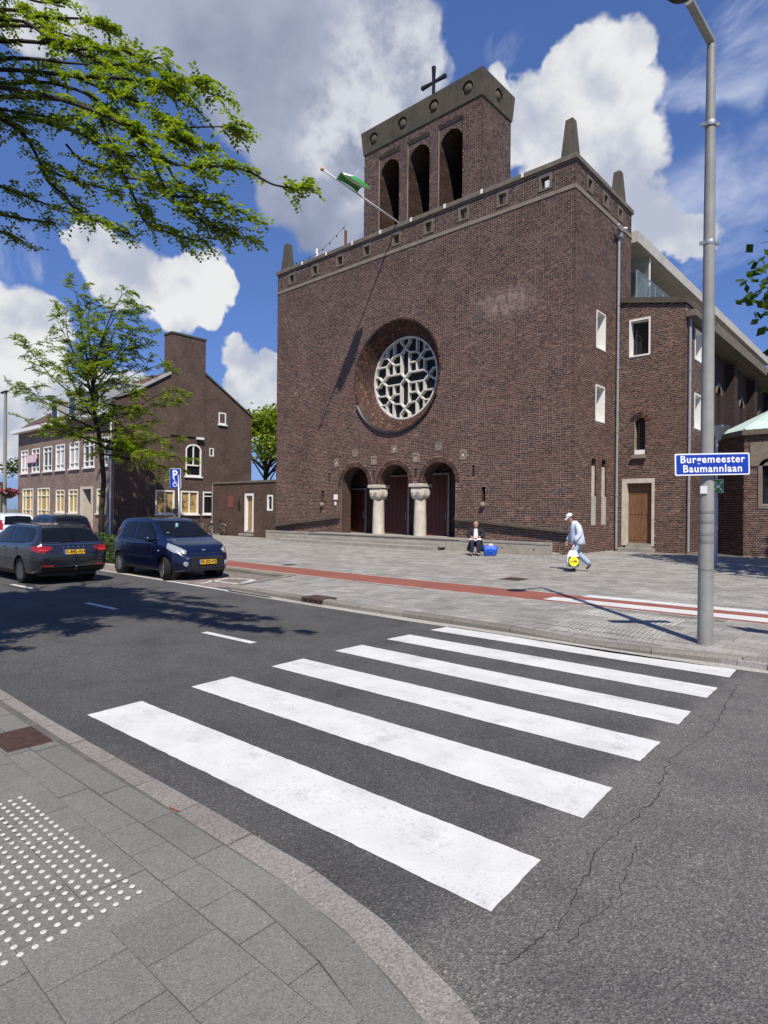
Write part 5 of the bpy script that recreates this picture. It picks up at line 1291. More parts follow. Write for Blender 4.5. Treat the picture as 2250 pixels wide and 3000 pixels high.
def car(name, label, spec, paint, loc, rz, rim, steer=0.0, group=None):
    """x forward, z up, origin on the ground mid-wheelbase"""
    root = thing(name, label, 'car', loc, rz, group); sp = spec
    xs = np.linspace(sp['x0'], sp['x1'], 90)
    top = smooth_interp(*zip(*sp['top']), xs); belt = smooth_interp(*zip(*sp['belt']), xs); hw = smooth_interp(*zip(*sp['width']), xs)
    rw = smooth_interp(*zip(*sp['roofw']), xs); bot = smooth_interp(*zip(*sp['bot']), xs)
    rings = []
    for x, T, B, w, r_, b in zip(xs, top, belt, hw, rw, bot):
        B = min(B, T-.02); green = min(1, max(0, (T-B)/.35)); inn = w*.86*(1-green)+r_*green
        P = [(0, b), (w*.80, b), (w*.95, b+.05), (w*.985, b+.16), (w, b+(B-b)*.45), (w*.992, b+(B-b)*.68), (w*.975, B-.06), (w*.945, B-.005), (w*.92+(inn-w*.92)*.18, B+(T-B)*.15),
             (w*.92+(inn-w*.92)*.6, B+(T-B)*.55), (inn, B+(T-B)*.88), (inn*.9, B+(T-B)*.965), (inn*.6, B+(T-B)*.993), (0, T)]
        half = catmull(P, 3)
        rings.append([(x, -y, z) for y, z in half]+[(x, y, z) for y, z in half[::-1]][1:-1])
    def capring(r, k):                                   # round off nose and tail
        c = np.mean(r, axis=0); return [tuple(c+(np.array(p)-c)*k[0]+np.array([k[1], 0, 0])) for p in r]
    rings = [capring(rings[0], (.90, -.035)), capring(rings[0], (.965, -.015))]+rings+[capring(rings[-1], (.965, .015)), capring(rings[-1], (.90, .035))]
    shell = MB().loft(rings)
    bm = bmesh.new(); bm.from_mesh(shell.mesh('t')); bmesh.ops.recalc_face_normals(bm, faces=bm.faces); bvh = BVHTree.FromBMesh(bm); bm.free()
    R = sp['wr']; ax = sp['axles']; tw = sp['track']
    cut = []
    for a in ax:
        for s_ in (-1, 1): cut.append(MB().lathe([(R+.055, -.16), (R+.055, .3)] if s_ > 0 else [(R+.055, -.3), (R+.055, .16)], (a, s_*(tw/2), R), 32, 'y'))
    def at(axis, u, v, side):
        """hit the body along an axis; returns point and normal"""
        if axis == 'y': o, d = Vector((u, side*3, v)), Vector((0, -side, 0))
        elif axis == 'x': o, d = Vector((side*5, u, v)), Vector((-side, 0, 0))
        elif axis == 'z': o, d = Vector((u, v, 4)), Vector((0, 0, -1))
        else:
            d = Vector(axis).normalized(); o = Vector((u, v[0], v[1]))-d*3
        h = bvh.ray_cast(o, d)
        return (h[0], h[1]) if h[0] is not None else (None, None)
    cut_w = []
    def patch(nm, axis, side, lo, hi, mat, off=.004, n=18, k=8, parent=root, thick=0.0, sm=True):
        """surface patch between two outline polylines, laid on the body"""
        lo, hi = np.asarray(lo, float), np.asarray(hi, float)
        def samp(P, t_):
            L = np.concatenate([[0], np.cumsum(np.linalg.norm(np.diff(P, axis=0), axis=1))]); s = t_*L[-1]
            return np.array([np.interp(s, L, P[:, 0]), np.interp(s, L, P[:, 1])])
        V, ok = [], True
        for i in range(n+1):
            a, b = samp(lo, i/n), samp(hi, i/n)
            for j in range(k+1):
                q = a+(b-a)*j/k; p, nn = at(axis, q[0], q[1], side)
                if p is None:
                    p = Vector(V[-1]) if V else Vector((0, 0, 0)); nn = Vector((0, 0, 0))
                V.append(tuple(p+nn*off))
        F = [(i*(k+1)+j, i*(k+1)+j+1, (i+1)*(k+1)+j+1, (i+1)*(k+1)+j) for i in range(n) for j in range(k)]
        return MB().add(V, F).build(nm, mat, parent, sm, world=False)
    bme = boolean(shell, cut); bme.polygons.foreach_set('use_smooth', [True]*len(bme.polygons)); bme.set_sharp_from_angle(angle=math.radians(38))
    body = link('body', bme, paint, root)
    MB().box(sp['x0']+.25, sp['x1']-.25, -tw/2+.12, tw/2-.12, .2, R*2+.02).build('underbody', M['trim'], root, world=False)
    for a in ax:
        for s_ in (-1, 1):
            w = bpy.data.objects.new('wheel', None); COL.objects.link(w); w.parent = root; w.location = (a, s_*(tw/2-.005), R); w.empty_display_size = .1
            w.rotation_euler = (0, 0, steer if a == ax[1] else 0)
            W_ = sp['tw']/2
            pt_ = [(R*.68, -W_), (R*.93, -W_), (R, -W_*.72), (R, W_*.72), (R*.93, W_), (R*.68, W_), (R*.68, -W_)]
            MB().loft([[(rr_*math.cos(2*math.pi*k/32), hh_, rr_*math.sin(2*math.pi*k/32)) for k in range(32)] for rr_, hh_ in pt_], cap=False).build('tyre', M['tyre'], w, 40, world=False)
            mb = MB(); o_ = s_*W_
            mb.lathe([(R*.69, o_*.92), (R*.66, o_*1.0), (R*.62, o_*.9), (R*.60, o_*.3), (.01, o_*.25)], (0, 0, 0), 28, 'y')
            rb = mb.build('rim_barrel', M['alloy_dark'], w, 40, world=False)
            mb = MB(); ns = sp['spokes']
            for q in range(ns):
                an = 2*math.pi*q/ns+.3; ca, sa = math.cos(an), math.sin(an); pa = (-sa, ca)
                for sgn in ((-1, 1) if ns == 5 else (0,)):
                    d0 = sgn*.018; d1 = sgn*.055; hwid = .017 if sgn else .03
                    P = []
                    for rr_, dd in ((R*.12, d0), (R*.67, d1)):
                        for yy in (o_*.6, o_*.95):
                            for e in (-hwid, hwid): P.append((rr_*ca+pa[0]*(dd+e), yy, rr_*sa+pa[1]*(dd+e)))
                    mb.add(P, [(0, 1, 3, 2), (4, 6, 7, 5), (0, 4, 5, 1), (2, 3, 7, 6), (0, 2, 6, 4), (1, 5, 7, 3)])
            mb.lathe([(R*.17, o_*.5), (R*.17, o_*.97), (.02, o_*1.0)], (0, 0, 0), 16, 'y'); mb.build('rim_spokes', rim, w, world=False)
            MB().lathe([(R+.05, -s_*.12), (R+.05, s_*.12), (R*.2, s_*-.14)], (a, s_*(tw/2-.1), R), 24, 'y').build('wheel_arch', M['trim'], root, world=False)
    return root, patch, at, body
def plate_on(root, at_, text, x, y, z, tilt, side, w=.52, h_=.11):
    o = thing('x', None, None); bpy.data.objects.remove(o)
    n = Vector((side*math.cos(tilt), 0, math.sin(tilt))); r_ = Vector((0, side, 0)); u = n.cross(r_)
    c = Vector((x, y, z))
    def quad(a, b, c_, d, off): return MB().add([tuple(c+r_*p+u*q+n*off) for p, q in ((a, c_), (b, c_), (b, d), (a, d))]+[tuple(c+r_*p+u*q-n*.02) for p, q in ((a, c_), (b, c_), (b, d), (a, d))], [(0, 1, 2, 3), (7, 6, 5, 4), (0, 4, 5, 1), (1, 5, 6, 2), (2, 6, 7, 3), (3, 7, 4, 0)])
    p = quad(-w/2, w/2, -h_/2, h_/2, .006).build('number_plate', M['plate'], root, world=False)
    quad(-w/2, -w/2+.045, -h_/2, h_/2, .008).build('euro_strip', M['blue'], p, world=False)
    me = text_mesh(text, h_*.95, .002, .0035, spacing=1.08); me.transform(frame_mat(c+n*.009+r_*.024, r_, u)); link('lettering', me, M['trim'], p)
# --- dark blue hatchback (parked, front towards the church square end of the bay)
HATCH = dict(x0=-1.72, x1=1.86, axles=(-1.215, 1.215), wr=.29, track=1.44, tw=.18, spokes=5,
    top=[(-1.72, .98), (-1.68, 1.10), (-1.55, 1.33), (-1.40, 1.475), (-1.1, 1.53), (-.5, 1.555), (0, 1.545), (.3, 1.49), (.62, 1.32), (.95, 1.10), (1.08, 1.02), (1.35, .95), (1.6, .85), (1.76, .73), (1.86, .60)],
    belt=[(-1.72, .93), (-1.3, .985), (-.3, .955), (.6, .93), (1.1, .90), (1.5, .82), (1.86, .55)],
    width=[(-1.72, .70), (-1.55, .78), (-1.2, .825), (-.4, .832), (.5, .832), (1.2, .825), (1.5, .79), (1.75, .69), (1.86, .56)],
    roofw=[(-1.72, .60), (-1.3, .59), (-.4, .60), (.4, .60), (1.0, .64), (1.86, .56)],
    bot=[(-1.72, .36), (-1.5, .26), (-.9, .20), (.9, .20), (1.5, .20), (1.86, .24)])
def hatch_parts(root, patch, at, plate='39-ZD-PZ', face=True):
    for s in (-1, 1):
        patch('side_window', 'y', s, [(-.42, .985), (.30, .965), (.70, .955)], [(-.36, 1.43), (.18, 1.43), (.62, 1.12)], M['carglass'], .006)
        patch('side_window', 'y', s, [(-1.24, 1.01), (-.9, 1.0), (-.50, .99)], [(-1.12, 1.38), (-.8, 1.42), (-.44, 1.435)], M['carglass'], .006)
        patch('window_seal', 'y', s, [(-1.30, .965), (-.4, .95), (.75, .925)], [(-1.30, .985), (-.4, .97), (.75, .945)], M['trim'], .005, 24, 2)
        for xx, z0, z1 in ((.62, .42, .94), (-.46, .34, .97)): patch('door_seam', 'y', s, [(xx, z0), (xx+.012, z0)], [(xx+.03, z1), (xx+.042, z1)], M['trim'], .003, 2, 14)
        patch('sill_trim', 'y', s, [(-.86, .235), (.86, .235)], [(-.86, .30), (.86, .30)], M['trim'], .012, 20, 3)
        for xx in (-.34, .62-.93+.0,): pass
        for xx in (-.30, -1.18):
            patch('door_handle', 'y', s, [(xx, .84), (xx+.17, .84)], [(xx, .875), (xx+.17, .875)], root.children[0].data.materials[0], .03, 6, 3)
        p, nn = at('y', .62, .99, s)
        mb = MB().sphere((p.x-.02, p.y+s*.13, 1.0), (.075, .115, .085), 14, 10); mb.build('mirror', root.children[0].data.materials[0], root, True, world=False)
        MB().sphere((p.x-.075, p.y+s*.13, 1.0), (.035, .095, .068), 12, 8).build('mirror_glass', M['chrome'], root, True, world=False)
        p, nn = at('y', .98, .72, s); MB().sphere(tuple(p), (.03, .015, .022), 8, 6).build('indicator', M['lampglass'], root, True, world=False)
        # sweptback headlamp, fog lamp
        patch('headlight', 'z', 1, [(1.74, s*.50), (1.58, s*.64), (1.30, s*.755)], [(1.66, s*.42), (1.42, s*.55), (1.16, s*.72)], M['lampglass'], .010, 14, 6) if False else None
        patch('headlight', (-1, -s*.55, -.25), 1, [(1.5, 0), (1.5, 0)], [(1.5, 0), (1.5, 0)], M['lampglass']) if False else None
        hl = []
        V, F = [], []; n_, k_ = 14, 8
        for i in range(n_+1):
            a = i/n_; lo = (1.30+.38*a, .62-.10*a*a+.06*(1-a)); 
            ya = .80-.37*a; zl = .665+.13*(1-a)**2.5-.01*a; zh = .925-.19*a**1.3
            for j in range(k_+1):
                z = zl+(zh-zl)*j/k_; d = Vector((-1, -s*1.0, 0)).normalized(); o = Vector((1.66, s*ya, z))-d*2 if False else None
                h = at((-.75, -s*.66, -.05), 1.35+.33*a, (s*ya, z), 1); p, nn = h
                if p is None: p, nn = Vector((1.6, s*ya, z)), Vector((0, 0, 0))
                V.append(tuple(p+nn*.008))
        F = [(i*(k_+1)+j, i*(k_+1)+j+1, (i+1)*(k_+1)+j+1, (i+1)*(k_+1)+j) for i in range(n_) for j in range(k_)]
        MB().add(V, F).build('headlight', M['lampglass'], root, True, world=False)
        p, nn = at('x', s*.56, .42, 1)
        if p: MB().lathe([(.062, -.03), (.062, .02), (.045, .03)], tuple(p), 16, 'x').build('fog_light', M['lampglass'], root, 40, world=False)
        patch('tail_light', 'x', -1, [(s*.62, .86), (s*.74, .86)], [(s*.57, 1.25), (s*.66, 1.25)], M['redlamp'], .01, 6, 10)
        mb = MB()
    wl, wh = [(-.66, .0), (0, 0), (.66, 0)], None
    V, F = [], []; n_, k_ = 20, 10
    for i in range(n_+1):
        u = -1+2*i/n_
        for j in range(k_+1):
            f_ = j/k_; y = u*(.70-.13*f_); x = 1.02-.12*u*u*(1-f_*.5)-.64*f_
            p, nn = at('z', x, y, 1); V.append(tuple(p+nn*.006))
    F = [(i*(k_+1)+j, i*(k_+1)+j+1, (i+1)*(k_+1)+j+1, (i+1)*(k_+1)+j) for i in range(n_) for j in range(k_)]
    ws = MB().add(V, F).build('windscreen', M['carglass'], root, True, world=False)
    patch('rear_window', 'x', -1, [(-.56, 1.06), (0, 1.05), (.56, 1.06)], [(-.48, 1.40), (0, 1.43), (.48, 1.40)], M['carglass'], .006)
    patch('grille', 'x', 1, [(-.42, .305), (0, .30), (.42, .305)], [(-.47, .575), (0, .59), (.47, .575)], M['trim'], .012, 16, 6)
    patch('bonnet_gap', 'x', 1, [(-.52, .665), (0, .655), (.52, .665)], [(-.52, .678), (0, .668), (.52, .678)], M['trim'], .004, 18, 2)
    patch('front_lip', 'x', 1, [(-.55, .25), (0, .25), (.55, .25)], [(-.56, .285), (0, .285), (.56, .285)], M['trim'], .02, 14, 2)
    p, nn = at('x', 0, .75, 1); MB().sphere((p.x+.006, 0, .75), (.012, .06, .03), 12, 8).build('badge', M['chrome'], root, True, world=False)
    p, nn = at('x', 0, .47, 1); plate_on(root, at, plate, p.x+.03, 0, .46, .08, 1)
    for y in (-.35, .12):
        p0, _ = at('z', 1.00, y, 1); p1, _ = at('z', .93, y+.48, 1); MB().tube([tuple(p0+Vector((0, 0, .02))), tuple(p1+Vector((-.03, 0, .03)))], .009, 5).build('wiper', M['trim'], root, world=False)
    p, nn = at('z', .86, -.50, 1); MB().sphere(tuple(p+nn*.008), (.05, .035, .012), 10, 6).build('screen_sticker', plain('turquoise', (.2, .5, .5), .5), root, True, world=False)
    p, nn = at('z', .62, -.12, 1); MB().box(p.x-.01, p.x+.03, p.y-.035, p.y+.035, p.z-.06, p.z+.08, .01).build('air_freshener', plain('mint', (.3, .62, .55), .5), root, world=False)
    p, _ = at('z', -1.1, 0, 1); MB().tube([(p.x, 0, p.z), (p.x-.12, 0, p.z+.3)], .006, 4).build('aerial', M['trim'], root, world=False)
blue = paintmat('blue_metallic', (.003, .0055, .030), .15)
r_, pa_, at_, _b = car('parked_car', 'dark blue five door hatchback parked in the bay with front wheels turned', HATCH, blue, (-4.27, -15.84, .012), 0.0, M['alloy'], math.radians(-24))
hatch_parts(r_, pa_, at_)
# --- grey estate car driving away
ESTATE = dict(x0=-2.33, x1=2.36, axles=(-1.35, 1.34), wr=.325, track=1.56, tw=.215, spokes=5,
    top=[(-2.33, .80), (-2.31, .93), (-2.24, 1.03), (-2.14, 1.12), (-1.98, 1.27), (-1.83, 1.39), (-1.6, 1.435), (-1.0, 1.465), (-.2, 1.475), (.25, 1.43), (.75, 1.22), (1.15, 1.02), (1.5, .96), (2.0, .88), (2.25, .78), (2.36, .62)],
    belt=[(-2.33, .78), (-2.25, .97), (-2.1, 1.02), (-1.4, 1.0), (0, .97), (1.0, .94), (1.6, .88), (2.36, .55)],
    width=[(-2.33, .80), (-2.22, .86), (-2.0, .905), (-1.4, .915), (0, .915), (1.3, .91), (1.9, .87), (2.2, .76), (2.36, .60)],
    roofw=[(-2.33, .66), (-1.9, .60), (-1.2, .61), (0, .62), (.6, .64), (1.1, .70), (2.36, .62)],
    bot=[(-2.33, .42), (-2.2, .30), (-1.9, .24), (-1, .2), (1.6, .2), (2.36, .25)])
grey = paintmat('graphite_metallic', (.050, .052, .058), .75)
r_, pa_, at_, _b = car('estate_car', 'graphite estate car driving away along the road, rear lights facing', ESTATE, grey, (-6.12, -18.50, 0), math.pi+math.radians(1.0), M['alloy_dark'])
r_.scale = (.955, .945, .945)
for s in (-1, 1):
    pa_('side_window', 'y', s, [(-.42, 1.0), (.3, .985), (.98, .965)], [(-.36, 1.39), (.2, 1.38), (.80, 1.09)], M['carglass'], .006)
    pa_('side_window', 'y', s, [(-1.28, 1.02), (-.9, 1.015), (-.50, 1.005)], [(-1.22, 1.385), (-.8, 1.395), (-.44, 1.395)], M['carglass'], .006)
    pa_('side_window', 'y', s, [(-1.86, 1.09), (-1.6, 1.04), (-1.33, 1.03)], [(-1.76, 1.24), (-1.6, 1.36), (-1.28, 1.385)], M['carglass'], .006)
    pa_('window_trim', 'y', s, [(-1.9, 1.065), (-1.4, 1.005), (0, .975), (1.05, .945)], [(-1.9, 1.08), (-1.4, 1.02), (0, .99), (1.05, .96)], M['trim'], .006, 26, 2)
    for xx in (.95, -.46, -1.30+.08): pa_('door_seam', 'y', s, [(xx, .36), (xx+.012, .36)], [(xx+.02, .96), (xx+.032, .96)], M['trim'], .003, 2, 14)
    for xx in (-.30, -1.16): pa_('door_handle', 'y', s, [(xx, .86), (xx+.2, .86)], [(xx, .89), (xx+.2, .89)], grey, .03, 6, 3)
    pa_('sill_trim', 'y', s, [(-1.0, .24), (.98, .24)], [(-1.0, .31), (.98, .31)], M['trim'], .01, 20, 3)
    rr0 = [at_('z', x, s*.56, 1)[0]+Vector((0, 0, .035)) for x in np.linspace(-1.75, .15, 14)]
    MB().tube([tuple(p) for p in rr0], .016, 6).build('roof_rail', M['trim'], r_, True, world=False)
    p, nn = at_('y', .82, 1.0, s); MB().sphere((p.x, p.y+s*.14, 1.02), (.07, .12, .085), 14, 10).build('mirror', grey, r_, True, world=False)
    # split tail lamp: wing part and tailgate part
    pa_('tail_light', 'x', -1, [(s*.50, .875), (s*.66, .80), (s*.83, .80)], [(s*.50, .935), (s*.66, .955), (s*.83, .955)], M['redlamp'], .012, 14, 6)
    pa_('tail_light', 'y', s, [(-2.29, .82), (-2.05, .86)], [(-2.27, .955), (-2.05, .945)], M['redlamp'], .010, 8, 5)
    pa_('lamp_element', 'x', -1, [(s*.60, .85), (s*.72, .835), (s*.80, .85)], [(s*.60, .868), (s*.72, .86), (s*.80, .878)], plain('lit_red', (.62, .05, .03), .3), .016, 10, 2)
    pa_('reflector', 'x', -1, [(s*.48, .455), (s*.74, .465)], [(s*.48, .485), (s*.74, .495)], M['redlamp'], .012, 8, 2)
pa_('rear_window', 'x', -1, [(-.70, 1.06), (0, 1.045), (.70, 1.06)], [(-.585, 1.335), (0, 1.375), (.585, 1.335)], M['carglass'], .007, 22, 10)
pa_('roof_spoiler', 'x', -1, [(-.56, 1.378), (0, 1.392), (.56, 1.378)], [(-.54, 1.405), (0, 1.42), (.54, 1.405)], M['trim'], .05, 20, 3)
pa_('bumper_panel', 'x', -1, [(-.56, .60), (0, .595), (.56, .60)], [(-.60, .69), (0, .69), (.60, .69)], M['trim'], .006, 20, 4)
pa_('bumper_gap', 'x', -1, [(-.82, .565), (0, .56), (.82, .565)], [(-.82, .575), (0, .57), (.82, .575)], M['trim'], .005, 20, 2)
pa_('diffuser', 'x', -1, [(-.72, .33), (0, .325), (.72, .33)], [(-.74, .42), (0, .415), (.74, .42)], M['trim'], .01, 20, 4)
pa_('tailgate_edge', 'x', -1, [(-.74, .985), (0, .985), (.74, .985)], [(-.74, .995), (0, .995), (.74, .995)], M['chrome'], .004, 20, 2)
p, nn = at_('x', 0, .80, -1); plate_on(r_, at_, 'X-841-RH', p.x-.03, 0, .80, .22, -1)
p, nn = at_('x', 0, .915, -1)
for k_, ch_ in enumerate('SKODA'):
    me = text_mesh(ch_, .06, .004, .001); me.transform(frame_mat(p+Vector((-.014, .24-.12*k_, 0)), (0, -1, 0), (.15, 0, 1))); link('tailgate_letter', me, M['chrome'], r_)
p, nn = at_('z', -1.45, 0, 1); MB().loft([[(-1.35, -.02, p.z), (-1.35, .02, p.z), (-1.62, .025, p.z-.005), (-1.62, -.025, p.z-.005)], [(-1.52, -.008, p.z+.075), (-1.52, .008, p.z+.075), (-1.62, .008, p.z+.07), (-1.62, -.008, p.z+.07)]]).build('shark_fin', M['trim'], r_, world=False)
MB().tube([(-2.3, -.02, .36), (-2.44, -.02, .36), (-2.44, -.02, .42)], .018, 8).build('tow_bar', M['trim'], r_, world=False); MB().sphere((-2.44, -.02, .44), .028, 10, 8).build('tow_ball', M['chrome'], r_, True, world=False)
MB().tube([(-2.26, .30, 1.065), (-2.2, 0, 1.08)], .01, 5).build('rear_wiper', M['trim'], r_, world=False)
# --- a dark and a white hatchback further down the bay
r_, pa_, at_, _b = car('parked_car', 'black hatchback parked further down the bay, mostly hidden by the grey estate', HATCH, paintmat('black_paint', (.010, .011, .014), .2), (-13.3, -15.45, .012), math.pi, M['alloy'], 0)
hatch_parts(r_, pa_, at_, '27-KT-BR')
r_, pa_, at_, _b = car('parked_car', 'white hatchback at the left edge of the picture', HATCH, paintmat('white_car_paint', (.62, .64, .66), 0), (-19.0, -15.4, .012), math.pi, M['alloy'], 0)
hatch_parts(r_, pa_, at_, '61-LS-TX')

# ------------------------------------------------------------------ people and what they carry
def skinned(name, pts, edges, radii, mat, parent, root=0, sub=2, flat=None):
    me = bpy.data.meshes.new(name); me.from_pydata([tuple(p) for p in pts], edges, []); o = bpy.data.objects.new(name, me); COL.objects.link(o)
    md = o.modifiers.new('s', 'SKIN'); md.use_smooth_shade = True; md.branch_smoothing = .6
    sk = me.skin_vertices[0].data
    for i, r_ in enumerate(radii): sk[i].radius = r_ if hasattr(r_, '__len__') else (r_, r_)
    for i in range(len(radii)): sk[i].use_root = (i == root)
    sd = o.modifiers.new('d', 'SUBSURF'); sd.levels = sub; sd.render_levels = sub
    m2 = evalmesh(o, name); bpy.data.objects.remove(o); m2.materials.clear()
    return link(name, m2, mat, parent, True)
def chain(pts, start=0): return [(start+i, start+i+1) for i in range(len(pts)-1)]
def hand(parent, wrist, d, palm_n, mat, curl=.6, s=1.0, thumb=1):
    """palm and five unequal fingers, thumb from the side of the palm"""
    d = Vector(d).normalized(); n = Vector(palm_n).normalized(); sd = d.cross(n).normalized(); w = Vector(wrist); V, E, R = [], [], []
    V += [w, w+d*.045*s, w+d*.085*s]; E += [(0, 1), (1, 2)]; R += [(.024*s, .02*s), (.036*s, .017*s), (.036*s, .015*s)]
    for k, (off, L) in enumerate(((-.030, .062), (-.010, .074), (.011, .070), (.030, .055))):
        b = len(V); p = w+d*.085*s+sd*off*s; V.append(p); R.append((.0095*s,)*2); E.append((2, b)); dd = d
        for j in range(3):
            dd = (dd+n*curl*.55).normalized(); p = p+dd*L*s*(.42, .33, .25)[j]; V.append(p); R.append(((.009, .0085, .007)[j]*s,)*2); E.append((b+j, b+j+1))
    b = len(V); p = w+d*.03*s+sd*thumb*-.034*s; V.append(p); R.append((.011*s,)*2); E.append((1, b))
    for j in range(2):
        p = p+(d*.75+sd*thumb*-.45+n*curl*.5).normalized()*(.034, .026)[j]*s; V.append(p); R.append(((.010, .008)[j]*s,)*2); E.append((b+j, b+j+1))
    return skinned('hand', V, E, R, mat, parent, 0, 1)
M['skin'] = plain('skin', (.50, .27, .19), .55, .12, 18); M['hair_dark'] = plain('dark_hair', (.018, .012, .010), .7, .3, 40); M['hair_brown'] = plain('brown_hair', (.09, .05, .032), .7, .3, 40)
M['paleblue'] = plain('pale_blue_cloth', (.55, .62, .72), .8, .10, 7, 0, .3); M['jeans'] = plain('light_jeans', (.34, .42, .54), .85, .15, 9, 0, .3); M['shoe'] = plain('dark_shoe', (.03, .035, .05), .5, .3, 12)
M['blackcloth'] = plain('black_cloth', (.012, .012, .015), .85, .3, 9, 0, .3); M['navy'] = plain('navy_cloth', (.014, .014, .035), .85, .25, 9, 0, .3); M['whitecloth'] = plain('white_cloth', (.74, .73, .74), .8, .06, 9, 0, .3)
def head(parent, c, fwd, up, hair, hair_style='short', s=1.0):
    """a head: skull with jaw, nose, ears, eyes, mouth, hair; c = centre"""
    f = Vector(fwd).normalized(); u = Vector(up); u = (u-f*u.dot(f)).normalized(); r_ = f.cross(u); c = Vector(c)
    def P(x, y, z): return c+r_*x*s+f*y*s+u*z*s
    rings = []; prof = [(-.115, .030, .052, .055), (-.100, .046, .058, .050), (-.070, .060, .058, .030), (-.03, .070, .070, .010), (.01, .075, .082, .0), (.05, .074, .088, -.006), (.085, .060, .072, -.008), (.108, .036, .044, -.008), (.116, .012, .015, -.008)]
    for z, a, b, o in prof: rings.append([tuple(P(a*math.cos(t_), b*math.sin(t_)+o*.6, z)) for t_ in [2*math.pi*k/16 for k in range(16)]])
    hd_ = MB().loft(rings)
    hd_.loft([[tuple(P(x, .072+y, z)) for x, y, z in ring] for ring in ([(-.008, .006, .02), (.008, .006, .02), (.008, 0, .02), (-.008, 0, .02)], [(-.015, .034, -.022), (.015, .034, -.022), (.016, -.004, -.026), (-.016, -.004, -.026)], [(-.012, .016, -.034), (.012, .016, -.034), (.012, -.006, -.034), (-.012, -.006, -.034)])])
    for sx in (-1, 1): hd_.sphere(tuple(P(sx*.076, -.01, -.005)), (.018*s, .018*s, .032*s), 8, 6)
    o = hd_.build('head', M['skin'], parent, True, world=False)
    for sx in (-1, 1): MB().sphere(tuple(P(sx*.030, .080, .010)), .010*s, 8, 6).build('eye', M['hair_dark'], o, True, world=False)
    MB().sphere(tuple(P(0, .078, -.062)), (.020*s, .010*s, .006*s), 8, 6).build('mouth', plain('lips', (.35, .10, .09), .5), o, True, world=False)
    V_ = []
    hr = MB(); rings = []
    for k, (z, a, b, o2) in enumerate([(-.06 if hair_style != 'short' else -.02, .078, .082, -.03), (.0, .084, .088, -.026), (.05, .083, .094, -.018), (.09, .068, .082, -.016), (.118, .040, .052, -.014), (.128, .010, .014, -.012)]):
        ring = []
        for q in range(18):
            t_ = 2*math.pi*q/18; y = b*math.sin(t_)+o2
            if z < .07 and math.sin(t_) > .35: y = min(y, .03)           # keep the face free
            ring.append(tuple(P(a*math.cos(t_), y, z)))
        rings.append(ring)
    hr.loft(rings).build('hair', hair, o, True, world=False)
    return o, P
# --- walking person with cap and carrier bag (walks towards the left, bowed head)
g0 = Vector((3.42, -7.15, PZ))
fwdv = Vector((-RGT[0], -RGT[1], 0)).normalized(); sdv = Vector((-fwdv.y, fwdv.x, 0))       # sdv points away from / to the camera
cam_side = Vector((-FWD[0], -FWD[1], 0)).normalized()
man = thing('person', 'walking person in pale blue jacket and white cap carrying a bag', 'person', g0)
def Q(f, s, z): return fwdv*f+cam_side*s+Vector((0, 0, z))
hip, knL, anL, knR, anR = Q(0, 0, .90), Q(.13, .09, .50), Q(.06, .09, .09), Q(-.10, -.09, .50), Q(-.42, -.09, .22)
neck, chest = Q(.09, 0, 1.42), Q(.02, 0, 1.22)
bodyP = [hip, Q(.0, 0, 1.06), chest, Q(.08, 0, 1.36), neck, Q(.13, 0, 1.49),
         Q(0, .10, .86), knL, anL, Q(.20, .09, .05), Q(0, -.10, .86), knR, anR, Q(-.30, -.09, .10),
         Q(.05, .19, 1.33), Q(.0, .22, 1.06), Q(.13, .22, .84), Q(.05, -.19, 1.33), Q(.06, -.22, 1.06), Q(.20, -.20, .86)]
bodyE = [(0, 1), (1, 2), (2, 3), (3, 4), (4, 5), (0, 6), (6, 7), (7, 8), (8, 9), (0, 10), (10, 11), (11, 12), (12, 13), (3, 14), (14, 15), (15, 16), (3, 17), (17, 18), (18, 19)]
bodyR = [(.12, .09), (.11, .08), (.10, .08), (.05, .05), .048, .05, .07, .05, .035, .022, .07, .05, .035, .022, .025, .028, .028, .025, .028, .028]
skinned('body', bodyP, bodyE, bodyR, M['skin'], man, 0)
def ell(c_, a_, b_, tilt=0.0, n=22, wr=0.0):                 # garment ring: a_ front to back, b_ across
    return [tuple(c_+(fwdv+Vector((0, 0, tilt)))*a_*math.cos(2*math.pi*k/n)*(1+wr*math.sin(5*2*math.pi*k/n))+cam_side*b_*math.sin(2*math.pi*k/n)*(1+wr*math.cos(4*2*math.pi*k/n))) for k in range(n)]
jk = MB().loft([ell(Q(-.03, 0, .80), .19, .215, .05, wr=.05), ell(Q(-.035, 0, .83), .215, .24, .05, wr=.06), ell(Q(-.025, 0, .98), .195, .225, .04, wr=.04), ell(Q(-.005, 0, 1.12), .185, .22, .02, wr=.03), ell(Q(.01, 0, 1.25), .17, .225, -.05, wr=.02), ell(Q(.03, 0, 1.35), .145, .205, -.15), ell(Q(.055, 0, 1.42), .10, .13, -.2), ell(Q(.08, 0, 1.47), .072, .075, -.25), ell(Q(.085, 0, 1.475), .055, .06, -.25)])
for s_, el_, wr2 in ((1, (-.01, .25, 1.10), (.115, .235, .875)), (-1, (.05, -.25, 1.10), (.185, -.215, .895))):
    P_ = [Q(.035, s_*.13, 1.36), Q(.025, s_*.205, 1.33), Q(.005, s_*.24, 1.22), Q(*el_), Q((el_[0]+wr2[0])/2+.01, (el_[1]+wr2[1])/2, (el_[2]+wr2[2])/2), Q(*wr2)]
    jk.tube([tuple(p) for p in P_], [.075, .09, .088, .08, .074, .066], 14)
jk.build('jacket', M['paleblue'], man, True, world=False)
tp = [Q(0, 0, .92), Q(0, .10, .84), knL, anL, Q(0, -.10, .84), knR, anR]
tp[3] = Q(.055, .09, .075); tp[6] = Q(-.44, -.09, .20)
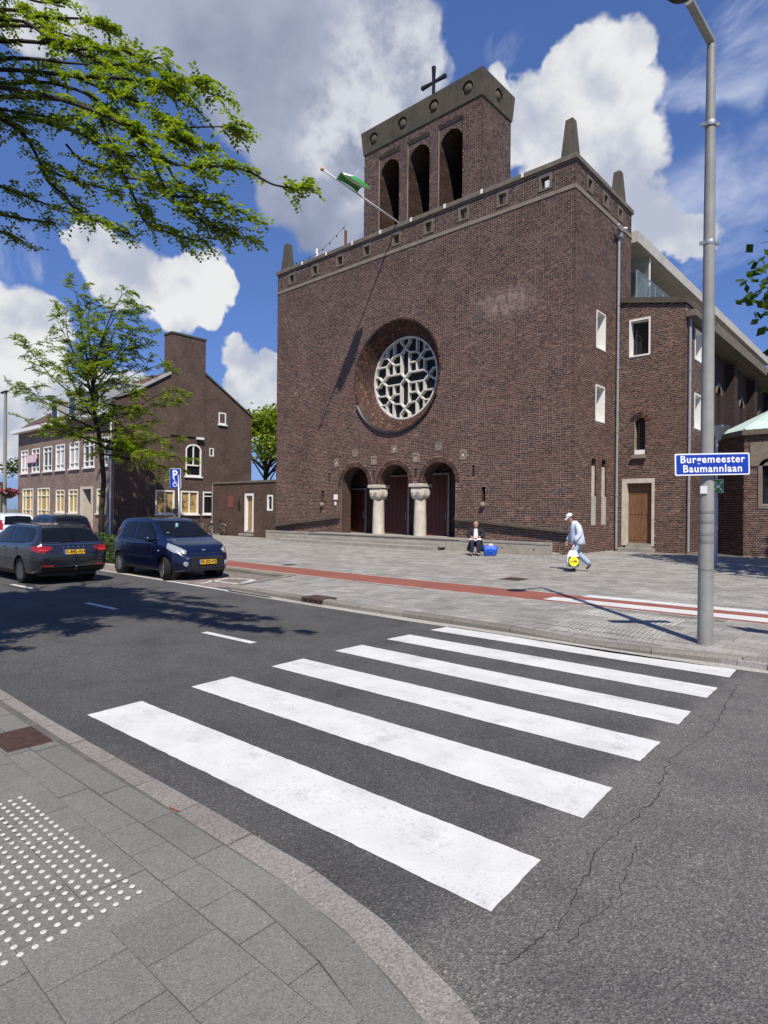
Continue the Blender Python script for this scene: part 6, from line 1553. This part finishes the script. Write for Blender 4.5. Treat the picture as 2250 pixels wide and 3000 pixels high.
skinned('trousers', tp, [(0, 1), (1, 2), (2, 3), (0, 4), (4, 5), (5, 6)], [(.15, .12), .12, .095, .085, .12, .095, .085], M['jeans'], man, 0)
for nm, a, b in (('shoe', Q(.03, .09, .05), Q(.24, .09, .04)), ('shoe', Q(-.46, -.09, .21), Q(-.33, -.09, .06))):
    skinned(nm, [a, a.lerp(b, .55), b], [(0, 1), (1, 2)], [.045, .05, .035], M['shoe'], man, 0, 1)
ho, HP = head(man, Q(.20, 0, 1.575), fwdv*.88+Vector((0, 0, -.48)), Vector((0, 0, 1))+fwdv*.5, M['hair_dark'])
mb = MB(); rings = []
for z, a in ((.035, .094), (.07, .092), (.105, .074), (.13, .040), (.137, .008)): rings.append([tuple(HP(a*math.cos(t_), a*1.12*math.sin(t_)-.01, z)) for t_ in [2*math.pi*k/18 for k in range(18)]])
cp_ = mb.loft(rings).build('cap', M['whitecloth'], man, True, world=False)
pk_ = []
for i in range(9):
    t_ = math.pi*(.12+.76*i/8)
    pk_.append((HP(.09*math.cos(t_), .10*math.sin(t_)-.01, .045), HP(.08*math.cos(t_), .10*math.sin(t_)+.085, .015)))
V_ = [tuple(p) for a, b in pk_ for p in (a, b)]+[tuple(p+Vector((0, 0, -.008))) for a, b in pk_ for p in (a, b)]; n2 = 18
F_ = [(2*i, 2*i+1, 2*i+3, 2*i+2) for i in range(8)]+[(n2+2*i, n2+2*i+2, n2+2*i+3, n2+2*i+1) for i in range(8)]+[(2*i+1, n2+2*i+1, n2+2*i+3, 2*i+3) for i in range(8)]
MB().add(V_, F_).build('cap_peak', M['whitecloth'], cp_, True, world=False)
hand(man, Q(.125, .22, .86), Q(.10, .02, -.99), cam_side*-1, M['skin'], .9, 1.05); hand(man, Q(.19, -.20, .88), Q(.25, 0, -.97), cam_side, M['skin'], .5, 1.0, -1)
bg_ = thing('carrier_bag', 'white carrier bag with a yellow disc held by the walking person', 'bag', g0+Q(.17, .24, .30))
BC = Q(.0, .0, .0)
def BP(f, s, z): return fwdv*f+cam_side*s+Vector((0, 0, z))
rg = lambda w, d, z, j=0: [tuple(BP(w*math.cos(t_)*(1+.06*math.sin(5*t_+j)), d*math.sin(t_), z)) for t_ in [2*math.pi*k/24 for k in range(24)]]
bb_ = MB().loft([rg(.10, .05, -.17), rg(.165, .085, -.15, 1), rg(.18, .095, .0, 2), rg(.175, .085, .18, 3), rg(.13, .06, .26, 1), rg(.09, .035, .33)]).build('sack', M['whitecloth'], bg_, True, world=False)
for s_ in (-1, 1): MB().tube([tuple(BP(-.06, s_*.03, .31)), tuple(BP(-.03, s_*.012, .44)), tuple(BP(-.02, 0, .475)), tuple(BP(.0, s_*.012, .44)), tuple(BP(.05, s_*.03, .31))], .010, 6).build('handle', M['whitecloth'], bg_, True, world=False)
Rb = Vector((RGT[0], RGT[1], 0)).normalized(); 
def bagflat(pts, d, mat, nm): 
    n = len(pts); MB().add([tuple(Rb*x+Vector((0, 0, z))+cam_side*d) for x, z in pts]+[tuple(Rb*x+Vector((0, 0, z))+cam_side*(d-.006)) for x, z in pts], [tuple(range(n)), tuple(reversed(range(n, 2*n)))]+[(i, (i+1) % n, n+(i+1) % n, n+i) for i in range(n)]).build(nm, mat, bb_, world=False)
bagflat([(-.145, -.125), (.145, -.125), (.145, .15), (-.145, .15)], .097, M['navy'], 'print_square')
bagflat([(.138*math.cos(k*.2618), .015+.138*math.sin(k*.2618)) for k in range(24)], .100, plain('print_yellow', (.85, .78, .02), .6, .03), 'print_disc')
me = text_mesh('L  DL', .085, .003, .004); me.transform(frame_mat(cam_side*.104+Vector((0, 0, .015)), Rb, (0, 0, 1))); link('print_letters', me, M['navy'], bb_)
me = text_mesh('i', .085, .003, .004); me.transform(frame_mat(cam_side*.104+Rb*-.028+Vector((0, 0, .022)), Rb, (0, 0, 1))); link('print_letters', me, plain('print_red', (.6, .05, .04), .6), bb_)
# --- seated woman against the podium
w0 = Vector((-2.84, -2.93, hz(-3.0, -3.0))); woman = thing('person', 'seated person in black coat and white blouse in front of the church podium', 'person', w0)
wf = Vector((.50, -.86, 0)).normalized(); wr_ = Vector((wf.y, -wf.x, 0))*-1
def Wp(f, s, z): return wf*f+wr_*s+Vector((0, 0, z))
bp = [Wp(0, 0, .52), Wp(-.02, 0, .72), Wp(0, 0, .95), Wp(.01, 0, 1.02), Wp(.03, 0, 1.12),
      Wp(.10, .10, .52), Wp(.42, .12, .53), Wp(.42, .13, .12), Wp(.55, .14, .06), Wp(.10, -.10, .52), Wp(.42, -.12, .53), Wp(.40, -.13, .12), Wp(.53, -.15, .06),
      Wp(0, .18, .98), Wp(.03, .27, .76), Wp(.26, .12, .70), Wp(0, -.18, .98), Wp(.03, -.27, .76), Wp(.26, -.12, .70)]
be = [(0, 1), (1, 2), (2, 3), (3, 4), (0, 5), (5, 6), (6, 7), (7, 8), (0, 9), (9, 10), (10, 11), (11, 12), (2, 13), (13, 14), (14, 15), (2, 16), (16, 17), (17, 18)]
skinned('body', bp, be, [(.11, .09), (.11, .08), (.08, .07), .05, .045, .07, .05, .035, .022, .07, .05, .035, .022, .03, .03, .028, .03, .03, .028], M['skin'], woman, 0)
skinned('blouse', [Wp(.06, 0, .56), Wp(.05, 0, .78), Wp(.045, 0, .98), Wp(.045, 0, 1.03)], [(0, 1), (1, 2), (2, 3)], [(.11, .10), (.105, .11), (.08, .10), .055], M['whitecloth'], woman, 0)
skinned('coat', [Wp(-.06, 0, .50), Wp(-.055, 0, .74), Wp(-.04, 0, .95), Wp(-.03, 0, 1.0), Wp(-.02, .18, .98), Wp(.02, .29, .77), Wp(.20, .17, .71), Wp(-.02, -.18, .98), Wp(.02, -.29, .77), Wp(.20, -.17, .71), Wp(-.02, .2, .40), Wp(-.02, -.2, .40), Wp(.02, .26, .14), Wp(.02, -.26, .14)],
        [(0, 1), (1, 2), (2, 3), (2, 4), (4, 5), (5, 6), (2, 7), (7, 8), (8, 9), (0, 10), (0, 11), (10, 12), (11, 13)], [(.25, .17), (.24, .165), (.19, .14), .10, .125, .105, .08, .125, .105, .08, .14, .14, .10, .10], M['blackcloth'], woman, 0)
skinned('trousers', [Wp(.0, 0, .53), Wp(.12, .10, .53), Wp(.42, .12, .53), Wp(.42, .13, .08), Wp(.12, -.10, .53), Wp(.42, -.12, .53), Wp(.40, -.13, .08)], [(0, 1), (1, 2), (2, 3), (0, 4), (4, 5), (5, 6)], [(.15, .12), .115, .09, .075, .115, .09, .075], M['navy'], woman, 0)
for s_ in (.14, -.14): skinned('shoe', [Wp(.40, s_, .06), Wp(.50, s_*1.05, .05), Wp(.60, s_*1.1, .04)], [(0, 1), (1, 2)], [.045, .048, .035], M['shoe'], woman, 0, 1)
head(woman, Wp(.05, 0, 1.195), wf+Vector((.15, 0, -.05)), Vector((0, 0, 1)), M['hair_brown'], 'long', 1.06)
hand(woman, Wp(.25, .12, .70), Wp(.5, -.85, -.15), Vector((0, 0, -1)), M['skin'], .7); hand(woman, Wp(.25, -.12, .70), Wp(.5, .85, -.15), Vector((0, 0, -1)), M['skin'], .7, 1.0, -1)
sc_ = MB(); rs = []
for k in range(9):
    a = k/8; rs.append([tuple(Wp(.24+.18*a*0+.20*math.sin(q)*.5, -.22+.44*a, .60+.05*math.cos(q)+.02*math.sin(9*a))) for q in [2*math.pi*j/10 for j in range(10)]])
sc_.loft(rs).build('lap_cloth', M['whitecloth'], woman, True, world=False)
for s_, zz in ((-.11, .665), (.02, .67), (-.04, .64)): MB().sphere(tuple(Wp(.31, s_, zz)), (.05, .045, .03), 10, 6).build('lap_bundle', plain('pink_cloth', (.55, .25, .30), .8), woman, True, world=False)
stl = thing('folding_stool', 'black folding stool under the seated person', 'stool', w0); stl.scale = (1.05, 1.05, 1.12)
MB().box(-.22, .22, -.2, .2, .38, .42, .01).build('seat', M['blackcloth'], stl, world=False)
for sx in (-1, 1):
    for sy in (-1, 1): MB().tube([(sx*.18, sy*.17, .38), (-sx*.2, sy*.17, .0)], .011, 6).build('leg', M['black'], stl, world=False)
woman.scale = (1.08, 1.08, 1.08)
bb = thing('blue_bag', 'large glossy blue shopping bag on the ground beside the seated person', 'bag', (-2.28, -2.72, hz(-2.3, -2.7)))
bb.scale = (1.12, 1.12, 1.12)
br = Vector((RGT[0], RGT[1], 0)).normalized()
def Bq(u, d, z): return tuple(br*u+cam_side*d+Vector((0, 0, z)))
rg = lambda w, d, z, a: [Bq(w*cx*(1+a*math.sin(7*k)), d*cy*(1+a*math.cos(5*k)), z+a*.15*math.sin(3*k)) for k, (cx, cy) in enumerate([(math.copysign(abs(math.cos(t_))**.45, math.cos(t_)), math.copysign(abs(math.sin(t_))**.45, math.sin(t_))) for t_ in [2*math.pi*q/28 for q in range(28)]])]
t = MT('blue_tarp', .28, .6); t.color(t.ramp(t.noise(9, 4), [(.35, (.008, .07, .48)), (.7, (.02, .14, .68))])).bump(t.noise(14, 3, .5), .9, .05)
MB().loft([rg(.20, .12, .0, .01), rg(.235, .15, .06, .03), rg(.255, .16, .22, .04), rg(.275, .17, .36, .02), rg(.265, .16, .355, .02), rg(.22, .13, .18, .02)]).build('sack', t.m, bb, True, world=False)
MB().sphere(Bq(.02, 0, .36), (.11, .09, .09), 14, 8).build('bundle', plain('lilac_cloth', (.52, .45, .68), .8, .2, 30), bb, True, world=False)
for s_ in (-1, 1): MB().tube([Bq(-.12, s_*.15, .35), Bq(-.11, s_*.19, .22), Bq(.0, s_*.2, .16), Bq(.11, s_*.19, .22), Bq(.12, s_*.15, .35)], .009, 5).build('handle', t.m, bb, True, world=False)
# --- somebody in a dark hooded coat behind the parked car
p0 = Vector((-10.2, -12.3, PZ)); pp = thing('person', 'person in dark hat and coat standing behind the parked blue hatchback', 'person', p0)
bp = [(0, 0, .92), (0, 0, 1.15), (0, 0, 1.36), (0, 0, 1.47), (0, 0, 1.52), (0, .1, .88), (.02, .1, .48), (0, .1, .06), (.1, .1, .04), (0, -.1, .88), (.02, -.1, .48), (0, -.1, .06), (.1, -.1, .04), (0, .2, 1.36), (.02, .25, 1.1), (.12, .24, .88), (0, -.2, 1.36), (.02, -.25, 1.1), (.12, -.24, .88)]
skinned('body', bp, be, [(.12, .1), (.12, .1), (.1, .08), .05, .045, .07, .05, .035, .022, .07, .05, .035, .022, .035, .035, .03, .035, .035, .03], M['skin'], pp, 0)
skinned('coat', [(0, 0, .5), (0, 0, .9), (0, 0, 1.2), (0, 0, 1.38), (0, 0, 1.46), (0, .2, 1.36), (.02, .26, 1.1), (.12, .25, .9), (0, -.2, 1.36), (.02, -.26, 1.1), (.12, -.25, .9)], [(0, 1), (1, 2), (2, 3), (3, 4), (3, 5), (5, 6), (6, 7), (3, 8), (8, 9), (9, 10)], [(.22, .2), (.2, .17), (.2, .16), (.17, .13), .09, .10, .09, .07, .10, .09, .07], M['blackcloth'], pp, 0)
skinned('trousers', [(0, 0, .9), (0, .1, .84), (.02, .1, .48), (0, .1, .1), (0, -.1, .84), (.02, -.1, .48), (0, -.1, .1)], [(0, 1), (1, 2), (2, 3), (0, 4), (4, 5), (5, 6)], [(.15, .12), .11, .085, .07, .11, .085, .07], M['navy'], pp, 0)
for s_ in (.1, -.1): skinned('shoe', [(-.03, s_, .05), (.08, s_, .05), (.17, s_, .04)], [(0, 1), (1, 2)], [.045, .048, .035], M['shoe'], pp, 0, 1)
_, HP = head(pp, (0.02, 0, 1.62), (-.6, .8, 0), (0, 0, 1), M['hair_dark'], 'long')
MB().loft([[tuple(HP(a*math.cos(t_), a*1.1*math.sin(t_)-.01, z)) for t_ in [2*math.pi*k/16 for k in range(16)]] for z, a in ((.03, .095), (.08, .10), (.12, .08), (.145, .03), (.147, .005))]).build('hat', M['blackcloth'], pp, True, world=False)
for s_ in (1, -1): hand(pp, (.125, s_*.245, .88), (.15, 0, -1), (0, -s_, 0), M['skin'], .4, 1.0, s_)

# ------------------------------------------------------------------ trees, hedge
def leafmat(name, a, b, c_):
    t = MT(name, .55, .35); col = t.ramp(t.island(), [(0, a), (.5, b), (1, c_)])
    t.color(col)
    tr = t.n.new('ShaderNodeBsdfTranslucent'); t.l.new(t.mix(1.0, col, (1.5, 1.7, .7), 'MULTIPLY'), tr.inputs['Color'])
    mx = t.n.new('ShaderNodeMixShader'); mx.inputs[0].default_value = .42; t.l.new(t.b.outputs[0], mx.inputs[1]); t.l.new(tr.outputs[0], mx.inputs[2])
    t.l.new(mx.outputs[0], t.n['Material Output'].inputs['Surface']); return t.m
M['leaf'] = leafmat('locust_leaf', (.085, .13, .010), (.17, .22, .016), (.29, .33, .03))
M['leaf_dark'] = leafmat('broad_leaf', (.025, .055, .012), (.045, .085, .015), (.075, .12, .02))
M['bark'] = plain('bark', (.030, .024, .019), .95, .35, 9, 0, .8)
class Leaves:
    def __init__(s): s.V = []; s.F = []
    def leaflet(s, p, d, w):
        b = len(s.V); s.V += [p, p+d*.5+w, p+d, p+d*.5-w]; s.F.append((b, b+1, b+2, b+3))
    def frond(s, p, d, up, L, n, size, r):
        """pinnate leaf: n pairs of leaflets along a drooping rachis"""
        d = d.normalized(); side = d.cross(up)
        if side.length < .05: side = d.orthogonal()
        side.normalize()
        for k in range(n):
            t_ = (k+.6)/n; q = p+d*L*t_-Vector((0, 0, L*.35*t_*t_))
            for s_ in (-1, 1):
                dd = (side*s_*1.0+d*.45+Vector((r.uniform(-.3, .3), r.uniform(-.3, .3), r.uniform(-.45, .1)))).normalized()
                nn = dd.cross(up+Vector((r.uniform(-.6, .6), r.uniform(-.6, .6), 0))).normalized()
                s.leaflet(q, dd*size*r.uniform(.75, 1.2), nn*size*.27)
    def mesh(s, name, ox):
        V = np.array([[v.x, v.y, v.z] for v in s.V])-np.array(ox); return quads_mesh(name, V, s.F)
def grow(base_mb, lv, pts, r0, r1, r, spec, depth=0):
    """tube along pts and fronds along the outer part"""
    n = len(pts); base_mb.tube(pts, [r0+(r1-r0)*i/(n-1) for i in range(n)], 5 if r0 < .03 else 8)
def bend(p, d, L, n, droop, wob, r, wind=Vector((0, 0, 0))):
    pts = [p]; d = d.normalized()
    for k in range(n):
        d = (d+Vector((r.uniform(-wob, wob), r.uniform(-wob, wob), r.uniform(-wob, wob)-droop))+wind).normalized(); pts.append(pts[-1]+d*L/n)
    return pts
def foliage_along(lv, pts, r, every, L, n, size, wind, start=.0, cnt=2):
    tot = sum((b-a).length for a, b in zip(pts, pts[1:])); s = tot*start
    while s < tot:
        q = s; 
        for a, b in zip(pts, pts[1:]):
            l_ = (b-a).length
            if q <= l_: p = a.lerp(b, q/l_); d = (b-a).normalized(); break
            q -= l_
        else: break
        for _ in range(cnt):
            dd = (d*.7+Vector((r.uniform(-1, 1), r.uniform(-1, 1), r.uniform(-.5, .6)))+wind).normalized()
            lv.frond(p, dd, Vector((0, 0, 1)), L*r.uniform(.7, 1.2), n, size, r)
        s += every*r.uniform(.7, 1.3)
WIND = Vector((.55, .35, -.02))                          # the breeze blows the foliage to the right
# --- young honey locust in front of the house
r = random.Random(21); tb = Vector((-21.95, -9.95, PZ))
tr1 = thing('locust_tree', 'slender honey locust with airy crown in front of the brick house', 'tree', tb)
wood, lv = MB(), Leaves()
trunk = [tb, tb+Vector((-.05, 0, 1.5)), tb+Vector((.1, .05, 3.2)), tb+Vector((-.15, -.05, 5.2)), tb+Vector((-.45, -.3, 7.2)), tb+Vector((-.55, -.3, 8.9))]
wood.tube(trunk, [.165, .14, .13, .115, .095, .07], 10)
def on_trunk(z):
    for a, b in zip(trunk, trunk[1:]):
        if a.z <= z <= b.z: return a.lerp(b, (z-a.z)/(b.z-a.z))
    return trunk[-1]
limbs = []
for k in range(26):
    f_ = k/25; z = 4.9+3.9*f_; az = k*2.4+r.uniform(-.3, .3); el = .12+.75*f_+r.uniform(-.1, .15); L = (4.4-1.0*abs(f_-.45))*r.uniform(.8, 1.08)
    limbs.append((on_trunk(z), Vector((math.cos(az)*math.cos(el), math.sin(az)*math.cos(el), math.sin(el))), L, .055-.02*f_))
for dx, dy, L in ((-.28, -.30, 4.9), (.25, .1, 4.6), (.05, .4, 4.0), (-.5, .1, 4.2), (.5, -.2, 3.8)): limbs.append((trunk[-1], Vector((dx, dy, .9)), L, .06))
limbs.append((on_trunk(5.0), Vector((.9, .35, -.12)), 4.2, .05)); limbs.append((on_trunk(5.4), Vector((.75, .75, -.16)), 4.6, .05)); limbs.append((on_trunk(4.7), Vector((.95, .6, -.25)), 3.6, .045)); limbs.append((on_trunk(6.0), Vector((-.9, -.5, .02)), 4.4, .05))
for (p, d, L, rad) in limbs:
    main = bend(p, d, L, 7, -.01, .13, r, WIND*.06); wood.tube(main, [rad*(1-.8*i/7)+.006 for i in range(8)], 6)
    for j in range(1, 8):
        if j == 1 and r.random() < .6: continue
        for _ in range((1 if r.random() < .35 else 2) if j < 7 else 3):
            dd = (main[j]-main[j-1]).normalized(); az = r.uniform(0, 6.28); sd = Vector((math.cos(az), math.sin(az), r.uniform(-.25, .35)))
            tw_ = bend(main[j], dd*.5+sd*.9+WIND*.3, r.uniform(.55, 1.35), 4, .03, .15, r, WIND*.12); wood.tube(tw_, [.014, .011, .008, .006, .004], 4)
            foliage_along(lv, tw_, r, .17, .36, 6, .155, WIND*.5, .4, 2)
wood.build('trunk', M['bark'], tr1, True, fixn=False)
link('crown', lv.mesh('crown', tb), M['leaf'], tr1)
# --- big locust beside the near pavement: trunk just left of the frame, boughs over the road
r = random.Random(5); tb = Vector((1.6, -24.6, PZ))
tr2 = thing('locust_tree', 'overhanging honey locust boughs reaching in from the upper left', 'tree', tb)
wood, lv = MB(), Leaves()
trunk = [tb, tb+Vector((.05, .05, 2.2)), tb+Vector((.3, .25, 4.2)), tb+Vector((.8, .6, 5.8)), tb+Vector((1.2, .9, 7.4)), tb+Vector((1.4, 1.1, 9.2))]
wood.tube(trunk, [.24, .2, .17, .14, .1, .06], 10)
kz = .5726
def PX(lst):
    return [Vector(px(x*kz, y*kz, d).tolist()) for x, y, d in lst]
BR = [  # bough polylines: zoomed photograph pixel and depth
 [(-420, 420, 6.6), (-150, 430, 6.4), (130, 470, 6.2), (380, 530, 6.0), (600, 620, 5.8), (690, 690, 5.75), (770, 780, 5.7), (870, 830, 5.65), (1000, 858, 5.6), (1150, 848, 5.58), (1280, 880, 5.56), (1400, 945, 5.54), (1545, 965, 5.52)],
 [(770, 780, 5.7), (800, 870, 5.75), (870, 1000, 5.8), (970, 1080, 5.82), (1060, 1140, 5.85), (1220, 1212, 5.9)],
 [(880, 1005, 5.8), (980, 1010, 5.75), (1120, 1040, 5.7), (1250, 1095, 5.65)],
 [(-300, 500, 6.8), (200, 500, 6.6), (470, 560, 6.4), (570, 750, 6.3), (640, 910, 6.25), (700, 1040, 6.2), (740, 1130, 6.15), (860, 1190, 6.1), (1040, 1240, 6.05)],
 [(-350, 560, 7.0), (-50, 590, 6.8), (110, 680, 6.7), (190, 800, 6.6), (240, 920, 6.55), (330, 1000, 6.5), (400, 1090, 6.45), (500, 1130, 6.4), (690, 1212, 6.3)],
 [(225, 860, 6.55), (330, 905, 6.5), (450, 945, 6.4), (630, 985, 6.3)],
 [(-350, 350, 7.0), (100, 360, 6.7), (380, 390, 6.4), (620, 400, 6.2), (780, 430, 6.1), (860, 465, 6.05), (940, 530, 6.0)],
 [(620, 400, 6.2), (800, 415, 6.1), (960, 420, 6.0), (1085, 485, 5.95)],
 [(380, 390, 6.4), (560, 470, 6.3), (700, 520, 6.2), (800, 580, 6.1), (900, 645, 6.05), (1040, 650, 6.0), (1190, 645, 5.95)],
 [(670, 668, 5.8), (800, 700, 5.85), (900, 712, 5.9), (1035, 760, 5.95)],
 [(-380, 230, 7.2), (100, 210, 7.0), (350, 250, 6.8), (520, 320, 6.6), (650, 330, 6.5), (810, 296, 6.4)],
 [(350, 250, 6.8), (520, 260, 6.7), (640, 260, 6.6), (740, 320, 6.55)],
 [(-380, 60, 7.6), (50, 50, 7.4), (220, 90, 7.2), (400, 95, 7.0), (515, 125, 6.9)],
 [(-300, 150, 7.4), (100, 130, 7.2), (300, 170, 7.0), (500, 225, 6.9)],
 [(-300, -60, 7.6), (50, -30, 7.5), (200, 10, 7.4), (310, 15, 7.3)],
 [(-200, 640, 7.3), (100, 600, 7.1), (350, 660, 6.9), (480, 720, 6.8), (590, 790, 6.7), (740, 800, 6.6)],
 [(340, 740, 6.9), (420, 820, 6.8), (580, 870, 6.7)],
 [(640, 910, 6.25), (720, 920, 6.2), (800, 955, 6.2)],
 [(-200, 880, 7.4), (20, 960, 7.3), (120, 1000, 7.2), (250, 1050, 7.1)],
 [(-200, 1050, 7.4), (60, 1110, 7.3), (205, 1130, 7.2)], [(-200, 1130, 7.4), (20, 1190, 7.3), (85, 1245, 7.2)],
 [(-100, 300, 6.9), (150, 300, 6.7), (330, 320, 6.5), (450, 330, 6.4)], [(-100, 450, 6.9), (200, 420, 6.7), (420, 470, 6.5), (560, 560, 6.4)], [(0, 560, 6.9), (250, 600, 6.7), (450, 660, 6.6)],
 [(-100, 100, 7.2), (120, 110, 7.0), (260, 200, 6.8), (420, 220, 6.7)], [(860, 850, 5.66), (885, 900, 5.7), (930, 960, 5.75)]]
for b in BR:
    P = PX(b); n = len(P); main = P[0]; 
    c_ = catmull([list(p) for p in P], 4); c_ = [Vector(q.tolist()) for q in c_]
    m_ = len(c_); rad = .022 if b[0][0] < -90 else .010
    wood.tube(c_, [rad*(1-.85*i/m_)+.004 for i in range(m_)], 6)
    tot = sum((q-p).length for p, q in zip(c_, c_[1:])); dense = b[0][0] < 100
    for i in range(1, m_):
        scr = c_[i]-Vector(CAM.tolist()); X_ = scr.dot(Vector(RGT.tolist()))/scr.dot(Vector(FWD.tolist()))*FPX+1125
        xz = X_/kz; dn = 1.0 if xz < 620 else .62
        if i < 3 and not dense: continue
        if r.random() > (.60 if xz < 620 else .52): continue           # bare stretches between the leaf clumps
        d0 = (c_[i]-c_[i-1]).normalized()
        for _ in range(2):
            az = r.uniform(0, 6.28)
            tw_ = bend(c_[i], d0*.7+Vector((math.cos(az), math.sin(az), r.uniform(-.25, .4)))*.6+WIND*.3, r.uniform(.05, .22), 3, .02, .2, r, WIND*.1)
            wood.tube(tw_, [.005, .004, .003, .002], 3)
            for q in (1, 2, 3):
                for _ in range(r.choice((1, 1, 2))):
                    dd = (Vector((r.uniform(-1, 1), r.uniform(-1, 1), r.uniform(-.35, .45)))+WIND*.5+d0*.25).normalized()
                    lv.frond(tw_[q], dd, Vector((0, 0, 1)), r.uniform(.12, .21), 6, .054, r)
# the part of the crown that is out of the frame (it shades the road)
def off_frame(p):
    v = p-Vector(CAM.tolist()); f_ = v.dot(Vector(FWD.tolist())); return f_ < .3 or v.dot(Vector(RGT.tolist()))/f_*FPX+1125 < -60
for k in range(64):
    az = k*2.4; el = .05+.8*((k*7) % 64)/64
    p = trunk[2].lerp(trunk[5], (k % 32)/32); d = Vector((math.cos(az)*math.cos(el), math.sin(az)*math.cos(el), math.sin(el)))
    main = bend(p, d, r.uniform(2.2, 4.2), 6, .0, .14, r, WIND*.05); main = [q for q in main if off_frame(q)]
    if len(main) < 3: continue
    wood.tube(main, [.04*(1-.8*i/6)+.006 for i in range(len(main))], 5)
    for q in main[1:]:
        for _ in range(4):
            a2 = r.uniform(0, 6.28); tw_ = bend(q, Vector((math.cos(a2), math.sin(a2), r.uniform(-.3, .3))), r.uniform(.4, .9), 3, .02, .15, r)
            if off_frame(tw_[-1]) and q.x-.553*q.z > -2.6 and q.y+.503*q.z < -18.3: foliage_along(lv, tw_, r, .11, .28, 6, .095, WIND*.4, .1, 3)
wood.build('trunk', M['bark'], tr2, True, fixn=False)
link('crown', lv.mesh('crown', tb), M['leaf'], tr2)
# --- denser broadleaved trees behind the walls and beside the chapel
def broad(label, base, h, rad, n, size, seed, mat=None, trunk_h=None, sq=1.0):
    r = random.Random(seed); b = Vector(base); o = thing('broadleaf_tree', label, 'tree', b); wood, lv = MB(), Leaves()
    th = trunk_h or h*.4
    top = b+Vector((r.uniform(-.3, .3), r.uniform(-.3, .3), h*.85)); wood.tube([b, b+Vector((0, 0, th)), top], [.05*rad, .04*rad, .01*rad], 8)
    cl = []
    for k in range(int(26)):
        a, e = r.uniform(0, 6.28), r.uniform(-.6, 1.2); q = rad*r.uniform(.45, 1.0)
        c_ = b+Vector((q*math.cos(a)*math.cos(e), q*math.sin(a)*math.cos(e), th+(h-th)*.5+(h-th)*.5*sq*math.sin(e)*r.uniform(.7, 1))); cl.append((c_, rad*r.uniform(.22, .42)))
        wood.tube([b+Vector((0, 0, th*r.uniform(.8, 1.3))), c_], [.02*rad, .006*rad], 5)
    for c_, q in cl:
        for _ in range(n//26):
            u = Vector((r.gauss(0, 1), r.gauss(0, 1), r.gauss(0, .8))).normalized()*q*(r.random()**.4); p = c_+u; dd = Vector((r.uniform(-1, 1), r.uniform(-1, 1), r.uniform(-.8, .3))).normalized()
            nn = dd.cross(Vector((r.uniform(-1, 1), r.uniform(-1, 1), 1))).normalized(); lv.leaflet(p, dd*size*r.uniform(.7, 1.3), nn*size*.42)
    wood.build('trunk', M['bark'], o, True, fixn=False); link('crown', lv.mesh('crown', b), mat or M['leaf_dark'], o); return o
broad('dense green tree rising behind the low wall beside the church', (-38.6, 13.5, 0), 11.8, 4.6, 9000, .34, 41, M['leaf'])
broad('green tree far left behind the green hoarding', (-62, 2, 0), 8.5, 4.2, 5000, .35, 42)
broad('dark leafy tree at the right edge shading the chapel', (12.75, -2.6, 0), 11.8, 5.2, 9000, .34, 43, None, 3.5)
broad('green tree at the far left end of the street', (-95, -14, 0), 12, 6, 5000, .5, 44)
# --- clipped hedge between the cars
hd = thing('hedge', 'low clipped hedge between the grey estate and the blue hatchback', 'hedge', (-8.2, -14.9, 0))
MB().box(-10.2, -6.55, -16.2, -14.2, .0, .10).build('planter_kerb', M['gutter'], hd)
lv = Leaves(); r = random.Random(8)
for _ in range(9000):
    x, y = r.uniform(-10.1, -6.65), r.uniform(-16.05, -14.35); z = r.uniform(.1, .86)+.1*math.sin(3*x)*math.sin(4*y)
    e = min(x+10.1, -6.65-x, y+16.05, -14.35-y)
    if e > .3 and z < .6: continue
    dd = Vector((r.uniform(-1, 1), r.uniform(-1, 1), r.uniform(-.3, 1))).normalized(); lv.leaflet(Vector((x, y, z)), dd*.085, dd.orthogonal().normalized()*.035)
link('foliage', lv.mesh('foliage', hd.location), M['leaf_dark'], hd)
mb = MB()
for _ in range(60): x, y = r.uniform(-10, -6.8), r.uniform(-15.9, -14.5); mb.tube([(x, y, .08), (x+r.uniform(-.1, .1), y+r.uniform(-.1, .1), .7)], .008, 4)
mb.build('stems', M['bark'], hd, fixn=False)
